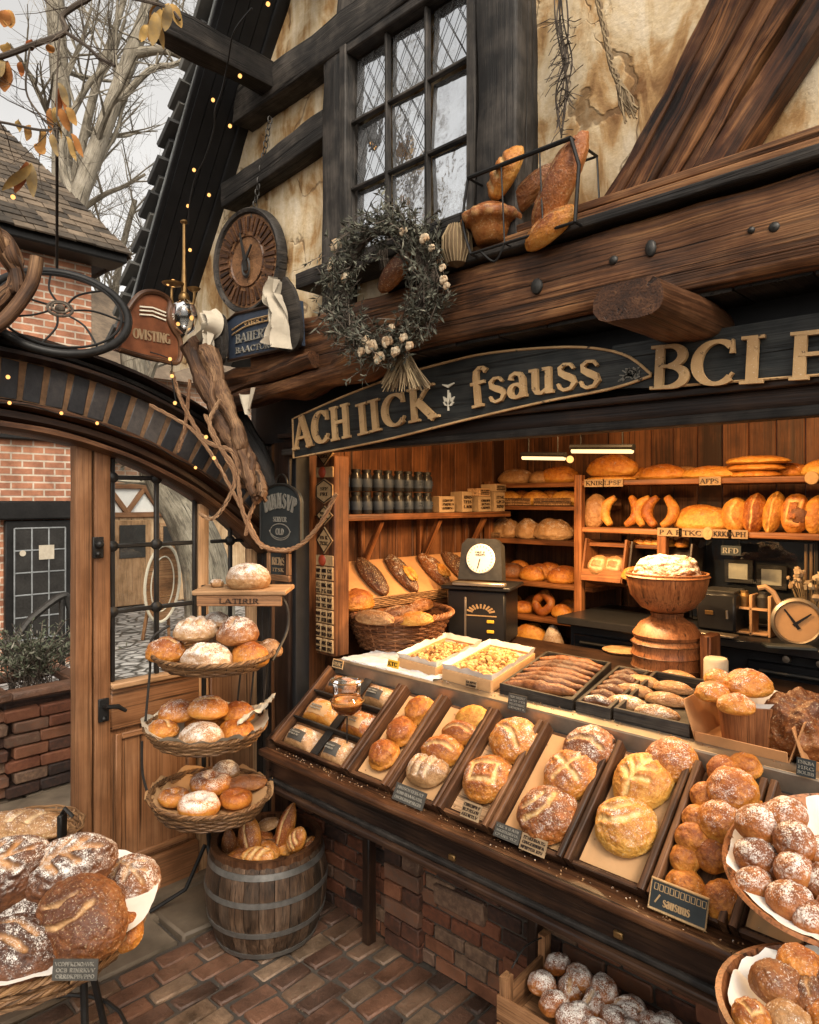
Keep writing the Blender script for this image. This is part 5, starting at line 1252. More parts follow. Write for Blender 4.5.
p = onY(797, 612, 3.52); ck = thing('table_clock', 'round copper-faced clock in a steel rim on the black worktop', 'clock', (p.x, 3.52, ZW)); CM = T(p.x, 3.52, ZW + .108) @ rot('Z', 20) @ FACE_S @ Matrix.Diagonal((.8, .8, .8, 1))
m = MB(); m.lathe([(.118, -.03), (.135, -.02), (.135, .02), (.12, .03), (.112, .018)], 40, (0, 0, 0), CM); m.build('rim', M['steel'], ck)
m = MB(); m.lathe([(0, .012), (.115, .012)], 40, (0, 0, 0), CM); m.lathe([(0, -.02), (.12, -.02)], 40, (0, 0, 0), CM); m.build('face', M['kraft'], ck)
m = MB(); m.ribbon([(0.01, -.04), (-.065, .07)], [.018, .008], CM, .014, .017); m.ribbon([(-.02, -.02), (.07, .05)], [.018, .008], CM, .018, .021); m.build('hand', M['plastic'], ck)
m = MB(); m.tube([CM @ Vector((x, .13 + y, 0)) for x, y in ((-.09, -.03), (-.12, .03), (-.16, .06), (-.2, .05))], .012, 8); m.build('arm', M['board'], ck)
m = MB(); m.box((0, 0, 0), (.20, .15, .014), None, .004); m.v = [T(onY(786, 634, 3.36).x, 3.40, ZW + .012) @ rot('Z', 25) @ rot('X', -6) @ q for q in m.v]; tag(m.build('slate_board', M['chalk']), 'small dark slate lying in front of the round clock', 'board')
for i in range(4):
    p = onY(806 + i * 5, 560, 3.9); m = MB(); m.tube([(p.x, 3.9, 1.52), (p.x, 3.9, 1.78)], .008, 6); m.ball((p.x, 3.9, 1.51), .02, 8, 6, (1, .4, 1.4))
    tag(m.build('hanging_spoon', M['board']), ['first', 'second', 'third', 'fourth'][i] + ' pale spoon from the left hanging above the clock', 'spoon', 'spoons hanging above the clock')
fl = thing('dried_flowers', 'bunch of pale dried flowers behind the round clock', 'flowers', (onY(812, 590, 3.75).x, 3.75, ZW)); m = MB(); m2 = MB(); rd = random.Random(3); q0 = Vector(WORLD[fl.name])
for i in range(40):
    e = q0 + Vector((rd.uniform(-.11, .11), rd.uniform(-.06, .06), rd.uniform(.20, .33))); m.tube([q0 + Vector((0, 0, .02)), q0.lerp(e, .6) + rv(.01), e], .002, 4); m2.ball(e, rd.uniform(.010, .02), 6, 4, rough=.6)
m.build('stem', M['straw'], fl); m2.build('blossoms', M['dried'], fl)
m = MB(); m.lathe([(0, 0), (.04, 0), (.045, .05), (.03, .12), (.034, .13)], 18, q0); m.build('vase', M['iron'], fl)
sg = thing('hanging_card', 'small black hanging card with pale letters under the second shelf', 'sign', Vector((onY(731, 545, 3.74).x, 3.74, 1.74))); q0 = Vector(WORLD[sg.name])
m = MB(); m.box(q0, (.10, .006, .05), None, .001); m.build('card', M['chalk'], sg); m = MB(); scribble(m, T(q0 - Vector((0, .0035, 0))) @ FACE_S, .085, .045, 1, 77); m.build('lettering', M['chalkmark'], sg)
m = MB()
for s in (-.04, .04): m = MB(); m.tube([q0 + Vector((s, 0, .025)), q0 + Vector((s, 0, .07))], .0015, 4); m.build('string', M['black'], sg)
# ------------------------------------------------------------------ side wall: tins and tilted loaves
su = thing('side_shelf', 'wooden shelf with brackets along the left wall of the shop', 'shelf', (-2.92, 3.2, 1.9))
m = MB(); m.beam((-2.93, 2.42, 1.905), (-2.93, 3.9, 1.905), .24, .035, rough=.002, seg=.2); m.build('shelf', M['shelf'], su)
for y in (2.75, 3.25, 3.7):
    m = MB(); m.beam((-3.03, y, 1.62), (-2.88, y, 1.88), .03, .03, (0, 1, 0), rough=.002); m.beam((-3.045, y, 1.60), (-3.045, y, 1.885), .03, .03, (0, 1, 0), rough=.002); m.build('bracket', M['shelf'], su)
tp_ = None
for r in range(2):
    for i in range(9):
        y = 2.47 + i * .083; z = 1.9235 + r * .125
        if r and i > 8: continue
        lb = '%s jar from the front in the %s row on the side shelf' % (['first', 'second', 'third', 'fourth', 'fifth', 'sixth', 'seventh', 'eighth', 'ninth'][i], 'upper' if r else 'lower')
        if tp_ is None:
            tp_ = thing('dark_jar', lb, 'jar', (0, 0, 0), 'dark jars on the side shelf')
            m = MB(); m.lathe([(0, 0), (.031, 0), (.033, .004), (.033, .085), (.024, .098), (.024, .108)], 20); m.build('body', M['plastic'], tp_)
            m = MB(); m.lathe([(.0333, .022), (.0337, .023), (.0337, .068), (.0333, .069)], 20); scribble(m, T(.034, 0, .05) @ FACE_E, .03, .03, 2, 5); m.build('wrap', M['blue'], tp_)
            m = MB(); m.lathe([(.024, .103), (.027, .104), (.027, .120), (0, .121)], 20); m.build('lid', M['black'], tp_)
            o = tp_; o.matrix_world = T(-2.88, y, z)
        else: copy_thing(tp_, T(-2.88 + .006 * (i % 2), y, z) @ rot('Z', i * 50), lb)
for i, (y, z, s, lb) in enumerate(((3.27, 1.9235, (.10, .13, .10), 'tan lettered box beside the jars on the side shelf'), (3.46, 1.9235, (.10, .10, .13), 'tan box standing second from the jars'), (3.64, 1.9235, (.11, .12, .10), 'tan box near the corner shelves'), (3.64, 2.026, (.10, .12, .05), 'flat pale box lying on another tan box'), (3.80, 1.9235, (.11, .11, .13), 'last tan box in the back corner'), (3.80, 2.056, (.12, .13, .05), 'flat pale box on top of the last tan box'))):
    o = thing('tan_box', lb, 'box', (-2.88, y, z), 'tan boxes on the side shelf'); m = MB(); m.box((-2.88, y, z + s[2] / 2), s, rot('Z', (i * 7) % 12 - 6), .003); m.build('carton', M['cardlight' if i != 3 else 'board'], o)
    m = MB(); scribble(m, T(-2.88 + s[0] / 2 + .004, y, z + s[2] / 2) @ FACE_E, s[1] * .8, s[2] * .7, 3, i); m.build('lettering', M['apron'], o)
ts = thing('tilted_rack', 'tilted tan rack of dark fruit loaves along the side wall', 'rack', (-2.85, 3.1, 1.45))
RB_ = T(-2.90, 0, 1.53) @ rot('Y', 38)
m = MB(); m.box((0, 0, 0), (.34, 1.30, .014), None, .003); m.v = [T(-2.90, 3.12, 1.54) @ rot('Y', 38) @ p for p in m.v]; m.build('board', M['carton'], ts)
m = MB()
for r in range(6): m.tube([(-2.765 + .003 * math.cos(PI * t + PI * r), 2.48 + 1.28 * t / 40, 1.418 + r * .010) for t in range(41)], .0055, 5)
m.build('front_rail', M['wicker'], ts)
m = MB(); m.beam((-2.92, 2.45, 1.395), (-2.92, 3.8, 1.395), .30, .025, rough=.002); m.build('shelf', M['shelf'], ts)
tl = Vector((math.sin(R(38)), 0, math.cos(R(38))))
for i, (y, lb, kd) in enumerate(((2.68, 'dark wrapped fruit loaf nearest the tile pillar in the tilted rack', 'dark'), (2.92, 'dark fruit loaf with pale icing, second in the tilted rack', 'dark'), (3.20, 'dark loaf with yellow icing, third in the tilted rack', 'brown'), (3.43, 'dark fruit loaf, fourth in the tilted rack', 'dark'), (3.64, 'dark loaf at the far end of the tilted rack', 'brown'))):
    put(loaf('none', bmat(kd, .35 if i in (1, 2) else .1, .6), .15, .058, .075, 5, 80 + i, lump=.1), 'fruit_loaf', lb, 'bread', Vector((-2.90, y, 1.545)) + tl * .008, 0, tl, 1, 'fruit loaves in the tilted rack')
    if i in (1, 2): put(loaf('none', bmat('yellow'), .06, .035, .03, 4, 90 + i, lump=.3), 'icing', 'yellow icing on the %s fruit loaf' % ('second' if i == 1 else 'third'), 'icing', Vector((-2.86, y, 1.515)) + tl * .066, 0, tl)
put(loaf('single', bmat('gold'), .10, .085, .11, 5, 95), 'loaf', 'round orange-brown loaf beside the tile pillar under the jars', 'bread', (-2.83, 2.52, 1.41), 60, None, 1, BG)
# hanging strip lamps, then added bulbs out of view
for i, (u, v, L_, lb) in enumerate(((543, 458, .30, 'slim hanging strip lamp farther in, with a round bulb at its end'), (601, 451, .34, 'slim hanging strip lamp nearer the front of the shop'))):
    p = onY(u, v, 2.85 if i else 3.1); o = thing('strip_lamp', lb, 'lamp', p, 'strip lamps hanging in the shop'); a = R(-12)
    dx = Vector((math.cos(a), math.sin(a), -.06)) * L_ / 2
    m = MB(); m.tube([p - dx, p + dx], .011, 10); m.build('tube', M['tubeglow'], o)
    m = MB(); m.tube([p - dx * 1.05 + Vector((0, 0, .017)), p + dx * 1.05 + Vector((0, 0, .017))], .014, 8); m.build('housing', M['black'], o)
    m = MB()
    for s in (-.7, .7): m.tube([p + dx * s + Vector((0, 0, .02)), p + dx * s + Vector((0, 0, 2.78 - p.z))], .003, 5)
    m.build('cable', M['black'], o)
    if i == 0: m = MB(); m.ball(p + dx * 1.25 + Vector((0, 0, -.005)), .018, 12, 8); m.build('bulb', M['warm'], o)
    ld = bpy.data.lights.new('lamp', 'AREA'); ld.shape = 'RECTANGLE'; ld.size = L_; ld.size_y = .018; ld.energy = LAMP_W; ld.color = (1, .62, .28)
    lo = bpy.data.objects.new('strip_lamp_light', ld); COL.objects.link(lo); lo.location = p - Vector((0, 0, .03)); lo.rotation_euler = (0, 0, a)
for x, y in ((-2.35, 2.52), (-1.65, 2.50), (-.95, 2.50), (-.2, 2.6), (-1.2, 3.35)):  # added bulbs, hidden by the lintel, to brighten the counter and trays
    o = thing('added_bulb', 'warm bulb hanging from the shop ceiling behind the lintel', 'lamp', (x, y, 2.55), 'warm bulbs behind the lintel')
    m = MB(); m.ball((x, y, 2.55), .035, 12, 8); m.build('bulb', M['warm'], o); m = MB(); m.tube([(x, y, 2.58), (x, y, 2.79)], .006, 6); m.build('cable', M['black'], o)
    ld = bpy.data.lights.new('bulb', 'POINT'); ld.energy = ADDED_BULB_W; ld.color = (1, .58, .24); ld.shadow_soft_size = .05
    lo = bpy.data.objects.new('added_bulb_light', ld); COL.objects.link(lo); lo.location = (x, y, 2.49)
# ------------------------------------------------------------------ tiered stand in front of the door
def paperliner(parent_or_none, c, r, z, dz, n, seed, mat, name='paper', sx=1, sy=1, label=None, fr=(0, 1)):
    m = MB(); rd = random.Random(seed)
    ph = rd.uniform(0, 9)
    def fn(a, b):
        t = 2 * PI * a; q = r * (.25 + .75 * b) * (1 + .06 * b * noise.noise(Vector((math.cos(t) * 2.2 + ph, math.sin(t) * 2.2, 0))))
        zz = z + dz * b ** 3 * (1 + .5 * noise.noise(Vector((math.cos(t) * 5 + ph, math.sin(t) * 5, 1)))) + .006 * b * noise.noise(Vector((math.cos(t) * 9, math.sin(t) * 9, ph)))
        return (c[0] + q * math.cos(t) * sx, c[1] + q * math.sin(t) * sy, zz)
    m.grid(fn, 72, 10); return m.build(name, M[mat], parent_or_none)
SX, SY = -3.13, 1.78
st = thing('tiered_stand', 'black wire stand carrying three wicker trays and a top board in front of the door', 'stand', (SX, SY, 0))
TC = [(214, 657, 3.12, .285, 1.285), (206, 733, 3.12, .285, .955), (210, 803, 3.12, .285, .64)]
cen = []
for u, v, D, r, z in TC:
    p = onD(u, 500, D); cen.append(Vector((p.x, p.y, z)))
post = [Vector((SX, SY, .0)), Vector((SX, SY, 1.60))]
m = MB(); m.tube([Vector((SX + .10, SY + .12, .012)), Vector((SX + .03, SY + .02, .25)), Vector((SX + .0, SY + .0, .6)), Vector((SX, SY, 1.58))], .012, 8)
m.tube([Vector((SX + .3, SY - .05, .012)), Vector((SX + .12, SY, .10)), Vector((SX + .02, SY + .01, .3))], .010, 8); m.tube([Vector((SX - .12, SY - .22, .012)), Vector((SX - .03, SY - .08, .10)), Vector((SX + .01, SY + .0, .3))], .010, 8)
for c in cen: m.tube([Vector((SX, SY, c.z - .012)), c + Vector((0, 0, -.012))], .009, 6)
rt = Vector((CS, SN, 0)); fw = Vector((-SN, CS, 0))
m.build('frame', M['black'], st)
m = MB()
q = [cen[2] - rt * .27 + Vector((0, 0, .03)), cen[2] - rt * .30 + Vector((0, 0, .14)), cen[1] - rt * .285 + Vector((0, 0, -.03)), cen[1] - rt * .27 + Vector((0, 0, .06)), cen[0] - rt * .285 + Vector((0, 0, -.04)), cen[0] - rt * .28 + Vector((0, 0, .09)), cen[0] - rt * .20 + Vector((0, 0, .155))]
m.tube(smooth([q[0], q[1], q[2]], 6), .006, 6); m.build('wire', M['iron'], st); m = MB(); m.tube(smooth([q[3], q[4], q[5], q[6]], 6), .006, 6); m.build('wire', M['iron'], st); m = MB()
q = [cen[0] + rt * .26 + Vector((0, 0, -.0)), cen[0] + rt * .31 + fw * .1 + Vector((0, 0, .12)), cen[0] + rt * .30 + fw * .1 + Vector((0, 0, .245)), cen[0] + rt * .22 + fw * .12 + Vector((0, 0, .275)), cen[0] - rt * .0 + fw * .15 + Vector((0, 0, .275))]
m.tube(smooth(q, 6), .007, 6)
m.build('wire', M['iron'], st)
for s in (.1, .16, .22): m = MB(); m.tube([cen[0] + rt * s + fw * .1 + Vector((0, 0, -.02)), cen[1] + rt * s + fw * .12], .005, 6); m.build('strut', M['iron'], st)
for i, c in enumerate(cen):
    m = MB(); h = (.05, .06, .075)[i]
    weave(m, lambda t: (.235 + .045 * t, -.015 + h * t), 34, 6 + i, .005, .0058, c, 1, .9, 5, True, 2)
    m.lathe([(0, -.012), (.235, -.014)], 40, c, None, None, 1, .9)
    ba = m.build('tray', M['wicker'], st)
    m = MB(); braid(m, .28, h - .014, 80, .007, c, 1, .9); m.build('rim', M['wicker'], ba)
for i in (1, 2): paperliner(st, cen[i], .30, cen[i].z + .0, .07, 5, i, 'kraft' if i == 2 else 'linen', 'liner', 1, .9)
bc = cen[0] + rt * .11 + fw * .12; bzz = 1.585
m = MB(); m.box(bc + Vector((0, 0, bzz - bc.z)), (.42, .24, .022), rot('Z', 44), .004); tb = m.build('top_board', M['board'], st)
m = MB(); m.box(bc - fw * .105 + Vector((0, 0, bzz - bc.z - .036)), (.38, .02, .048), rot('Z', 44), .003); m.build('apron', M['crate'], tb)
m = MB(); lettering(m, 'LATIRIR', T(bc - fw * .1162 + rt * -.09 + Vector((0, 0, bzz - bc.z - .047))) @ rot('Z', 44) @ FACE_S, .022, .18, .0015); m.build('lettering', M['apron'], tb)
def disc_bread(u, v, D, z, me, name, label, spin, group, tilt=None, sc=1.0):
    p = onD(u, v, D); return put(me, name, label, 'bread', (p.x, p.y, p.z - z), spin, tilt, sc, group)
put(loaf('none', bmat('tan', .8), .105, .10, .115, 5, 200, lump=.03, bulge=.5), 'round_loaf', 'large round floury bun alone on the top board', 'bread', (bc + rt * .02 - fw * .02).xy.to_3d() + Vector((0, 0, bzz + .012)), 0, None, 1, None)
m = MB(); pp = bc - rt * .13; m.ball((pp.x, pp.y, bzz + .03), .03, 10, 7, (1.2, 1, .7), rough=.3); tag(m.build('small_roll', bmat('tan', .7)), 'tiny floury roll behind the bun on the top board', 'bread')
def tier(lst, ci, group):
    for i, (u, v, r, asp, st_, kd, fl_, dd, lift, sp_, lb) in enumerate(lst):
        c = cen[ci]; D = depth(c) + dd; p = onD(u, v, D); R_ = r * D / 700
        h = R_ * asp; p.z = max(p.z - h * .45, c.z - .005 + lift)
        put(loaf(st_, bmat(kd, fl_), R_, R_ * .86, h, 5, 210 + ci * 20 + i, sw=.11), 'round_loaf', lb, 'bread', p, sp_, None, 1, group)
tier([(166, 650, 20, 1.1, 'two', 'gold', .35, -.02, 0, 40, 'brown floury loaf at the left end of the top wicker tray'), (207, 658, 26, .95, 'diag', 'tan', .8, -.12, 0, 20, 'white-floured scored loaf at the front of the top wicker tray'), (250, 655, 21, 1.1, 'none', 'gold', .2, -.06, 0, 0, 'plain golden loaf at the front right of the top wicker tray'),
      (270, 648, 14, 1.2, 'none', 'tan', .3, .08, 0, 0, 'loaf at the right end of the top wicker tray'), (225, 648, 22, 1.0, 'none', 'tan', .5, .12, 0, 0, 'loaf hidden at the back of the top wicker tray'), (196, 629, 22, 1.0, 'diag', 'tan', .7, .02, .08, 50, 'floury scored loaf riding upper left on the top wicker tray'), (238, 631, 23, 1.1, 'single', 'brown', .6, .0, .08, 110, 'darker dusted loaf riding upper right on the top wicker tray'), (217, 620, 15, 1.0, 'none', 'tan', .9, .16, .10, 0, 'pale floured loaf peeping between the two upper ones')], 0, 'loaves on the top wicker tray')
tier([(163, 728, 17, .9, 'single', 'gold', .35, -.04, 0, 10, 'small loaf at the left end of the middle wicker tray'), (202, 734, 24, .85, 'none', 'tan', .65, -.13, 0, 0, 'floury loaf at the front of the middle wicker tray'), (236, 730, 20, .9, 'none', 'gold', .1, -.02, 0, 0, 'golden bun low at the right of the middle wicker tray'), (205, 728, 22, .9, 'none', 'gold', .2, .1, 0, 0, 'loaf underneath at the back of the middle wicker tray'),
      (178, 712, 19, 1.0, 'single', 'gold', .45, .04, .06, 60, 'dusted loaf upper left on the middle wicker tray'), (208, 707, 22, .85, 'curve', 'gold', .45, .0, .075, 0, 'large dusted loaf on top of the middle wicker tray'), (238, 712, 17, 1.1, 'none', 'gold', .12, .05, .05, 30, 'shiny golden bun at the upper right of the middle wicker tray')], 1, 'loaves on the middle wicker tray')
m = MB(); pc = cen[1] + rt * .22 + fw * .03; m.grid(lambda a, b: pc + rt * (a - .5) * .14 + fw * (b - .5) * .2 + Vector((0, 0, .06 + .09 * a + .025 * fbm(Vector((a * 3, b * 3, 4)), 3))), 20, 20)
tag(m.build('cloth', M['linen']), 'crumpled grey linen cloth at the right of the middle wicker tray', 'cloth')
dn = lambda k, f, s: curved(bmat(k, f), [(.048, 0, 0), (.034, .030, 0), (0, .043, 0), (-.034, .030, 0), (-.048, 0, 0), (-.034, -.030, 0), (0, -.043, 0), (.034, -.030, 0), (.048, 0, 0)], [.034, .036, .034, .036, .034, .036, .034, .036], s, 0, .95)
def td(u, v, dd, lift, me, name, label, sp_, sc): 
    c = cen[2]; p = onD(u, v, depth(c) + dd); p.z = max(p.z - .035 * (sc[2] if isinstance(sc, tuple) else sc), c.z + lift)
    put(me, name, label, 'bread', p, sp_, None, sc, 'bakes on the lowest wicker tray')
td(174, 797, -.04, .0, dn('gold', .35, 1), 'ring_bun', 'small golden ring bun at the left of the lowest wicker tray', 0, .85)
td(199, 805, -.13, .0, dn('gold', .85, 2), 'ring_bun', 'white-sugared ring bun at the front of the lowest wicker tray', 0, 1.15)
td(236, 798, -.05, .0, dn('gold', .1, 3), 'ring_bun', 'shiny golden ring bun at the right of the lowest wicker tray', 0, .9)
td(211, 783, .06, .03, dn('gold', .6, 4), 'ring_bun', 'large dusted ring bun at the back of the lowest wicker tray', 0, 1.2)
td(245, 781, .08, .02, loaf('long', bmat('brown', .05), .11, .045, .06, 5, 260), 'long_roll', 'long brown glazed roll leaning at the back right of the lowest wicker tray', 60, 1)
td(226, 768, .15, .04, loaf('none', bmat('tan', .8), .07, .06, .07, 5, 261), 'round_loaf', 'floured loaf half hidden at the very back of the lowest wicker tray', 0, 1)
td(185, 806, .0, .0, loaf('none', bmat('gold', .1), .05, .05, .04, 4, 262), 'round_loaf', 'small flat bun under the ring buns of the lowest wicker tray', 0, 1)
# ------------------------------------------------------------------ barrel
BP = Vector((-2.742, 1.884, 0)); br = thing('oak_barrel', 'weathered oak barrel with iron hoops, open and filled with long breads', 'barrel', BP)
BH = .425
def brad(t): return .212 + .050 * math.sin(PI * min(1, t * .95 + .03)) ** .9 + .030 * t
m = MB(); N = 26
for i in range(N):
    a0 = 2 * PI * (i + .02) / N; a1 = 2 * PI * (i + .98) / N; V = []; Gc = []; F = []; off = rv(20); K = 10
    for k in range(K + 1):
        t = k / K; r = brad(t)
        for (a, rr) in ((a0, r), ((a0 + a1) / 2, r + .002), (a1, r), (a1, r - .018), (a0, r - .018)):
            V.append(BP + Vector((rr * math.cos(a), rr * math.sin(a), t * BH + .004))); Gc.append(Vector((t * BH, a * .25, rr)) + off)
    for k in range(K):
        for j in range(5): F.append((k * 5 + j, k * 5 + (j + 1) % 5, k * 5 + 5 + (j + 1) % 5, k * 5 + 5 + j))
    F += [(0, 1, 2, 3, 4), tuple(K * 5 + j for j in (4, 3, 2, 1, 0))]; m.add(V, F, Gc)
m.build('stave', M['stave'], br)
for t0, t1 in ((.86, .92), (.60, .655), (.28, .335), (.02, .075)):
    m = MB(); m.lathe([(brad(t0) - .004, t0 * BH), (brad(t0) + .005, t0 * BH), (brad(t1) + .005, t1 * BH), (brad(t1) - .004, t1 * BH)], 48, BP); m.build('hoop', M['hoop'], br)
m = MB(); m.lathe([(brad(1) - .02, BH - .02), (brad(1) + .006, BH - .02), (brad(1) + .008, BH + .012), (brad(1) - .02, BH + .012)], 48, BP, None, None, 1, 1, True); m.build('rim', M['ledge'], br)
m = MB(); m.lathe([(0, BH - .075), (brad(.8) - .02, BH - .075)], 40, BP); m.build('inner_board', M['stave'], br)
gb = 'breads standing in the oak barrel'
for i, (u, v, dd, a, b, kd, fl_, st_, ax, nr, lb) in enumerate(((249, 836, .02, .10, .055, 'gold', .25, 'long', (-.35, .1, .9), (.3, -.8, .5), 'flat seeded brown bread leaning in the left of the barrel'), (285, 828, .06, .115, .045, 'gold', .15, 'long', (.15, .25, .9), (.2, -.9, .3), 'tall golden pointed bread at the back of the barrel'), (296, 840, -.05, .065, .044, 'gold', .2, 'diag', (.5, .2, .7), (.2, -.8, .5), 'short scored golden roll at the front right of the barrel'),
        (258, 856, -.12, .085, .045, 'gold', .25, 'diag', (.9, .4, .1), (.1, -.45, .9), 'scored roll lying at the front of the barrel'), (229, 846, .02, .085, .034, 'brown', .1, 'none', (.15, -.1, .95), (.8, -.6, .1), 'thin dark bread leaning against the left side of the barrel'), (308, 845, .02, .058, .042, 'gold', .1, 'curve', (.8, .5, .3), (0, -.4, .9), 'small brown bun at the right of the barrel'), (270, 848, .06, .09, .05, 'brown', .1, 'none', (.8, .6, 0), (0, -.3, 1), 'dark bread lying low in the middle of the barrel'), (268, 824, .16, .06, .036, 'tan', .2, 'none', (.8, .5, .3), (0, -.5, .9), 'small pale roll at the back of the barrel'))):
    p = onD(u, v, 3.22 + dd); x_ = Vector(ax).normalized(); Fm = frame(p, x_, nr); me = loaf(st_, bmat(kd, fl_, .3), a, b, b * 1.15, 5, 270 + i, sw=.12, point=.25 if a > .09 else 0)
    o = put(me, 'long_bread', lb, 'bread', p, 0, None, 1, gb); o.matrix_world = Fm @ T(0, 0, -b * .45)
for i in range(7):
    a = i * .9; put(loaf('none', bmat('gold', .15, .3), .08, .05, .06, 5, 290), 'long_bread', 'bread filling the oak barrel beneath the standing ones', 'bread', BP + Vector((.12 * math.cos(a) * (i > 0), .12 * math.sin(a) * (i > 0), BH - .075)), i * 50, None, 1, 'lower breads in the oak barrel')
# ------------------------------------------------------------------ big loaves on the wire table, lower left
FC = onD(28, 500, 2.2); FC = Vector((FC.x, FC.y, .60)); ft = thing('basket_table', 'low round wicker tray table on black wire legs heaped with large dark loaves', 'table', (FC.x, FC.y, 0))
m = MB(); weave(m, lambda t: (.30 + .055 * t, .085 * t), 44, 8, .006, .0068, FC, 1, 1); tr_ = m.build('tray', M['wicker'], ft)
m = MB(); m.lathe([(0, .004), (.30, .004)], 44, FC); m.build('tray_base', M['crate'], tr_)
m = MB(); braid(m, .357, .09, 84, .008, FC); braid(m, .345, .05, 80, .006, FC); m.build('rim', M['wicker'], tr_)
for a in (20, 110, 200, 290):
    d = Vector((math.cos(R(a)), math.sin(R(a)), 0)); m = MB(); m.tube([FC + d * .24 + Vector((0, 0, .0)), FC + d * .25 - Vector((0, 0, .25)), FC + d * .33 - Vector((0, 0, .59))], .012, 8); m.build('leg', M['black'], ft)
m = MB(); m.tube([FC + Vector((.25 * math.cos(R(t * 15)), .25 * math.sin(R(t * 15)), -.02)) for t in range(24)], .009, 6, True); m.build('ring', M['black'], ft); m = MB(); m.tube([FC + Vector((.29 * math.cos(R(t * 15)), .29 * math.sin(R(t * 15)), -.36)) for t in range(24)], .007, 6, True); m.build('ring', M['black'], ft)
pl_ = paperliner(None, FC, .385, FC.z + .10, .02, 8, 4, 'paper', 'paper_liner'); tag(pl_, 'white crinkled paper under the big dark loaves', 'paper')
def big(u, v, D, a, b, h, st_, kd, fl_, tilt, sp_, lb, seed, sp=0, sw=.085):
    sw *= .62; n_ = Vector(tilt).normalized(); p = onD(u, v, D) - n_ * h * .5
    put(loaf(st_, bmat(kd, fl_, sp), a, b, h, 6, seed, sw=sw, lump=.05, deep=.075, point=.12), 'large_loaf', lb, 'bread', p, sp_, n_, 1, 'large dark loaves on the wire table')
big(77, 918, 2.02, .145, .118, .115, 'curve', 'brown', .06, (.42, -.62, .62), 20, 'plain brown seeded loaf propped up at the front, with a curved crease', 301, .25, .07)
big(66, 866, 2.20, .150, .112, .13, 'leaf', 'dark', .62, (.25, -.5, .8), 62, 'floury dark loaf with leaf scoring in the middle of the heap', 302, 0, .12)
big(0, 872, 2.16, .145, .11, .13, 'leaf', 'dark', .58, (.45, -.5, .7), 78, 'floury dark loaf at the left edge with bold leaf cuts', 303, 0, .12)
big(128, 877, 2.36, .115, .10, .10, 'leaf', 'brown', .6, (.1, -.25, .95), 10, 'floury brown loaf lowest at the right on the paper', 304, 0, .11)
big(12, 948, 1.96, .13, .11, .12, 'two', 'dark', .45, (.2, -.3, .9), 30, 'floury dark loaf at the lower left of the heap', 305, 0, .1)
big(24, 914, 2.14, .12, .10, .10, 'none', 'dark', .6, (.1, -.2, .95), 0, 'white-floured loaf wedged between the left loaves', 306)
big(122, 929, 2.14, .07, .06, .06, 'none', 'gold', .05, (.3, -.3, .9), 0, 'small golden bun behind the propped brown loaf', 307, .3)
big(-40, 900, 2.2, .14, .12, .12, 'diag', 'dark', .5, (0, -.2, 1), 0, 'dark scored loaf at the far left beyond the picture edge', 308)
cp_ = onD(75, 970, 1.86); price_card(0, 0, .12, .052, 'dark lettered card hanging on the front of the wicker tray table', 'card', 'chalkmark', 3, 0, 10, None, 40, 44, cp_)
# second tray behind, with a long seeded loaf
F2 = onD(24, 500, 2.95); F2 = Vector((F2.x, F2.y, .56)); f2 = thing('basket_table', 'smaller tray table behind with one long seeded loaf', 'table', (F2.x, F2.y, 0))
m = MB(); weave(m, lambda t: (.20 + .03 * t, .05 * t), 28, 5, .005, .006, F2); m.lathe([(0, .004), (.2, .004)], 30, F2); m.build('tray', M['wicker'], f2)
m = MB()
for a in (30, 150, 270): m.tube([F2 + Vector((.15 * math.cos(R(a)), .15 * math.sin(R(a)), 0)), F2 + Vector((.2 * math.cos(R(a)), .2 * math.sin(R(a)), -.55))], .010, 6)
m.build('leg', M['black'], f2)
put(loaf('diag', bmat('tan', .3, .6), .19, .085, .10, 6, 310, lump=.06), 'long_loaf', 'long pale seeded loaf on the smaller tray behind the heap', 'bread', F2 + Vector((0, 0, .03)), 40)
m = MB(); p = onD(62, 826, 2.8); m.box((p.x, p.y, p.z), (.02, .05, .10), rot('Z', 44), .004); m.tube([(p.x, p.y, p.z + .05), (p.x + .03, p.y, p.z + .08), (p.x + .06, p.y + .02, p.z + .05)], .008, 6); m.tube([(p.x, p.y, p.z - .05), (p.x - .02, p.y, 0)], .008, 6)
tag(m.build('iron_hook', M['black']), 'small black iron hook on a rod behind the heaped loaves', 'hook')
# ------------------------------------------------------------------ crate of floury rolls under the counter
cr = thing('wooden_crate', 'open slatted wooden crate with raised end boards, full of floury rolls', 'crate', (-1.08, 2.0, 0)); x0, x1, y0, y1 = -1.375, -.68, 1.865, 2.13
for x in (x0, x1):
    for y, h_ in ((y1 - .02, .47), (y0 + .02, .43)): m = MB(); m.beam((x, y, .004), (x, y, h_), .03, .04, (0, 1, 0), rough=.003); m.build('post', M['crate'], cr)
    for k in range(4): m = MB(); m.beam((x + .001 * k, y0 + .03, .06 + k * .095), (x, y1 - .03, .06 + k * .095 + (.015 if k == 3 else 0)), .085, .014, (1, 0, 0), rough=.003); m.build('end_board', M['crate'], cr)
for k in range(4):
    for y in (y0, y1):
        if k == 3 and y == y1: continue
        m = MB(); m.beam((x0 - .02, y, .06 + k * .09), (x1 + .02, y, .06 + k * .09), .080, .014, (0, 1, 0), rough=.003); m.build('slat', M['crate'], cr)
m = MB(); m.box(((x0 + x1) / 2, (y0 + y1) / 2, .295), (x1 - x0 - .03, y1 - y0 - .03, .014), None, .003); m.build('base', M['crate'], cr)
m = MB(); m.tube(smooth([(x0, y0 + .05, .44), (x0 - .005, (y0 + y1) / 2, .47), (x0, y1 - .03, .46)], 8), .003, 5); m.build('wire_handle', M['iron'], cr)
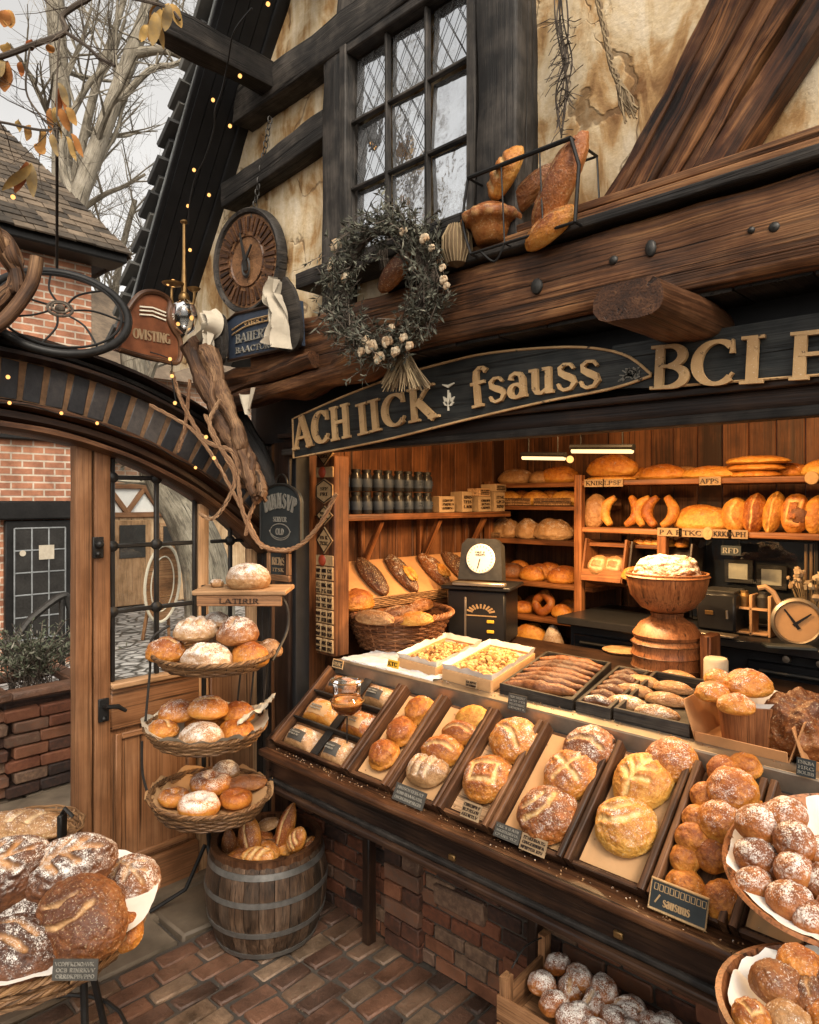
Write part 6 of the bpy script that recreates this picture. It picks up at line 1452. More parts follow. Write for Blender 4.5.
CRR = [(543, 984, 13, 'at the left end of the crate'), (561, 966, 11, 'highest at the back left of the crate'), (571, 986, 13, 'with a red gash beside the left end'), (588, 977, 13, 'pale and oval near the back of the crate'), (556, 1003, 13, 'at the left front of the crate'), (598, 1002, 14, 'with a dark score in the middle of the crate'), (613, 987, 14, 'seeded, at the back middle of the crate'), (632, 1009, 16, 'split open with a brown gash, right of the middle'),
       (645, 996, 15, 'grey-floured right of the middle at the back'), (581, 1017, 14, 'white-floured at the front left'), (616, 1021, 15, 'round at the front middle'), (686, 1005, 16, 'long and apart at the right end of the crate'), (671, 1019, 15, 'small with a slit at the front right'), (652, 1026, 14, 'low at the front edge between two others'), (596, 1032, 14, 'cut by the lower edge, left of middle'), (632, 1036, 14, 'cut by the lower edge in the middle'), (563, 1024, 13, 'cut by the lower edge at the left')]
for i, (u, v, r, lb) in enumerate(CRR):
    p = onZ(u, v, .39); R_ = 1.14 * r * depth(p) / 700; z = max(.305, p.z - R_ * .7)
    if p.y > y1 - R_ - .005: p.y = y1 - R_ - .005
    p.x = min(max(p.x, x0 + R_ + .012), x1 - R_ - .012); p.y = max(p.y, y0 + R_ * .8 + .01)
    put(loaf('single' if i in (2, 5, 7, 12) else 'none', bmat('russet', .74), R_ * 1.05, R_ * .85, R_ * 1.25, 5, 320 + i, sw=.16, lump=.08), 'floury_roll', 'floury roll ' + lb, 'bread', (p.x, p.y, z + (.035 if i in (1, 3, 6) else .012)), i * 53, rv(.25) + Vector((0, -.25, 1)), 1, 'floury rolls in the crate')
# ------------------------------------------------------------------ big bowl of sugared buns on the slope
bn = (NS * .55 + Vector((-.05, -.0, .75))).normalized(); bcn = onP(846, 874, onY(846, 874, 1.93), bn); BM_ = T(bcn) @ Vector((0, 0, 1)).rotation_difference(bn).to_matrix().to_4x4()
bo_ = thing('wide_bowl', 'wide shallow turned wooden bowl of sugar-dusted brown buns resting on the tray front', 'bowl', bcn - bn * .06)
m = MB(); m.lathe([(0, -.055), (.12, -.05), (.21, -.02), (.262, .02), (.270, .028), (.262, .034), (.24, .018), (.17, -.02), (0, -.035)], 56, (0, 0, 0), BM_); m.build('dish', M['bowlwood'], bo_)
m = MB(); m.lathe([(.09, -.075), (.10, -.05), (.08, -.05)], 30, (0, 0, 0), BM_); m.build('foot', M['bowlwood'], bo_)
m = MB()
def ppr(a, b):
    t = 2 * PI * a; q = .255 * (.15 + .85 * b) * (1 + .05 * b * noise.noise(Vector((math.cos(t) * 3, math.sin(t) * 3, 2)))); z = -.030 + .062 * b ** 2 + .010 * b * noise.noise(Vector((math.cos(t) * 8, math.sin(t) * 8, 0)))
    return BM_ @ Vector((q * math.cos(t), q * math.sin(t), z))
m.grid(ppr, 90, 12); tag(m.build('paper_liner', M['paper']), 'white paper lining the wide bowl of sugared buns', 'paper')
SB = [(757, 857, 20, .02, 'at the left rim of the wide bowl, against the paper'), (754, 885, 18, .0, 'low and brown under the left ones'), (797, 873, 20, .035, 'in the centre of the wide bowl'), (791, 903, 21, .01, 'brown-topped near the front rim'), (814, 922, 19, .0, 'at the front right of the wide bowl'), (824, 885, 20, .02, 'right of the centre of the wide bowl'), (775, 868, 18, .0, 'hidden beneath the centre buns'), (820, 855, 19, .03, 'at the right of the top row'), (797, 842, 21, .06, 'brown with a sugar edge in the upper middle'), (760, 826, 21, .06, 'white-sugared on top at the left'), (784, 817, 20, .07, 'white-sugared on top at the back'), (840, 912, 20, .01, 'just beyond the picture edge at the front'), (850, 875, 20, .03, 'just beyond the picture edge in the middle'), (848, 842, 20, .03, 'just beyond the picture edge at the back')]
for i, (u, v, r, lf, lb) in enumerate(SB):
    p = onP(u, v, bcn + bn * (.015 + lf), bn); R_ = r * depth(p) / 700
    put(loaf('none', bmat('russet', .62), R_ * 1.08, R_ * .95, R_ * 1.45, 5, 360 + i % 6, bulge=.6), 'sugared_bun', 'sugared brown bun ' + lb, 'bun', p - bn * R_ * .5, i * 61, bn + rv(.2), 1, 'sugared buns in the wide bowl')
# ------------------------------------------------------------------ low basket of brown buns at the lower right corner
LB = onD(852, 1036, 1.36); lo_ = thing('bun_basket', 'round wooden tray of brown buns on a low stool in the corner', 'tray', (LB.x, LB.y, LB.z - .05))
m = MB(); m.lathe([(0, -.04), (.20, -.04), (.238, -.01), (.244, .028), (.232, .030), (.220, 0), (.19, -.022), (0, -.022)], 52, LB); m.build('dish', M['bowlwood'], lo_)
paperliner(lo_, LB, .218, LB.z - .016, .045, 6, 9, 'paper', 'paper')
sto = thing('low_stool', 'plain three-legged wooden stool under the round tray of brown buns', 'stool', (LB.x, LB.y, 0)); zt = LB.z - .046
m = MB(); m.lathe([(0, zt - .03), (.17, zt - .03), (.175, zt - .015), (.17, zt), (0, zt)], 36, (LB.x, LB.y, 0)); m.build('seat', M['ledge'], sto)
for a in (40, 160, 280): m = MB(); m.beam((LB.x + .1 * math.cos(R(a)), LB.y + .1 * math.sin(R(a)), zt - .03), (LB.x + .17 * math.cos(R(a)), LB.y + .17 * math.sin(R(a)), .003), .035, .035, rough=.002, rnd=.8); m.build('leg', M['ledge'], sto)
for i, (u, v, r, st_, kd, lb) in enumerate(((777, 984, 24, 'none', 'brown', 'large brown bun standing at the left of the round tray'), (800, 966, 21, 'none', 'gold', 'golden bun at the back of the round tray'), (808, 997, 20, 'single', 'brown', 'cut bun showing its inside at the right of the round tray'), (752, 1018, 18, 'square', 'gold', 'ridged golden bun at the front left of the round tray'), (788, 1021, 20, 'none', 'tan', 'sugared bun at the front of the round tray'), (835, 985, 22, 'none', 'brown', 'brown bun beyond the right edge of the picture'), (830, 1020, 22, 'none', 'gold', 'golden bun beyond the lower right corner'))):
    p = onD(u, v, 1.36 + (1010 - v) * .0022); R_ = r * depth(p) / 700
    p.z = max(p.z - R_ * .5, LB.z - .018)
    put(loaf(st_, bmat(kd, .3, .2), R_ * 1.08, R_, R_ * 1.35, 5, 380 + i, bulge=.5, lump=.08), 'brown_bun', lb, 'bun', p, i * 50, None, 1, 'brown buns on the round tray')
# ------------------------------------------------------------------ ground, yard, street, houses and trees
m = MB(); m.add([Vector(p) for p in ((-90, -60, -.03), (60, -60, -.03), (60, 90, -.03), (-90, 90, -.03))], [(0, 1, 2, 3)])
m.build('ground', M['mortar'], kind='structure')
rd = random.Random(11); m = MB()
def paver(x0, x1, y0, y1, m):
    r = 0; x = x0
    while x < x1:
        y = y0 - (.095 if r % 2 else 0) - rd.uniform(0, .03)
        while y < y1:
            L = .19 * rd.uniform(.85, 1.12); a = max(y, y0); b = min(y + L - .013, y1)
            if b - a > .03: m.box((x + .046, (a + b) / 2, -.026 + rd.uniform(-.003, .003)), (.085 + rd.uniform(-.006, .003), b - a, .05), rot('Z', rd.uniform(-2.5, 2.5)) @ rot('X', rd.uniform(-1.0, 1.0)) @ rot('Y', rd.uniform(-1.5, 1.5)), .007, rd.random(), .004)
            y += L
        x += .095; r += 1
paver(-2.93, .9, -.4, 2.24, m)
m.build('brick_paving', M['paver'], kind='structure')
m = MB(); m.grid(lambda a, b: (-2.95 + 3.9 * a, -.5 + 2.75 * b, -.011 + .004 * fbm(Vector((a * 30, b * 22, 0)), 3)), 90, 70); m.build('joint_sand', M['mortar'], kind='structure')
m = MB(); rq = random.Random(5)
for i in range(500):
    m.ball((rq.uniform(-3.2, .4), rq.uniform(-.2, 2.2), -.002), rq.uniform(.0012, .004), 5, 3, (1, 1, .6), rough=.7)
tag(m.build('grit', M['flag'], kind='stuff'), 'grit and crumbs scattered over the brick paving', 'grit')
m = MB()
y = -1.2
while y < 2.2:
    L = rd.uniform(.3, .5); x = -3.34
    for k in range(1): m.box((-3.15, y + L / 2, -.028 + rd.uniform(-.003, .003)), (.36, L - .02, .05), None, .012, rd.random(), .006)
    y += L
m.build('stone_flags', M['flag'], kind='structure')
m = MB(); x = -6.6
while x < -3.6:
    w = rd.uniform(.4, .6); y = -2.5
    while y < 3.2:
        L = rd.uniform(.45, .8); m.box((x + w / 2, y + L / 2, -.028 + rd.uniform(-.004, .004)), (w - .02, L - .02, .05), None, .012, rd.random(), .008); y += L
    x += w
m.build('yard_flags', M['flag'], kind='structure')
m = MB()
m.box((-3.45, .75, .0), (.26, 2.9, .06), None, .015); m.build('threshold', M['flag'], kind='structure')
t = NT('cobble_street'); o = t.n('NewGeometry').outputs['Position']; vo = t.n('TexVoronoi', {'Vector': t.mapping(o, (7, 5.2, 1)), 'Scale': 1.0}, feature='DISTANCE_TO_EDGE').outputs[0]
vc = t.n('TexVoronoi', {'Vector': t.mapping(o, (7, 5.2, 1)), 'Scale': 1.0}).outputs['Color']; vs = t.n('SeparateXYZ', {0: vc}).outputs[0]
e = t.ramp(vo, [(.02, (0, 0, 0)), (.14, (1, 1, 1))]); c = t.mix(e, (.04, .04, .035), t.ramp(vs, [(0, (.26, .25, .24)), (1, (.52, .5, .48))]))
M['street'] = t.done(c, .5, e, .8, .03)
m = MB(); m.grid(lambda a, b: (-7 - 14 * a, -6 + 20 * b, -.012), 4, 4); m.build('street', M['street'], kind='structure')
# brick house across the yard
HX = -9.0
h = thing('brick_house', 'old brick house across the yard with a dark glazed door and a tiled hipped roof', 'house', (HX - 2.5, .8, 0))
def hp(name, mat, fn): m = MB(); fn(m); return m.build(name, M[mat], h)
hp('wall', 'far_brick', lambda m: m.box((HX - 2.5, .53, 2.5), (5, 6.06, 5.1), None, .01))
hp('lintel', 'black', lambda m: (m.box((HX + .06, 2.4, 1.88), (.16, 2.3, .22), None, .02), m.box((HX + .04, 1.9, 2.74), (.10, 3.2, .07), None, .02)))
hd_ = hp('door', 'black', lambda m: (m.box((HX + .05, 2.925, .95), (.08, .74, 1.62), None, .01)))
def hpane(m): m.box((HX + .095, 2.925, 1.02), (.012, .56, 1.3), None, .003)
m = MB(); hpane(m); m.build('pane', M['iron'], hd_)
m = MB()
for i in range(4): m.box((HX + .105, 2.645 + i * .187, 1.02), (.012, .016, 1.3), None, .003)
for j in range(6): m.box((HX + .1055, 2.925, .37 + j * .26), (.011, .56, .016), None, .003)
m.build('glazing_bar', M['grey_trim'], hd_)
m = MB(); m.box((HX + .115, 2.99, 1.38), (.006, .17, .17), None, .002); m.build('notice', M['linen'], hd_)
m = MB(); m.lathe([(0, .004), (.035, .004)], 14, (HX + .112, 2.73, 1.38), rot('Y', 90)); m.build('sticker', M['linen'], hd_)
# shallow flower ledge seen through the door panes is left as plain planting on the sill
hp('eave', 'black', lambda m: m.box((HX + .18, .55, 5.02), (.40, 6.6, .14), None, .02))
m = MB(); rr = random.Random(4)
A = [Vector((HX + .42, -2.8, 5.05)), Vector((HX + .42, 3.85, 5.05)), Vector((HX - 2.4, 2.55, 7.9)), Vector((HX - 2.4, -1.4, 7.9))]
def roofgrid(P, nrow, wid):
    n = (P[1] - P[0]).cross(P[3] - P[0]).normalized(); n = n if n.z > 0 else -n
    for r in range(nrow):
        f = r / nrow; a = P[0].lerp(P[3], f); b = P[1].lerp(P[2], f); k = max(1, int((b - a).length / wid)); up = (P[3] - P[0]).normalized()
        for i in range(k):
            p = a.lerp(b, (i + .5) / k); wd = (b - a).length / k
            m.box(p + up * .05 + n * (.03 + rr.uniform(-.006, .006)), (wd * .97, (P[3] - P[0]).length / nrow * 1.25, .025), frame((0, 0, 0), b - a, n) @ rot('X', -5), .004, rr.random())
roofgrid(A, 32, .22)
Bq = [Vector((HX + .42, 3.85, 5.05)), Vector((HX - 5.2, 3.85, 5.05)), Vector((HX - 2.4, 2.551, 7.9)), Vector((HX - 2.39, 2.55, 7.9))]
roofgrid(Bq, 32, .24)
m.add([A[0], A[1], A[2], A[3], Bq[1]], [(0, 1, 2, 3), (1, 4, 2)])
m.build('roof', M['tile'], h)
# timbered house down the street
M['cardlight2'] = wood('pale_boards', (.28, .17, .09), (.48, .32, .18), (.6, .43, .27), .5)
h = thing('timbered_house', 'small timbered house down the street with white triangles of plaster over a brown door', 'house', (-15, 7, 0)); HX = -13.0
hp('wall', 'far_brick2', lambda m: m.box((HX - 2, 7.0, 2.2), (4, 5.6, 4.4), None, .01))
hp('panel', 'white', lambda m: m.box((HX + .02, 7.0, 1.98), (.04, 5.5, .52), None, .004))
def tri(m):
    for z in (1.72, 2.26): m.box((HX + .06, 7.0, z), (.08, 5.6, .10), None, .01)
    for i in range(8):
        y = 4.4 + i * .68; m.beam((HX + .06, y, 1.76), (HX + .06, y + .34, 2.22), .09, .07, (1, 0, 0), rough=.006); m.beam((HX + .065, y + .68, 1.76), (HX + .065, y + .34, 2.22), .09, .07, (1, 0, 0), rough=.006)
hp('timber', 'door', tri)
hp('boarding', 'cardlight2', lambda m: [m.box((HX + .03, 4.3 + i * .24, .86), (.05, .232, 1.68), None, .006) for i in range(23)])
d_ = hp('door', 'board', lambda m: m.box((HX + .08, 5.85, .82), (.06, .72, 1.6), None, .01))
m = MB(); m.box((HX + .115, 5.85, 1.22), (.02, .5, .62), None, .004); m.build('pane', M['iron'], d_)
w_ = hp('window', 'board', lambda m: m.box((HX + .08, 6.75, 1.3), (.06, .7, .5), None, .01)); m = MB(); m.box((HX + .115, 6.75, 1.3), (.02, .58, .38), None, .004); m.build('pane', M['iron'], w_)
hp('roof', 'tile', lambda m: (m.add([Vector((HX + .4, 4, 4.3)), Vector((HX + .4, 10, 4.3)), Vector((HX - 2, 10, 6.4)), Vector((HX - 2, 4, 6.4)), Vector((HX - 4.4, 4, 4.3)), Vector((HX - 4.4, 10, 4.3))], [(0, 1, 2, 3), (3, 2, 5, 4), (0, 3, 4), (1, 5, 2)])))
m = MB(); rr = random.Random(8)
for i in range(700):
    p = Vector((HX + .25 + rr.gauss(0, .14), 5.3 + rr.gauss(0, .5), 3.1 + rr.gauss(0, .25))); m.leaf(p, rv(1), rv(1), .14, .08)
tag(m.build('ivy', M['shrub']), 'green ivy growing over the brick front of the timbered house', 'plant')
# oval board on the street
ob = thing('oval_board', 'tall oval street board with a pale rim standing on the cobbles', 'board', (-9.5, 4.75, 0)); Mx = T(-9.5, 4.75, .80) @ rot('Y', 8) @ FACE_E
m = MB(); m.plate([(.26 * math.cos(2 * PI * i / 32), .56 * math.sin(2 * PI * i / 32)) for i in range(32)], Mx, -.02, 0); m.build('panel', M['crate'], ob)
m = MB(); m.tube([Mx @ Vector((.26 * math.cos(2 * PI * i / 32), .56 * math.sin(2 * PI * i / 32), 0)) for i in range(32)], .022, 6, True); m.tube([Mx @ Vector((.17 * math.cos(2 * PI * i / 32), .40 * math.sin(2 * PI * i / 32), .003)) for i in range(32)], .010, 6, True); m.build('rim', M['cream'], ob)
m = MB(); m.beam((-9.7, 4.55, 0), (-9.53, 4.68, 1.2), .04, .04, rough=.002); m.beam((-9.7, 4.95, 0), (-9.53, 4.82, 1.2), .04, .04, rough=.002); m.build('strut', M['crate'], ob)
# planters and rail in the yard
def planter(x, y, s, hgt, label, seed):
    o = thing('brick_planter', label, 'planter', (x, y, 0), 'brick planters in the yard'); r_ = random.Random(seed); m = MB(); n = int(hgt / .085)
    for k in range(n):
        z = .045 + k * .085; q = s / 2 * (1 + .012 * (k - n / 2) * .5)
        for sx, sy, wx, wy in ((0, -1, 2 * q, .08), (0, 1, 2 * q, .08), (-1, 0, .08, 2 * q - .17), (1, 0, .08, 2 * q - .17)):
            nb = max(2, int(max(wx, wy) / .19))
            for e in range(nb):
                f = (e + .5) / nb - .5 + (.12 / nb if k % 2 else -.12 / nb); f *= .97; ax = wx > wy
                m.box((x + sx * (q - .04) + (f * wx if ax else 0), y + sy * (q - .04) + (0 if ax else f * wy), z), (wx / nb - .008 if ax else wx, wy if ax else wy / nb - .008, .076), None, .010, r_.random(), .003)
    m.box((x, y, hgt * .48), (s - .17, s - .17, hgt * .9), None, .01, .1)
    m.build('box', M['brick'], o)
    m = MB()
    for sx, sy, wx, wy in ((0, -1, s + .06, .12), (0, 1, s + .06, .12), (-1, 0, .12, s - .19), (1, 0, .12, s - .19)): m.box((x + sx * (s / 2 - .04), y + sy * (s / 2 - .04), hgt + .03), (wx, wy, .06), None, .012, .6, .004)
    m.build('coping', M['paver'], o)
    pl = thing('planter_shrub', 'grey-green twiggy lavender growing in the ' + ('nearer planter' if seed == 1 else 'planter at the left edge'), 'plant', (x, y, hgt), 'plants in the brick planters')
    a = MB(); b = MB(); q0 = Vector((x, y, hgt))
    for i in range(110):
        e = q0 + Vector((r_.gauss(0, .22 * s / .6), r_.gauss(0, .22 * s / .6), r_.uniform(.18, .46))); st_ = q0 + Vector((r_.uniform(-.2, .2) * s, r_.uniform(-.2, .2) * s, 0)); md = st_.lerp(e, .5) + Vector((0, 0, .06))
        a.tube([st_, md, e], .003, 3)
        for k in range(16):
            f = r_.uniform(.2, 1); p = st_.lerp(md, f * 2) if f < .5 else md.lerp(e, f * 2 - 1); b.leaf(p, Vector((r_.uniform(-1, 1), r_.uniform(-1, 1), r_.uniform(0, 1.4))), rv(1), r_.uniform(.03, .06), .014)
    a.build('stem', M['twig'], pl); b.build('foliage', M['shrub'], pl)
planter(-5.45, 1.72, .62, .66, 'tall brick planter with stone coping beside the gate opening', 1)
planter(-6.1, .98, .8, .62, 'darker brick planter at the left edge of the picture', 2)
hr = thing('hand_rail', 'black iron handrail with a bent top in the yard', 'railing', (-6.8, 1.9, 0)); m = MB()
P = [onX(-30, 652, -6.8), onX(12, 640, -6.8), onX(32, 618, -6.8), onX(62, 596, -6.8), onX(69, 604, -6.8), onX(74, 630, -6.8)]
m.tube(smooth(P, 6), .035, 8); m.build('rail', M['iron'], hr)
m = MB()
for u, v in ((62, 596), (12, 640)):
    p = onX(u, v, -6.8); m = MB(); m.tube([p, (p.x, p.y, 0)], .028, 8); m.build('post', M['iron'], hr)
# ------------------------------------------------------------------ bare trees
def branch(m, p, d, L, r, lv, rd, curl=.35, tip=.45, kids=(6, 7, 5)):
    n = max(3, int(L / .28)) if lv < 2 else 3; P = [Vector(p)]; d = Vector(d).normalized()
    for i in range(n):
        d = (d + Vector((rd.uniform(-1, 1), rd.uniform(-1, 1), rd.uniform(-.7, 1))) * curl * .4).normalized(); P.append(P[-1] + d * L / n)
    m.tube(P, [r * (1 - (1 - tip) * i / n) for i in range(n + 1)], (7, 5, 4, 3)[min(lv, 3)], tone=rd.random())
    if lv >= 3: return
    for k in range(kids[lv]):
        f = rd.uniform(.25, 1.0); i = min(n - 1, int(f * n)); q = P[i].lerp(P[i + 1], f * n - i)
        dd = (P[i + 1] - P[i]).normalized(); s = Vector((rd.uniform(-1, 1), rd.uniform(-1, 1), rd.uniform(-.5, 1))).normalized()
        branch(m, q, dd * .55 + s * .9, L * rd.uniform(.35, .62), r * (1 - (1 - tip) * f) * .55, lv + 1, rd, curl, tip, kids)
def tree(name, label, paths, r0, seed, kids=(6, 7, 5), trunkmat='bark', nb=16, blen=2.2):
    rd = random.Random(seed); b = paths[0][0]; o = thing(name, label, 'tree', (b.x, b.y, 0), 'bare trees beyond the gateway'); m = MB(); c = MB()
    for k, P in enumerate(paths):
        P = smooth(P, 6); n = len(P); rr = r0[k]; m.tube(P, [rr[0] + (rr[1] - rr[0]) * i / (n - 1) for i in range(n)], 12)
        for j in range(nb):
            f = rd.uniform(.35, 1); i = min(n - 2, int(f * (n - 1))); q = P[i]; s = Vector((rd.uniform(-1, 1), rd.uniform(-1, 1), rd.uniform(-.2, 1)))
            branch(c, q, s + Vector((0, 0, .3)), blen * rd.uniform(.6, 1.2), (rr[0] + (rr[1] - rr[0]) * f) * .38, 1, rd, .4, .35, kids)
    m.build('trunk', M[trunkmat], o); c.build('crown', M['bark'], o); return o
def D(pts, d): return [onD(u, v, d) for u, v in pts]
d = 14.0
gA = EYE + ray(66, 500) * d; gA.z = -.02
tree('bare_tree', 'tall bare tree with a straight pale trunk behind the brick house', [[gA] + D([(64, 420), (62, 250), (62, 120), (56, 20), (50, -120)], d), D([(62, 235), (95, 90), (118, 20), (140, -60)], d)], [(.25, .15), (.10, .045)], 1, (4, 7, 5), nb=9)
d = 13.0
gB = EYE + ray(60, 500) * d; gB.z = -.02
tree('bare_tree', 'bare tree with a pale trunk leaning to the right beside the roof', [[gB] + D([(62, 420), (66, 260), (80, 195), (105, 125), (130, 58), (150, 0), (165, -90)], d), D([(132, 54), (165, 50), (200, 60), (240, 40)], d), D([(112, 110), (150, 70), (180, 62), (215, 30)], d), D([(76, 205), (60, 150), (85, 90), (110, 60), (125, 20)], d)], [(.20, .12), (.10, .04), (.07, .028), (.08, .03)], 2, (4, 7, 5), nb=8)
d = 17.0
gC = EYE + ray(120, 500) * d; gC.z = -.02
tree('bare_tree', 'low twiggy bare tree standing behind the gateway beside the roof edge', [[gC] + D([(118, 400), (112, 330), (120, 260), (135, 200)], d), D([(112, 330), (95, 270), (90, 210)], d), D([(114, 330), (140, 280), (150, 230)], d)], [(.14, .06), (.08, .03), (.08, .03)], 3, (5, 7, 5), nb=16, blen=1.9)
d = 9.3
gD = EYE + ray(212, 500) * d; gD.z = -.02
tree('leaning_tree', 'dark mossy tree trunk leaning left on the street, seen through the door glass', [[gD] + D([(206, 570), (188, 520), (165, 480), (150, 440), (138, 380), (128, 300)], d)], [(.34, .16)], 4, (4, 5, 4), 'bark', nb=6, blen=1.3)
for i, (u, d, sd) in enumerate(((-60, 19, 21), (190, 24, 22))):
    g = EYE + ray(u, 500) * d; g.z = -.02
    tree('bare_tree', ('bare tree rising beyond the house roof at the left edge', 'far bare tree between roof and gable', 'bare tree mostly behind the bakery gable')[i], [[g, g + Vector((.2, .1, 3)), g + Vector((.5, .2, 6.5)), g + Vector((.3, .6, 10))]], [(.3, .08)], sd, (5, 7, 5), nb=18, blen=2.6)
d = 11.0; gR = Vector((-9.5, -7.0, -.02))
tree('bare_tree', 'bare tree in the yard behind the photographer, mirrored in the leaded window', [[gR, gR + Vector((.1, 0, 3)), gR + Vector((-.2, .3, 6)), gR + Vector((.2, .2, 10))], [gR + Vector((0, .1, 3.5)), gR + Vector((.8, .9, 5.5)), gR + Vector((1.5, 1.2, 8))]], [(.3, .1), (.15, .05)], 31, nb=14)
# branch with withered leaves in the upper left corner
hb = thing('leafy_branch', 'thin dark branch with withered orange leaves hanging in the upper left corner', 'branch', onD(60, 35, 2.7)); d = 2.7; m = MB(); lf = MB(); rd = random.Random(6)
BR = [D([(-60, 75), (0, 57), (30, 46), (65, 32), (62, 17), (75, 6), (95, -8), (130, -60)], d), D([(65, 32), (85, 45), (100, 58), (115, 66)], d), D([(30, 46), (26, 90), (40, 115), (52, 128)], d), D([(-40, 118), (0, 122), (40, 130), (60, 128)], d), D([(95, -8), (140, 0), (168, 8), (180, 20)], d), D([(60, 35), (57, 80), (57, 150)], d)]
for P, r in zip(BR, (.011, .007, .004, .005, .006, .003)): m.tube(smooth(P, 5), r, 6)
for P in BR[:4]:
    for k in range(7): branch(m, P[rd.randrange(1, len(P))], rv(1), .22, .0025, 2, rd, .5, .4, (3, 3, 3))
m.build('twig', M['twig'], hb)
for (u, v, L_, w_, dx, n) in ((5, 62, .10, .06, -.2, 2), (2, 45, .05, .035, .3, 1), (10, 12, .07, .035, .2, 2), (30, 42, .05, .03, .1, 1), (22, 60, .05, .02, .3, 1), (48, 48, .035, .025, 0, 1), (52, 110, .10, .02, .0, 3), (62, 85, .10, .022, .05, 3), (64, 110, .09, .025, .4, 2), (35, 140, .07, .03, .5, 1), (30, 165, .13, .03, -.3, 3), (48, 132, .10, .022, 0, 2), (70, 135, .10, .02, .8, 2), (158, 10, .12, .035, -.2, 4), (172, 5, .09, .03, .1, 3), (150, 25, .08, .025, -.4, 3), (20, 118, .06, .025, .3, 1), (30, 122, .06, .025, 0, 1)):
    for k in range(n):
        p = onD(u + rd.uniform(-4, 4), v + rd.uniform(-4, 4), d + rd.uniform(-.05, .05)); dr = Vector((CS, SN, 0)) * (dx + rd.uniform(-.35, .35)) + Vector((0, 0, -1)) + rv(.2)
        n0 = Vector((SN, -CS, .2)) + rv(.7); s = 6
        # a curled leaf of a few facets
        pts = []; dr.normalize(); sd_ = dr.cross(n0).normalized(); nn = sd_.cross(dr); L2 = L_ * rd.uniform(.75, 1.15)
        V = []; F = []
        for i in range(s + 1):
            f = i / s; w2 = w_ * .66 * math.sin(PI * min(.98, f * .92 + .06)) ** .8; cu = nn * (-.12 * L2 * f * f + .006 * math.sin(f * 7))
            for e_ in (-1, 0, 1): V.append(p + dr * L2 * f + sd_ * w2 * e_ + cu + nn * (abs(e_) * w2 * .3))
        for i in range(s):
            for e_ in (0, 1): F.append((i * 3 + e_, i * 3 + e_ + 1, i * 3 + e_ + 4, i * 3 + e_ + 3))
        lf.add(V, F)
lf.build('foliage', M['autumn'], hb)
# ------------------------------------------------------------------ signs and ornaments
# long name board
SY_ = 2.085
def S2(u, v): p = onY(u, v, SY_); return (p.x, p.z)
def smooth2(P, n=5): return [(q.x, q.y) for q in smooth([Vector((a, b, 0)) for a, b in P], n)]
top = smooth2([S2(293, 419), S2(340, 398), S2(392, 378), S2(440, 364), S2(490, 353), S2(569, 347), S2(622, 354), S2(651, 374)]); bot = smooth2([S2(651, 376), S2(610, 389), S2(543, 402), S2(457, 422), S2(380, 441), S2(294, 458)])
SM = T(0, SY_, 0) @ Matrix(((1, 0, 0, 0), (0, 0, -1, 0), (0, 1, 0, 0), (0, 0, 0, 1)))
s1 = thing('name_board', 'long curved black name board with gold letters ACH IICK fsauss and a pointed end', 'sign', (-1.95, SY_, 2.25))
m = MB(); m.plate(top + bot, SM, -.03, 0); m.build('board', M['signwood'], s1)
m = MB(); ins = [(x, z - .012) for x, z in top[6:-2]] + [(x - .03 * (i < 3), z + .012) for i, (x, z) in enumerate(bot[1:-1])]
m.tube([SM @ Vector((x, z, .002)) for x, z in top + bot], .005, 5, True); m.build('gilt_line', M['gold'], s1)
def word(txt, u0, v0, u1, v1, hpx, sign, sy=SY_, bend=0.0, name='letters'):
    a = onY(u0, v0, sy); b = onY(u1, v1, sy); mid_d = (depth(a) + depth(b)) / 2; h = hpx * mid_d / 700; d = b - a; L_ = math.hypot(d.x, d.z); an = math.atan2(d.z, d.x)
    def path(t):
        x = L_ * t; y = bend * math.sin(PI * t); da = bend * PI / L_ * math.cos(PI * t)
        return (a.x + x * math.cos(an) - y * math.sin(an), a.z + x * math.sin(an) + y * math.cos(an), an + da)
    m = MB(); lettering(m, txt, T(0, sy, 0) @ Matrix(((1, 0, 0, 0), (0, 0, -1, 0), (0, 1, 0, 0), (0, 0, 0, 1))), h, L_, .014, path, .001); m.build(name, M['gold'], sign)
word('ACH', 296, 450, 353, 437, 33, s1); word('IICK', 360, 436, 440, 417, 33, s1, bend=.002); word('fsauss', 473, 409, 603, 388, 41, s1, bend=.012)
ec = onY(449, 398, SY_); m = MB(); em = T(ec.x, SY_, ec.z) @ FACE_S
for a, L_ in ((80, .05), (125, .045), (45, .045), (150, .03), (20, .03)): m.ribbon([(0, -.03), (L_ * .5 * math.cos(R(a)), -.03 + L_ * .6 * math.sin(R(a))), (L_ * math.cos(R(a)), -.03 + L_ * math.sin(R(a)))], [.004, .018, .002], em, .001, .006)
m.ribbon([(0, -.05), (0, .03)], .006, em, .001, .007); m.ribbon([(-.03, .055), (0, .045), (.03, .055)], [.003, .012, .003], em, .001, .007); m.build('leaf_emblem', M['cream'], s1)
pe = onY(632, 374, SY_); m = MB(); em = T(pe.x, SY_, pe.z) @ FACE_S; rd = random.Random(2)
for i in range(24): m.ribbon([(rd.uniform(-.05, .03), rd.uniform(-.02, .02)), (rd.uniform(-.05, .03), rd.uniform(-.02, .02))], .004, em, .001, .003)
m.build('worn_patch', M['chalkmark'], s1)
s2 = thing('name_board', 'straight black name board with larger gold letters BCI F at the right', 'sign', (-.3, SY_, 2.31)); a = S2(606, 356); 
m = MB(); m.plate([(a[0], 2.365), (a[0] + .02, 2.50), (.75, 2.492), (.75, 2.318), (-.2, 2.318), (-.93, 2.345)], SM, -.036, -.006); m.build('board', M['signwood'], s2)
word('BCI', 651, 390, 768, 383, 45, s2, name='letters'); word('F', 788, 381, 840, 378, 48, s2)
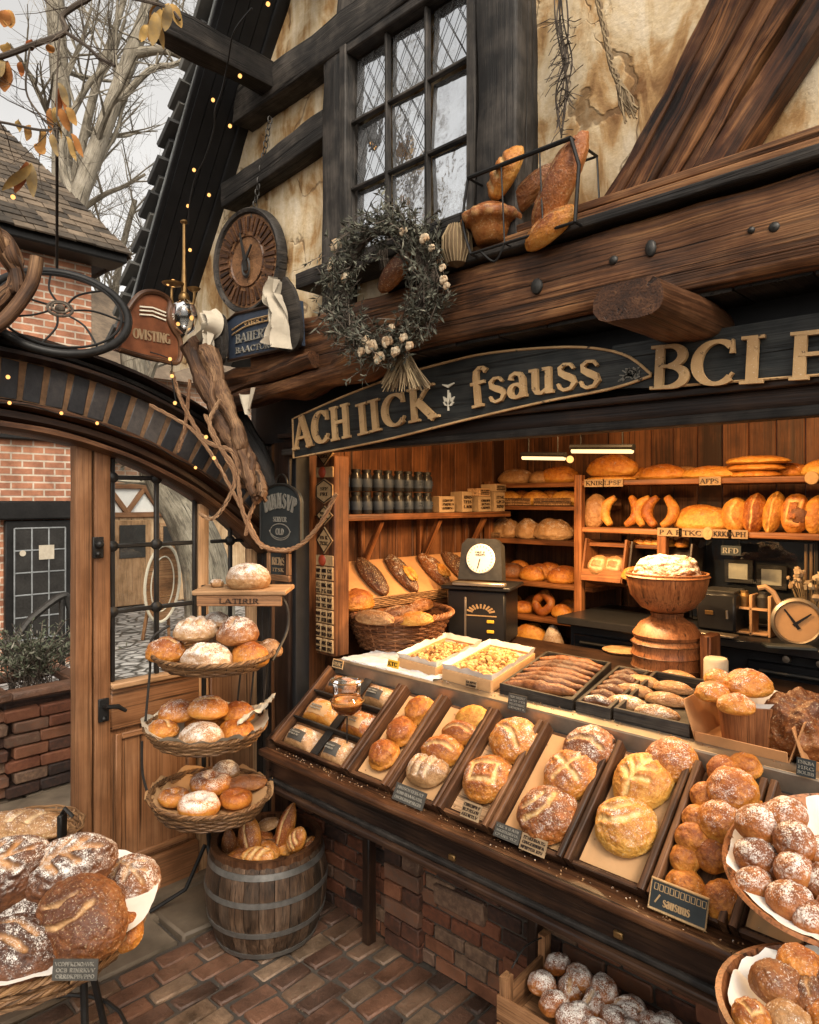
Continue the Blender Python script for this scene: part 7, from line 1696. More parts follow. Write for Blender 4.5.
m = MB(); m.tube([SM @ Vector(q) for q in ((-.93, 2.347, -.004), (-.2, 2.32, -.004), (.75, 2.32, -.004))], .004, 5); m.build('gilt_line', M['gold'], s2)
# clock on the wall
ck = onY(250, 262, 2.05); wc = thing('wall_clock', 'large round carved wooden clock with radial bars hanging on the plaster under the eave', 'clock', ck - Vector((0, 0, .26))); CM = T(ck) @ rot('Z', 6) @ rot('X', 4) @ FACE_S
m = MB(); m.lathe([(0, -.03), (.255, -.03), (.268, -.015), (.268, .025), (.258, .04), (.243, .034), (.238, .018), (0, .015)], 64, (0, 0, 0), CM); m.build('case', M['grey_timber'], wc)
m = MB(); m.lathe([(0, .0165), (.236, .019)], 64, (0, 0, 0), CM); m.build('face', M['crate'], wc)
m = MB()
for i in range(36):
    a = 2 * PI * i / 36; r0 = .15 if i % 3 else .135; m.ribbon([(r0 * math.cos(a), r0 * math.sin(a)), (.222 * math.cos(a), .222 * math.sin(a))], [.012, .020], CM, .018, .028)
m.lathe([(.122, .018), (.128, .026), (.134, .018)], 48, (0, 0, 0), CM); m.build('hour_bars', M['ledge'], wc)
m = MB(); m.ribbon([(0, -.05), (0, 0), (-.03, .15)], [.03, .02, .006], CM, .03, .037); m.ribbon([(0, 0), (.06, .07)], [.018, .006], CM, .031, .039); m.lathe([(.03, .03), (.04, .036), (.05, .03)], 20, (0, 0, 0), CM @ T(.0, -.03, 0) @ Matrix.Diagonal((.7, 1.2, 1, 1))); m.build('hand', M['iron'], wc)
ch = thing('chain', 'dark chain of rings hanging above the carved wall clock', 'chain', onY(258, 210, 2.04)); m = MB(); pa = onY(252, 222, 2.03); pb = onY(270, 120, 2.03); n = 18
for i in range(n):
    p = pa.lerp(pb, i / (n - 1)); m.tube([p + rot('Z', 90 * (i % 2)).to_3x3() @ Vector((.012 * math.cos(2 * PI * j / 10), 0, .019 * math.sin(2 * PI * j / 10))) for j in range(10)], .0035, 4, True)
m.build('links', M['iron'], ch)
# blue sign
bq = [onY(u, v, 1.92) for u, v in ((229, 361), (226, 322), (236, 314), (298, 300), (300, 345))]; bs = thing('blue_sign', 'worn blue bakery sign with pale lettering standing on the beam below the clock', 'sign', bq[0])
BSM = T(0, 1.92, 0) @ Matrix(((1, 0, 0, 0), (0, 0, -1, 0), (0, 1, 0, 0), (0, 0, 0, 1))); P = [(p.x, p.z) for p in bq]
m = MB(); m.plate(P, BSM, -.03, 0); m.build('board', M['blue'], bs)
m = MB(); m.tube([BSM @ Vector((x, z, 0)) for x, z in P], .009, 6, True); m.build('edge', M['apron'], bs)
def line_on(txt, u0, v0, u1, v1, hpx, sy, par, mat):
    a = onY(u0, v0, sy); b = onY(u1, v1, sy); h = hpx * (depth(a) + depth(b)) / 1400; d = b - a; L_ = math.hypot(d.x, d.z); an = math.atan2(d.z, d.x)
    path = lambda t: (a.x + L_ * t * math.cos(an), a.z + L_ * t * math.sin(an), an)
    m = MB(); lettering(m, txt, T(0, sy, 0) @ Matrix(((1, 0, 0, 0), (0, 0, -1, 0), (0, 1, 0, 0), (0, 0, 0, 1))), h, L_, .004, path, .001); m.build('letters', M[mat], par)
line_on('BAIIERT', 236, 344, 270, 336, 9, 1.92, bs, 'chalkmark'); line_on('BAACTORS', 236, 354, 275, 347, 6, 1.92, bs, 'chalkmark'); line_on('VIRKETY', 244, 326, 276, 319, 4, 1.92, bs, 'tan_mark')
m = MB()
for k, o_ in enumerate((0, 5)): m.tube(smooth([onY(232, 330 + o_, 1.915), onY(245, 322 + o_, 1.915), onY(262, 317 + o_, 1.915), onY(284, 312 + o_, 1.915)], 6), .004, 5)
m.build('arched_line', M['tan_mark'], bs)
# knotted cloths on dark backing boards
def drape(name, label, path, wid, Y, seed, back):
    o = thing(name, label, 'cloth', onY(*path[-1], Y), 'knotted cloths beside the blue sign'); m = MB(); P = smooth([onY(u, v, Y) for u, v in path], 8); n = len(P); rd = random.Random(seed); V = []; F = []; K = 14
    W = smooth([Vector((w, 0, 0)) for w in wid], 8)
    for i in range(n):
        t = (P[min(i + 1, n - 1)] - P[max(0, i - 1)]).normalized(); s = t.cross(Vector((0, -1, 0))).normalized()
        for j in range(K + 1):
            f = j / K - .5; dz = .022 * math.sin(f * 13 + i * .10 + seed) * (.7 + W[i].x * 8) + .012 * math.sin(f * 27 + i * .22) + .02 * math.cos(f * PI)
            V.append(P[i] + s * f * W[i].x * 1.1 + Vector((0, -.03 - dz, 0)) + Vector((0, 0, .006 * math.sin(f * 8 + i * .3))))
    for i in range(n - 1):
        for j in range(K): F.append((i * (K + 1) + j, i * (K + 1) + j + 1, (i + 1) * (K + 1) + j + 1, (i + 1) * (K + 1) + j))
    m.add(V, F); m.build('folds', M['linen'], o)
    BM2 = T(0, Y, 0) @ Matrix(((1, 0, 0, 0), (0, 0, -1, 0), (0, 1, 0, 0), (0, 0, 0, 1))); m = MB(); m.plate(smooth2([(onY(u, v, Y).x, onY(u, v, Y).z) for u, v in back] + [(onY(*back[0], Y).x, onY(*back[0], Y).z)], 4)[:-1], BM2, -.02, .0); m.build('backing', M['black_timber'], o); return o
drape('knotted_cloth', 'large pale knotted cloth on a dark board right of the blue sign', [(284, 281), (280, 297), (284, 308), (286, 322), (284, 336), (282, 348)], [.05, .085, .06, .07, .10, .15], 1.89, 1, [(284, 276), (294, 292), (300, 325), (298, 343), (288, 352), (274, 342), (282, 318), (277, 295)])
drape('knotted_cloth', 'smaller pale knotted cloth left of the blue sign', [(215, 314), (220, 324), (214, 336), (205, 347), (198, 358)], [.05, .09, .07, .05, .03], 1.86, 4, [(214, 311), (223, 318), (225, 345), (220, 364), (210, 358), (209, 330)])
drape('knotted_cloth', 'lower tail of the small cloth, hanging left of the blue sign', [(216, 333), (216, 345), (216, 362)], [.03, .05, .05], 1.85, 6, [(212, 336), (220, 336), (220, 355), (213, 355)])
rg = onY(250, 392, 1.93); m = MB(); m.grid(lambda a, b: rg + Vector(((a - .5) * .15 * (1 - .75 * b), -.02 * math.sin(a * 9) * (1 - b * .4) - .01, -.10 * b - .012 * math.sin(a * 5))), 20, 10)
tag(m.build('torn_cloth', M['linen']), 'small torn pale rag hanging from the rough log below the blue sign', 'cloth')
# leather sign on the gateway
LX = -3.33; LP = [(117, 349), (122, 322), (132, 303), (143, 293), (158, 293), (169, 301), (168, 316), (172, 328), (180, 342), (178, 362), (160, 360), (140, 356)]
LQ = [(onX(u, v, LX).y, onX(u, v, LX).z) for u, v in LP]; LM = T(LX, 0, 0) @ FACE_E; cx_ = sum(q[0] for q in LQ) / 12; cz_ = sum(q[1] for q in LQ) / 12
ls = thing('leather_sign', 'tan bell-shaped leather sign with stitched rim and pale lettering on top of the gateway', 'sign', (LX, cx_, min(q[1] for q in LQ)))
LS = smooth2(LQ + LQ[:1], 5)[:-1]; m = MB(); m.plate(LS, LM, -.05, 0); m.build('panel', M['leather'], ls)
m = MB(); m.tube([LM @ Vector((x, z, .002)) for x, z in LS], .014, 8, True); m.build('rim', M['ledge'], ls)
m = MB(); p = onX(152, 313, LX); 
for dz in (0, .018, -.02): m.ribbon([(p.y - .065, p.z + dz), (p.y, p.z + dz + .008), (p.y + .07, p.z + dz - .004)], .007, LM, .001, .008)
m.build('slot_bar', M['cream'], ls)
a = onX(133, 338, LX); b = onX(170, 341, LX); m = MB(); lettering(m, 'OVISTING', LM @ T(a.y, a.z, 0), .05, (b.y - a.y), .004); m.build('letters', M['cardlight'], ls)
# wheel hung over the gateway
wcn = onX(60, 311, -3.30); wn = Vector((.72, -.22, .60)); WM = T(wcn) @ Vector((0, 0, 1)).rotation_difference(wn.normalized()).to_matrix().to_4x4(); RW = .285
wh = thing('hanging_ornament', 'dark iron wheel with thin curved spokes hung on a rod above the gateway', 'ornament', wcn - Vector((0, 0, .2)))
m = MB(); m.tube([WM @ Vector((RW * math.cos(2 * PI * i / 60), RW * math.sin(2 * PI * i / 60), 0)) for i in range(60)], .019, 10, True); m.tube([WM @ Vector(((RW - .03) * math.cos(2 * PI * i / 60), (RW - .03) * math.sin(2 * PI * i / 60), .01)) for i in range(60)], .006, 6, True); m.build('rim', M['black'], wh)
m = MB()
for i in range(7):
    a = 2 * PI * i / 7 + .2; m.tube(smooth([WM @ Vector((.03 * math.cos(a), .03 * math.sin(a), .01)), WM @ Vector((.14 * math.cos(a + .25), .14 * math.sin(a + .25), .012)), WM @ Vector((RW * math.cos(a + .05), RW * math.sin(a + .05), 0))], 6), .005, 6)
m.build('spoke', M['black'], wh)
m = MB(); m.tube([WM @ Vector((.05 * math.cos(2 * PI * i / 20), .05 * math.sin(2 * PI * i / 20), .012)) for i in range(20)], .007, 6, True); m.ball(wcn + wn * .012, .022, 10, 6); m.tube([WM @ Vector((.035 * math.cos(2 * PI * i / 20) , .035 * math.sin(2 * PI * i / 20), .018)) for i in range(20)], .005, 6, True); m.build('hub', M['twig'], wh)
m = MB(); tp0 = onX(57, 268, -3.32); m.tube([tp0, onX(57, 205, -3.15), onD(57, 130, 2.72)], .006, 6); m.build('rod', M['black'], wh)
# twisted vine coil at the left edge, vine and ropes down the gateway corner
vc = thing('vine_coil', 'thick coil of twisted pale vine at the left edge above the gateway', 'vine', onX(5, 330, -3.2)); m = MB(); rd = random.Random(12)
for k in range(9):
    P = [onX(u + rd.uniform(-9, 9), v + rd.uniform(-9, 9), -3.2 + rd.uniform(-.06, .06)) for u, v in ((-40, 250), (-8, 232), (10, 250), (16, 278), (4, 300), (-20, 322), (-50, 330))]; m.tube(smooth(P, 6), [rd.uniform(.012, .028)] * (6 * 6 + 1), 8)
P = [onX(u, v, -3.12) for u, v in ((37, 258), (32, 282), (20, 302), (2, 322), (-20, 335))]; m.tube(smooth(P, 6), .028, 10)
m.build('strand', M['vine'], vc)
gv = thing('gnarled_vine', 'gnarled twisted vine trunk climbing the corner between gateway and shop', 'vine', onD(280, 545, 3.35)); m = MB(); rd = random.Random(3)
pth = [(196, 350), (208, 378), (220, 404), (234, 432), (243, 456), (252, 478), (258, 496)]
P0_ = smooth([onD(u, v, 3.48 - .03 * i) for i, (u, v) in enumerate(pth)], 8); n = len(P0_)
for k in range(6):
    P = []; rr = []
    for i, p in enumerate(P0_):
        a = i * (.05 if k < 3 else .14) + k * PI * 2 / 3; P.append(p + (Vector((CS, SN, 0)) * math.cos(a) + Vector((0, 0, 1)) * math.sin(a) * .6 + Vector((SN, -CS, 0)) * .5 * math.sin(a)) * (.050 * (1 - .5 * i / n) + .008 * math.sin(i * .3 + k)) + rv(.004)); rr.append((.046 if k < 3 else .024) * (1 - .55 * i / n) * (1 + .2 * math.sin(i * .5 + k * 2)))
    m.tube(P, rr, 9)
for k in range(6):
    P = [onD(u + rd.uniform(-16, 12), v + rd.uniform(-14, 6), 3.4) for u, v in pth[2:]]; m.tube(smooth(P, 6), rd.uniform(.006, .012), 7)
m.build('trunk', M['vine'], gv)
m = MB(); m.beam(onD(228, 400, 3.8), onD(276, 488, 3.74), .10, .09, (0, 0, 1), rough=.04, rnd=.9); m.build('limb', M['black_timber'], gv)
for nm, lb, px, r in (('rope', 'rope looping down from the gateway vine in front of the sidelight', [(205, 415), (222, 450), (235, 478), (225, 505), (212, 519), (200, 514)], .010), ('rope', 'long rope running from the vine under the round chalk sign to the tile pillar', [(172, 372), (182, 402), (205, 440), (232, 452), (238, 480), (243, 512), (258, 542), (280, 550), (300, 545), (320, 524), (336, 494)], .011), ('rope', 'rope strand hanging along the arch rib beside the door', [(190, 380), (186, 420), (182, 440), (178, 452)], .009), ('rope', 'rope strand lying along the arch down to the shop wall', [(150, 405), (190, 428), (212, 455), (232, 490), (250, 525), (262, 548)], .009), ('rope', 'rope wound over the gnarled vine', [(220, 400), (210, 420), (215, 440), (238, 470), (256, 494), (250, 515), (246, 535)], .010)):
    m = MB(); P = smooth([onD(u, v, 3.33 if i < len(px) - 3 or 'tile' not in lb else 3.33 - .04 * (i - len(px) + 3)) for i, (u, v) in enumerate(px)], 10); n = len(P)
    for ph in (0, 2.1, 4.2):
        Q = []
        for i, p in enumerate(P): a = i * .9 + ph; Q.append(p + (Vector((CS, SN, 0)) * math.cos(a) + Vector((0, 0, 1)) * math.sin(a)) * r * .5)
        m.tube(Q, r * .62, 6)
    tag(m.build(nm, M['rope']), lb, 'rope', 'ropes on the gateway')
# brass lamp bracket under the eave
sc_ = thing('brass_lantern', 'brass candle lantern with curled arms hanging under the dark eave', 'lantern', onX(184, 335, -3.2)); d = 3.6; m = MB()
m.tube([onD(184, 222, d), onD(184, 262, d), onD(184, 300, d)], [.008, .009, .016], 8); m.ball(onD(184, 222, d), .02, 10, 6, (1, 1, .6)); m.ball(onD(184, 298, d), .028, 12, 8, (1, 1, 1.2))
for dx in (-12, 10): m.tube(smooth([onD(184, 306, d), onD(184 + dx * .6, 312, d), onD(184 + dx, 300, d - .03), onD(184 + dx, 288, d - .03)], 6), .007, 6)
m.lathe([(.012, 0), (.05, .012), (.055, .02)], 18, onD(173, 287, d - .03)); m.lathe([(.012, 0), (.03, .012), (.034, .02)], 18, onD(194, 292, d - .03)); m.build('frame', M['brass'], sc_)
m = MB(); c0 = onD(184, 318, d - .02); m.lathe([(.025, .09), (.06, .06), (.075, 0), (.055, -.06), (.02, -.085)], 20, c0); m.build('globe', M['jar_glass'], sc_)
m = MB(); m.ball(onD(173, 283, d - .03), .014, 8, 6, (1, 1, 1.4)); m.ball(onD(192, 318, d - .03), .012); m.ball(onD(178, 324, d - .04), .010); m.ball(onD(190, 330, d - .02), .010); m.ball(onD(168, 284, d - .05), .008); m.build('flame', M['warm'], sc_)
# chalk sign and framed sign by the shop corner
cc = onY(280, 516, 2.14); cs_ = thing('chalk_sign', 'dark round-topped chalk sign with white lettering and an oval, hung by the shop corner', 'sign', cc - Vector((0, 0, .14))); KM = T(cc) @ FACE_S
hw, hh = .172, .165
P = [(-hw, -hh * .8), (-hw * .7, -hh), (hw * .7, -hh), (hw, -hh * .8), (hw, hh * .4)] + arc((0, hh * .4), hw, 5, 175, 14, hh * .6) + [(-hw, hh * .4)]
m = MB(); m.plate(P, KM, -.02, 0); m.build('board', M['chalk'], cs_); m = MB(); m.tube([KM @ Vector((x, y, .001)) for x, y in P], .007, 6, True); m.build('rim', M['iron'], cs_)
m = MB(); lettering(m, 'DINNSVP', KM, .078, .25, .003, lambda t: (-.13 + .26 * t, .012 + .028 * math.sin(PI * t), .28 * math.cos(PI * t)), .001); lettering(m, 'SERVER', KM @ T(-.06, -.03, 0), .026, .12, .002, None, .001)
m.ribbon(arc((0, -.082), .085, 0, 360, 30, .042), .005, KM, .001, .003); lettering(m, 'OLD', KM @ T(-.035, -.098, 0), .034, .07, .002, None, .001); m.ribbon(arc((0, -.055), .1, 200, 340, 16, .06), .004, KM, .001, .0035); m.build('lettering', M['chalkmark'], cs_)
m = MB(); m.tube([KM @ Vector((.05 * math.cos(R(a)), hh + .05 * math.sin(R(a)), -.01)) for a in range(0, 181, 15)], .005, 6); m.build('hanger', M['iron'], cs_)
fc_ = onY(279, 564, 2.17); fs = thing('framed_sign', 'small brown framed sign with a dark lettered panel below the round chalk sign', 'sign', fc_ - Vector((0, 0, .09))); KM = T(fc_) @ rot('Z', 8) @ FACE_S
m = MB()
for x, y, w, h_ in ((0, .073, .17, .028), (0, -.073, .17, .034), (-.073, 0, .026, .115), (.073, 0, .026, .115)): m.box((x, y, 0), (w, h_, .022), None, .004)
m.v = [KM @ p for p in m.v]; m.build('frame', M['crate'], fs); m = MB(); m.plate([(-.06, -.057), (.06, -.057), (.06, .06), (-.06, .06)], KM, -.008, .002); m.build('panel', M['chalk'], fs)
m = MB(); lettering(m, 'RENS', KM @ T(-.05, -.005, 0), .04, .10, .002, None, .003); scribble(m, KM @ T(0, -.03, 0), .09, .03, 1, 4, .002, .003); m.build('lettering', M['cardlight'], fs)
# ------------------------------------------------------------------ wreath
wcn = onY(384, 288, 1.86); wr = thing('wreath', 'shaggy grey-green wreath with dried pale blooms hanging in front of the window', 'wreath', wcn - Vector((0, 0, .36))); RWR = .215
WMx = T(wcn) @ rot('Z', 6) @ FACE_S
tw = MB(); lf = MB(); rd = random.Random(9)
for k in range(7):
    tw.tube([WMx @ Vector(((RWR + .022 * math.sin(i * .5 + k)) * math.cos(2 * PI * i / 40), (RWR * 1.06 + .022 * math.sin(i * .5 + k)) * math.sin(2 * PI * i / 40), .022 * math.cos(i * .5 + k * 1.3))) for i in range(40)], .008, 5, True)
for i in range(620):
    a = rd.uniform(0, 2 * PI); ca, sa = math.cos(a), math.sin(a); q = rd.gauss(0, .030); p = Vector(((RWR + q) * ca, (RWR * 1.06 + q) * sa, rd.gauss(.01, .03)))
    d = Vector((-sa, ca, 0)) * rd.choice((1, 1, -.4)) + Vector((ca, sa, 0)) * rd.uniform(-.6, .9) + Vector((0, 0, rd.uniform(-.2, .7))); d.normalize(); L_ = rd.uniform(.05, .12); e = p + d * L_ + Vector((0, 0, 0))
    tw.tube([WMx @ p, WMx @ (p.lerp(e, .5) + rv(.008)), WMx @ e], .0017, 3)
    for j in range(9):
        f = rd.uniform(.15, 1.05); b = p.lerp(e, f); dd = d * .7 + rv(.8); lf.leaf(WMx @ b, WMx.to_3x3() @ dd, rv(1), rd.uniform(.018, .040), rd.uniform(.005, .010), rd.random() * (.55 if rd.random() < .7 else 1))
tw.build('twig', M['twig'], wr); lf.build('foliage', M['needle'], wr)
for (u, v, r) in ((337, 246, 9), (333, 262, 6), (346, 278, 7), (332, 285, 5), (372, 347, 9), (388, 342, 8), (396, 352, 7), (404, 338, 6), (380, 358, 8), (366, 340, 6), (425, 239, 7), (432, 248, 5), (444, 280, 6), (447, 286, 5), (404, 232, 6), (443, 268, 5), (331, 268, 5), (362, 352, 6), (410, 346, 6), (392, 328, 5)):
    p = onY(u, v, 1.81); R_ = r * depth(p) / 700 * .85; m = MB()
    for j in range(9):
        a = j * 2.4; m.ball(p + Vector((math.cos(a) * R_ * .5, -.3 * R_ * (j % 3), math.sin(a) * R_ * .5)), R_ * .5, 7, 5, (1, .6, 1), rough=.5)
    m.build('dried_bloom', M['dried'], wr)
sb = thing('straw_bundle', 'small bundle of pale straw hanging under the wreath', 'straw', onY(400, 385, 1.9)); m = MB(); rd = random.Random(5)
for i in range(130):
    a = onY(403 + rd.uniform(-6, 6), 352, 1.9); b = onY(404 + rd.uniform(-24, 26), 386 + rd.uniform(-4, 6), 1.9 + rd.uniform(-.03, .03)); m.tube([a, a.lerp(b, .5) + rv(.006), b], .0022, 3)
m.build('stalks', M['straw'], sb); m = MB(); c = onY(403, 357, 1.9); m.tube([c + Vector((.028 * math.cos(R(t * 24)), .02 * math.sin(R(t * 24)), .004 * (t % 3))) for t in range(15)], .005, 5, True); m.build('binding', M['rope'], sb)
# breads hung inside the wreath
p = onY(400, 274, 1.93); put(loaf('none', bmat('brown', .08, .3), .105, .05, .065, 5, 400), 'hanging_loaf', 'brown oblong loaf tilted inside the wreath', 'bread', p, 0, None, 1); bpy.data.objects['hanging_loaf'].matrix_world = T(p) @ rot('Y', -32) @ rot('X', 75)
p = onY(457, 243, 1.93); m = MB(); m.lathe([(0, .07), (.03, .06), (.05, .02), (.052, -.03), (.035, -.075), (0, -.09)], 22, p); 
for i in range(22): a = 2 * PI * i / 22; m.tube([p + Vector((r * math.cos(a), r * math.sin(a), z)) for r, z in ((.03, .062), (.0525, .02), (.054, -.03), (.036, -.075))], .003, 4)
tag(m.build('dried_pod', M['straw']), 'ribbed brown dried pod between wreath and wire basket', 'pod')
p = onY(391, 256, 1.99); m = MB(); m.lathe([(0, .07), (.04, .055), (.056, .0), (.04, -.06), (0, -.07)], 22, p)
for i in range(18): a = 2 * PI * i / 18; m.tube([p + Vector((r * math.cos(a), r * math.sin(a), z)) for r, z in ((.04, .057), (.058, .0), (.042, -.06))], .003, 4)
tag(m.build('dried_pod', M['twig']), 'dark ribbed dried pod inside the wreath behind the loaf', 'pod')
# ------------------------------------------------------------------ wire basket of loaves on the cornice
wy = 1.90; wb_ = thing('wire_basket', 'open wire basket of brown loaves standing on the cornice right of the window', 'basket', onY(520, 240, wy)); m = MB()
q = dict(a=onY(468, 178, wy), b=onY(571, 138, wy), c=onY(579, 165, wy + .0), d=onY(575, 222, wy), e=onY(471, 254, wy), f=onY(463, 222, wy))
m.tube([q['a'], q['b']], .008, 8); m.tube([q['b'], q['c'], q['d']], .006, 6); m.tube([q['d'], q['e']], .005, 6); m.tube(smooth([q['e'], q['f'], q['a']], 5), .005, 6)
bk = Vector((0, .16, 0)); m.tube([q['a'] + bk, q['b'] + bk, q['d'] + bk, q['e'] + bk], .005, 6, True)
for k in ('a', 'b', 'd', 'e'): m.tube([q[k], q[k] + bk], .005, 6)
for f in (.35, .72): m.tube([q['a'].lerp(q['b'], f), q['e'].lerp(q['d'], f)], .003, 5); m.tube([q['e'].lerp(q['d'], f), q['e'].lerp(q['d'], f) + bk], .003, 5)
m.tube(smooth([q['e'].lerp(q['d'], .1), q['e'].lerp(q['d'], .25) - Vector((0, 0, .05)), q['e'].lerp(q['d'], .35)], 6), .004, 5); m.build('wire', M['black'], wb_)
gw = 'loaves in the wire basket on the cornice'; wpy = wy + .07
p = onY(491, 244, wpy); mp = MB(); mp.lathe([(0, 0), (.05, 0), (.066, .04), (.074, .062), (.090, .066), (.102, .078), (.104, .092), (.094, .104), (.078, .108), (.06, .126), (.03, .140), (0, .144)], 48, p)
for i, q_ in enumerate(mp.v):
    j, k = divmod(i, 12); w_ = 1 + (.045 * math.cos(j * PI / 2) if 4 <= k <= 7 else 0) + .03 * noise.noise(q_ * 40); q_.x = p.x + (q_.x - p.x) * w_; q_.y = p.y + (q_.y - p.y) * w_; mp.t[i] = .1 if k < 4 else .55 + .3 * (k - 4) / 7; mp.a[i] = .5 if k in (5, 7) and j % 4 < 2 else 0
o = mp.build('pie_loaf', bmat('russet', .15, .3), sharp=80); tag(o, 'round crimped pie-shaped loaf at the left of the wire basket', 'bread', gw)
def wput(u, v, a, b, h, kd, st_, ang, lb, seed, fl_=.05, yaw=0, nm='loaf', Y=None):
    p = onY(u, v, Y or wpy); o = put(loaf(st_, bmat(kd, fl_, .2), a, b, h, 5, seed, lump=.05), nm, lb, 'bread', p, 0, None, 1, gw); o.matrix_world = T(p) @ rot('Y', -ang) @ rot('Z', yaw) @ rot('X', 60) @ T(0, 0, -h / 2); return o
wput(557, 184, .165, .06, .085, 'russet', 'long', 58, 'long baguette-like loaf standing diagonally at the right of the wire basket', 410, .05, 0, 'long_loaf', wpy - .03)
wput(528, 190, .12, .05, .065, 'brown', 'long', 28, 'broad dark loaf lying behind the diagonal one in the wire basket', 411, .05, 0, 'loaf', wpy + .06)
wput(503, 172, .095, .06, .07, 'gold', 'diag', 50, 'ribbed round loaf at the top left of the wire basket', 412, .05, 0, 'loaf', wpy - .02)
wput(548, 226, .10, .05, .065, 'gold', 'single', 24, 'golden loaf lying at the bottom right of the wire basket', 413, .1, 0, 'loaf', wpy - .05)
# dried sprays on the plaster
dp = thing('dried_vine', 'thin dark dried vine hanging down the plaster above the wire basket', 'plant', onY(562, 140, 2.04)); m = MB(); rd = random.Random(8)
for k in range(7):
    P = [onY(u + rd.uniform(-7, 7), v, 2.06) for u, v in ((560, -30), (562, 20), (566, 60), (562, 95), (563, 122 + rd.uniform(-20, 25)))]; m.tube(smooth(P, 6), .003, 4)
    for j in range(14):
        b = P[rd.randrange(1, 4)].lerp(P[rd.randrange(1, 5)], rd.random()); e = b + Vector((rd.uniform(-.06, .06), rd.uniform(-.02, 0), rd.uniform(-.07, .02))); m.tube([b, b.lerp(e, .5) + rv(.008), e], .0016, 3)
m.build('stem', M['twig'], dp)
rp_ = thing('frayed_rope', 'pale frayed rope end hanging on the plaster left of the split brace', 'rope', onY(632, 120, 2.02)); m = MB()
for ph in (0, 2.1, 4.2): m.tube([p + Vector((.006 * math.cos(i * .8 + ph), 0, .006 * math.sin(i * .8 + ph))) for i, p in enumerate(smooth([onY(596, -10, 2.03), onY(605, 30, 2.03), (onY(612, 65, 2.03)), onY(622, 88, 2.03)], 12))], .006, 5)
for i in range(26): a = onY(620 + random.uniform(-4, 4), 85, 2.02); b = onY(632 + random.uniform(-9, 6), 118 + random.uniform(-14, 6), 2.01); m.tube([a, a.lerp(b, .5) + rv(.012), b], .003, 4)
m.build('strand', M['straw'], rp_)
# iron studs on the jetty beam
for i, (u, v, r, s_, lb) in enumerate(((650, 248, 6, 1.5, 'large square iron stud in the middle of the beam'), (613, 260, 5, 1, 'small round iron stud left of the large one'), (536, 286, 7, 1.2, 'broad dark knot plate at the left of the beam'), (774, 227, 6, 1, 'bluish iron stud at the right of the beam'), (751, 230, 4, 1, 'small dark stud beside the bluish one'))):
    p = onY(u, v, 1.962); R_ = r * depth(p) / 700; m = MB(); m.lathe([(0, .006), (R_ * .6, .004), (R_ * .9, .0), (R_, -.006)], 10, p, FACE_S @ Matrix.Diagonal((1, s_, 1, 1))); tag(m.build('iron_stud', M['iron']), lb, 'stud', 'iron studs on the jetty beam')
# ------------------------------------------------------------------ string lights
sl2 = thing('string_lights', 'string of small warm bulbs along the eave, the lantern and the arch', 'lights', onD(210, 120, 3.3)); m = MB(); bl = []
W1 = [(252, 8, 2.9), (234, 32, 3.0), (228, 62, 3.1), (222, 90, 3.2), (215, 110, 3.25), (214, 128, 3.3), (205, 158, 3.4), (196, 176, 3.5), (190, 200, 3.55), (188, 225, 3.6)]
m.tube(smooth([onD(*w) for w in W1], 6), .0035, 5)
W2 = [(150, 352, 3.25), (170, 360, 3.28), (172, 378, 3.3), (176, 402, 3.3)]; m.tube(smooth([onD(*w) for w in W2], 6), .003, 5)
def archp(f): y = -.4 + 2.6 * f; return Vector((-3.275, y, arch_z(y, 2.165)))
m.tube([archp(i / 60) + Vector((0, 0, .006 * math.sin(i))) for i in range(61)], .003, 5)
m.build('wire', M['black'], sl2)
BL = [(268, 4, 2.9), (240, 76, 3.05), (230, 126, 3.3), (213, 100, 3.3), (194, 170, 3.45), (209, 195, 3.5), (190, 250, 3.6), (188, 206, 3.6), (170, 359, 3.24), (172, 376, 3.27), (175, 403, 3.27), (214, 458, 3.22), (206, 437, 3.22), (8, 377, 2.98), (13, 197, 2.7)]
for u, v, d_ in BL: m = MB(); m.ball(onD(u, v, d_), .009, 8, 6); m.build('bulb', M['warm'], sl2)
for f in (.52, .60, .66, .85): m = MB(); m.ball(archp(f) + Vector((.01, 0, 0)), .008, 8, 6); m.build('bulb', M['warm'], sl2)
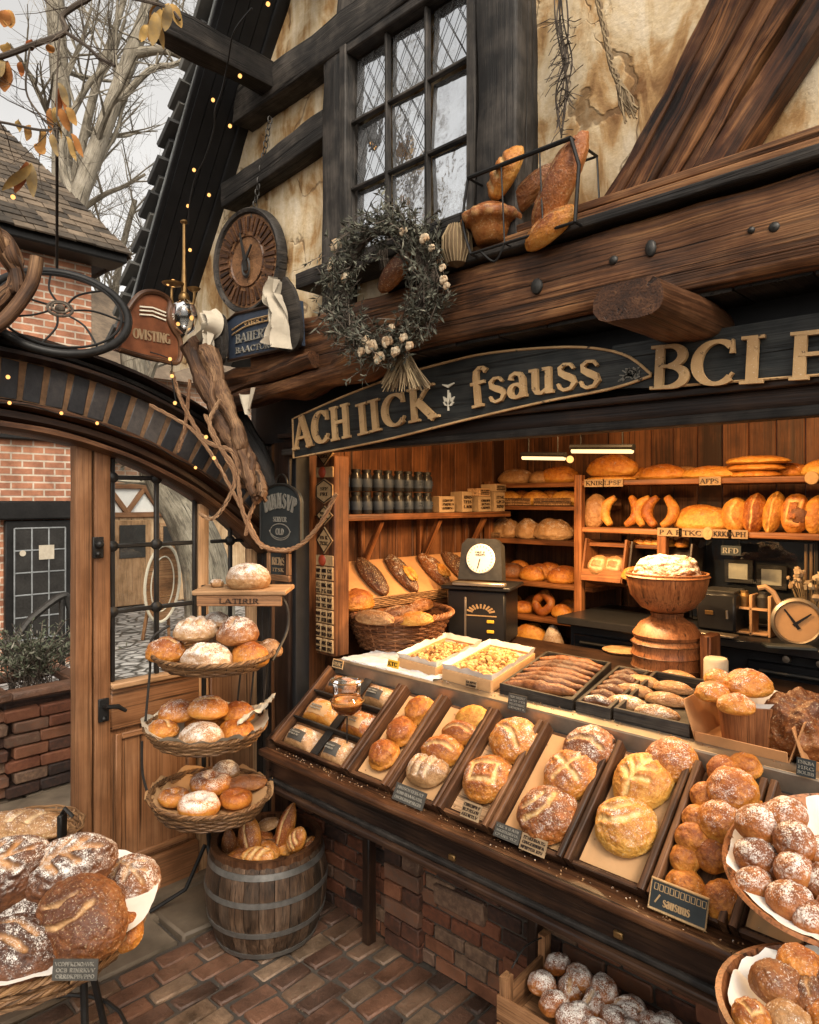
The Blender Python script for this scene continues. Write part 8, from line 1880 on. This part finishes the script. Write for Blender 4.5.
# ------------------------------------------------------------------ daylight, lamps and camera
w = bpy.data.worlds.new('World'); scene.world = w; w.use_nodes = True
nt = w.node_tree; nt.nodes.clear()
sky = nt.nodes.new('ShaderNodeTexSky'); sky.sky_type = 'NISHITA'; sky.sun_disc = False
SUN_EL, SUN_AZ = 46.0, 120.0        # azimuth clockwise from north (+y)
sky.sun_elevation = R(SUN_EL); sky.sun_rotation = R(SUN_AZ); sky.air_density = 1.0; sky.dust_density = 4.0; sky.ozone_density = 1.0
hs = nt.nodes.new('ShaderNodeHueSaturation'); hs.inputs['Saturation'].default_value = .12; hs.inputs['Value'].default_value = 2.3
tc = nt.nodes.new('ShaderNodeTexCoord'); nz = nt.nodes.new('ShaderNodeTexNoise'); nz.inputs['Scale'].default_value = 2.2; nz.inputs['Detail'].default_value = 5
rp = nt.nodes.new('ShaderNodeValToRGB'); rp.color_ramp.elements[0].position = .35; rp.color_ramp.elements[0].color = (.94, .90, .84, 1); rp.color_ramp.elements[1].position = .62; rp.color_ramp.elements[1].color = (1.15, 1.09, 1.0, 1)
mx = nt.nodes.new('ShaderNodeMix'); mx.data_type = 'RGBA'; mx.blend_type = 'MULTIPLY'; mx.inputs[0].default_value = 1
bg = nt.nodes.new('ShaderNodeBackground'); bg.inputs[1].default_value = SKY_STRENGTH; wo = nt.nodes.new('ShaderNodeOutputWorld')
L = nt.links.new
L(sky.outputs[0], hs.inputs['Color']); L(tc.outputs['Generated'], nz.inputs['Vector']); L(nz.outputs[0], rp.inputs[0])
L(hs.outputs[0], mx.inputs[6]); L(rp.outputs[0], mx.inputs[7]); L(mx.outputs[2], bg.inputs[0]); L(bg.outputs[0], wo.inputs[0])
sd = bpy.data.lights.new('sun', 'SUN'); sd.energy = SUN_ENERGY; sd.angle = R(14); sd.color = (1, .87, .70)
so = bpy.data.objects.new('sun', sd); COL.objects.link(so)
az = R(SUN_AZ); to = Vector((math.sin(az) * math.cos(R(SUN_EL)), math.cos(az) * math.cos(R(SUN_EL)), math.sin(R(SUN_EL))))
so.rotation_euler = to.to_track_quat('Z', 'Y').to_euler()
cd = bpy.data.cameras.new('camera'); co = bpy.data.objects.new('camera', cd); COL.objects.link(co)
cd.sensor_width = 36; cd.lens = FPX / 1024 * 36; cd.shift_y = -12 / 1024; cd.clip_start = .02; cd.clip_end = 500
co.location = EYE; co.rotation_euler = (R(90), 0, R(44)); scene.camera = co
scene.view_settings.view_transform = 'Standard'; scene.view_settings.look = 'None'; scene.view_settings.exposure = 0; scene.view_settings.gamma = 1
scene.cycles.max_bounces = 8; scene.cycles.transparent_max_bounces = 12; scene.cycles.sample_clamp_indirect = 4
scene.cycles.use_denoising = True; scene.cycles.denoising_prefilter = 'ACCURATE'
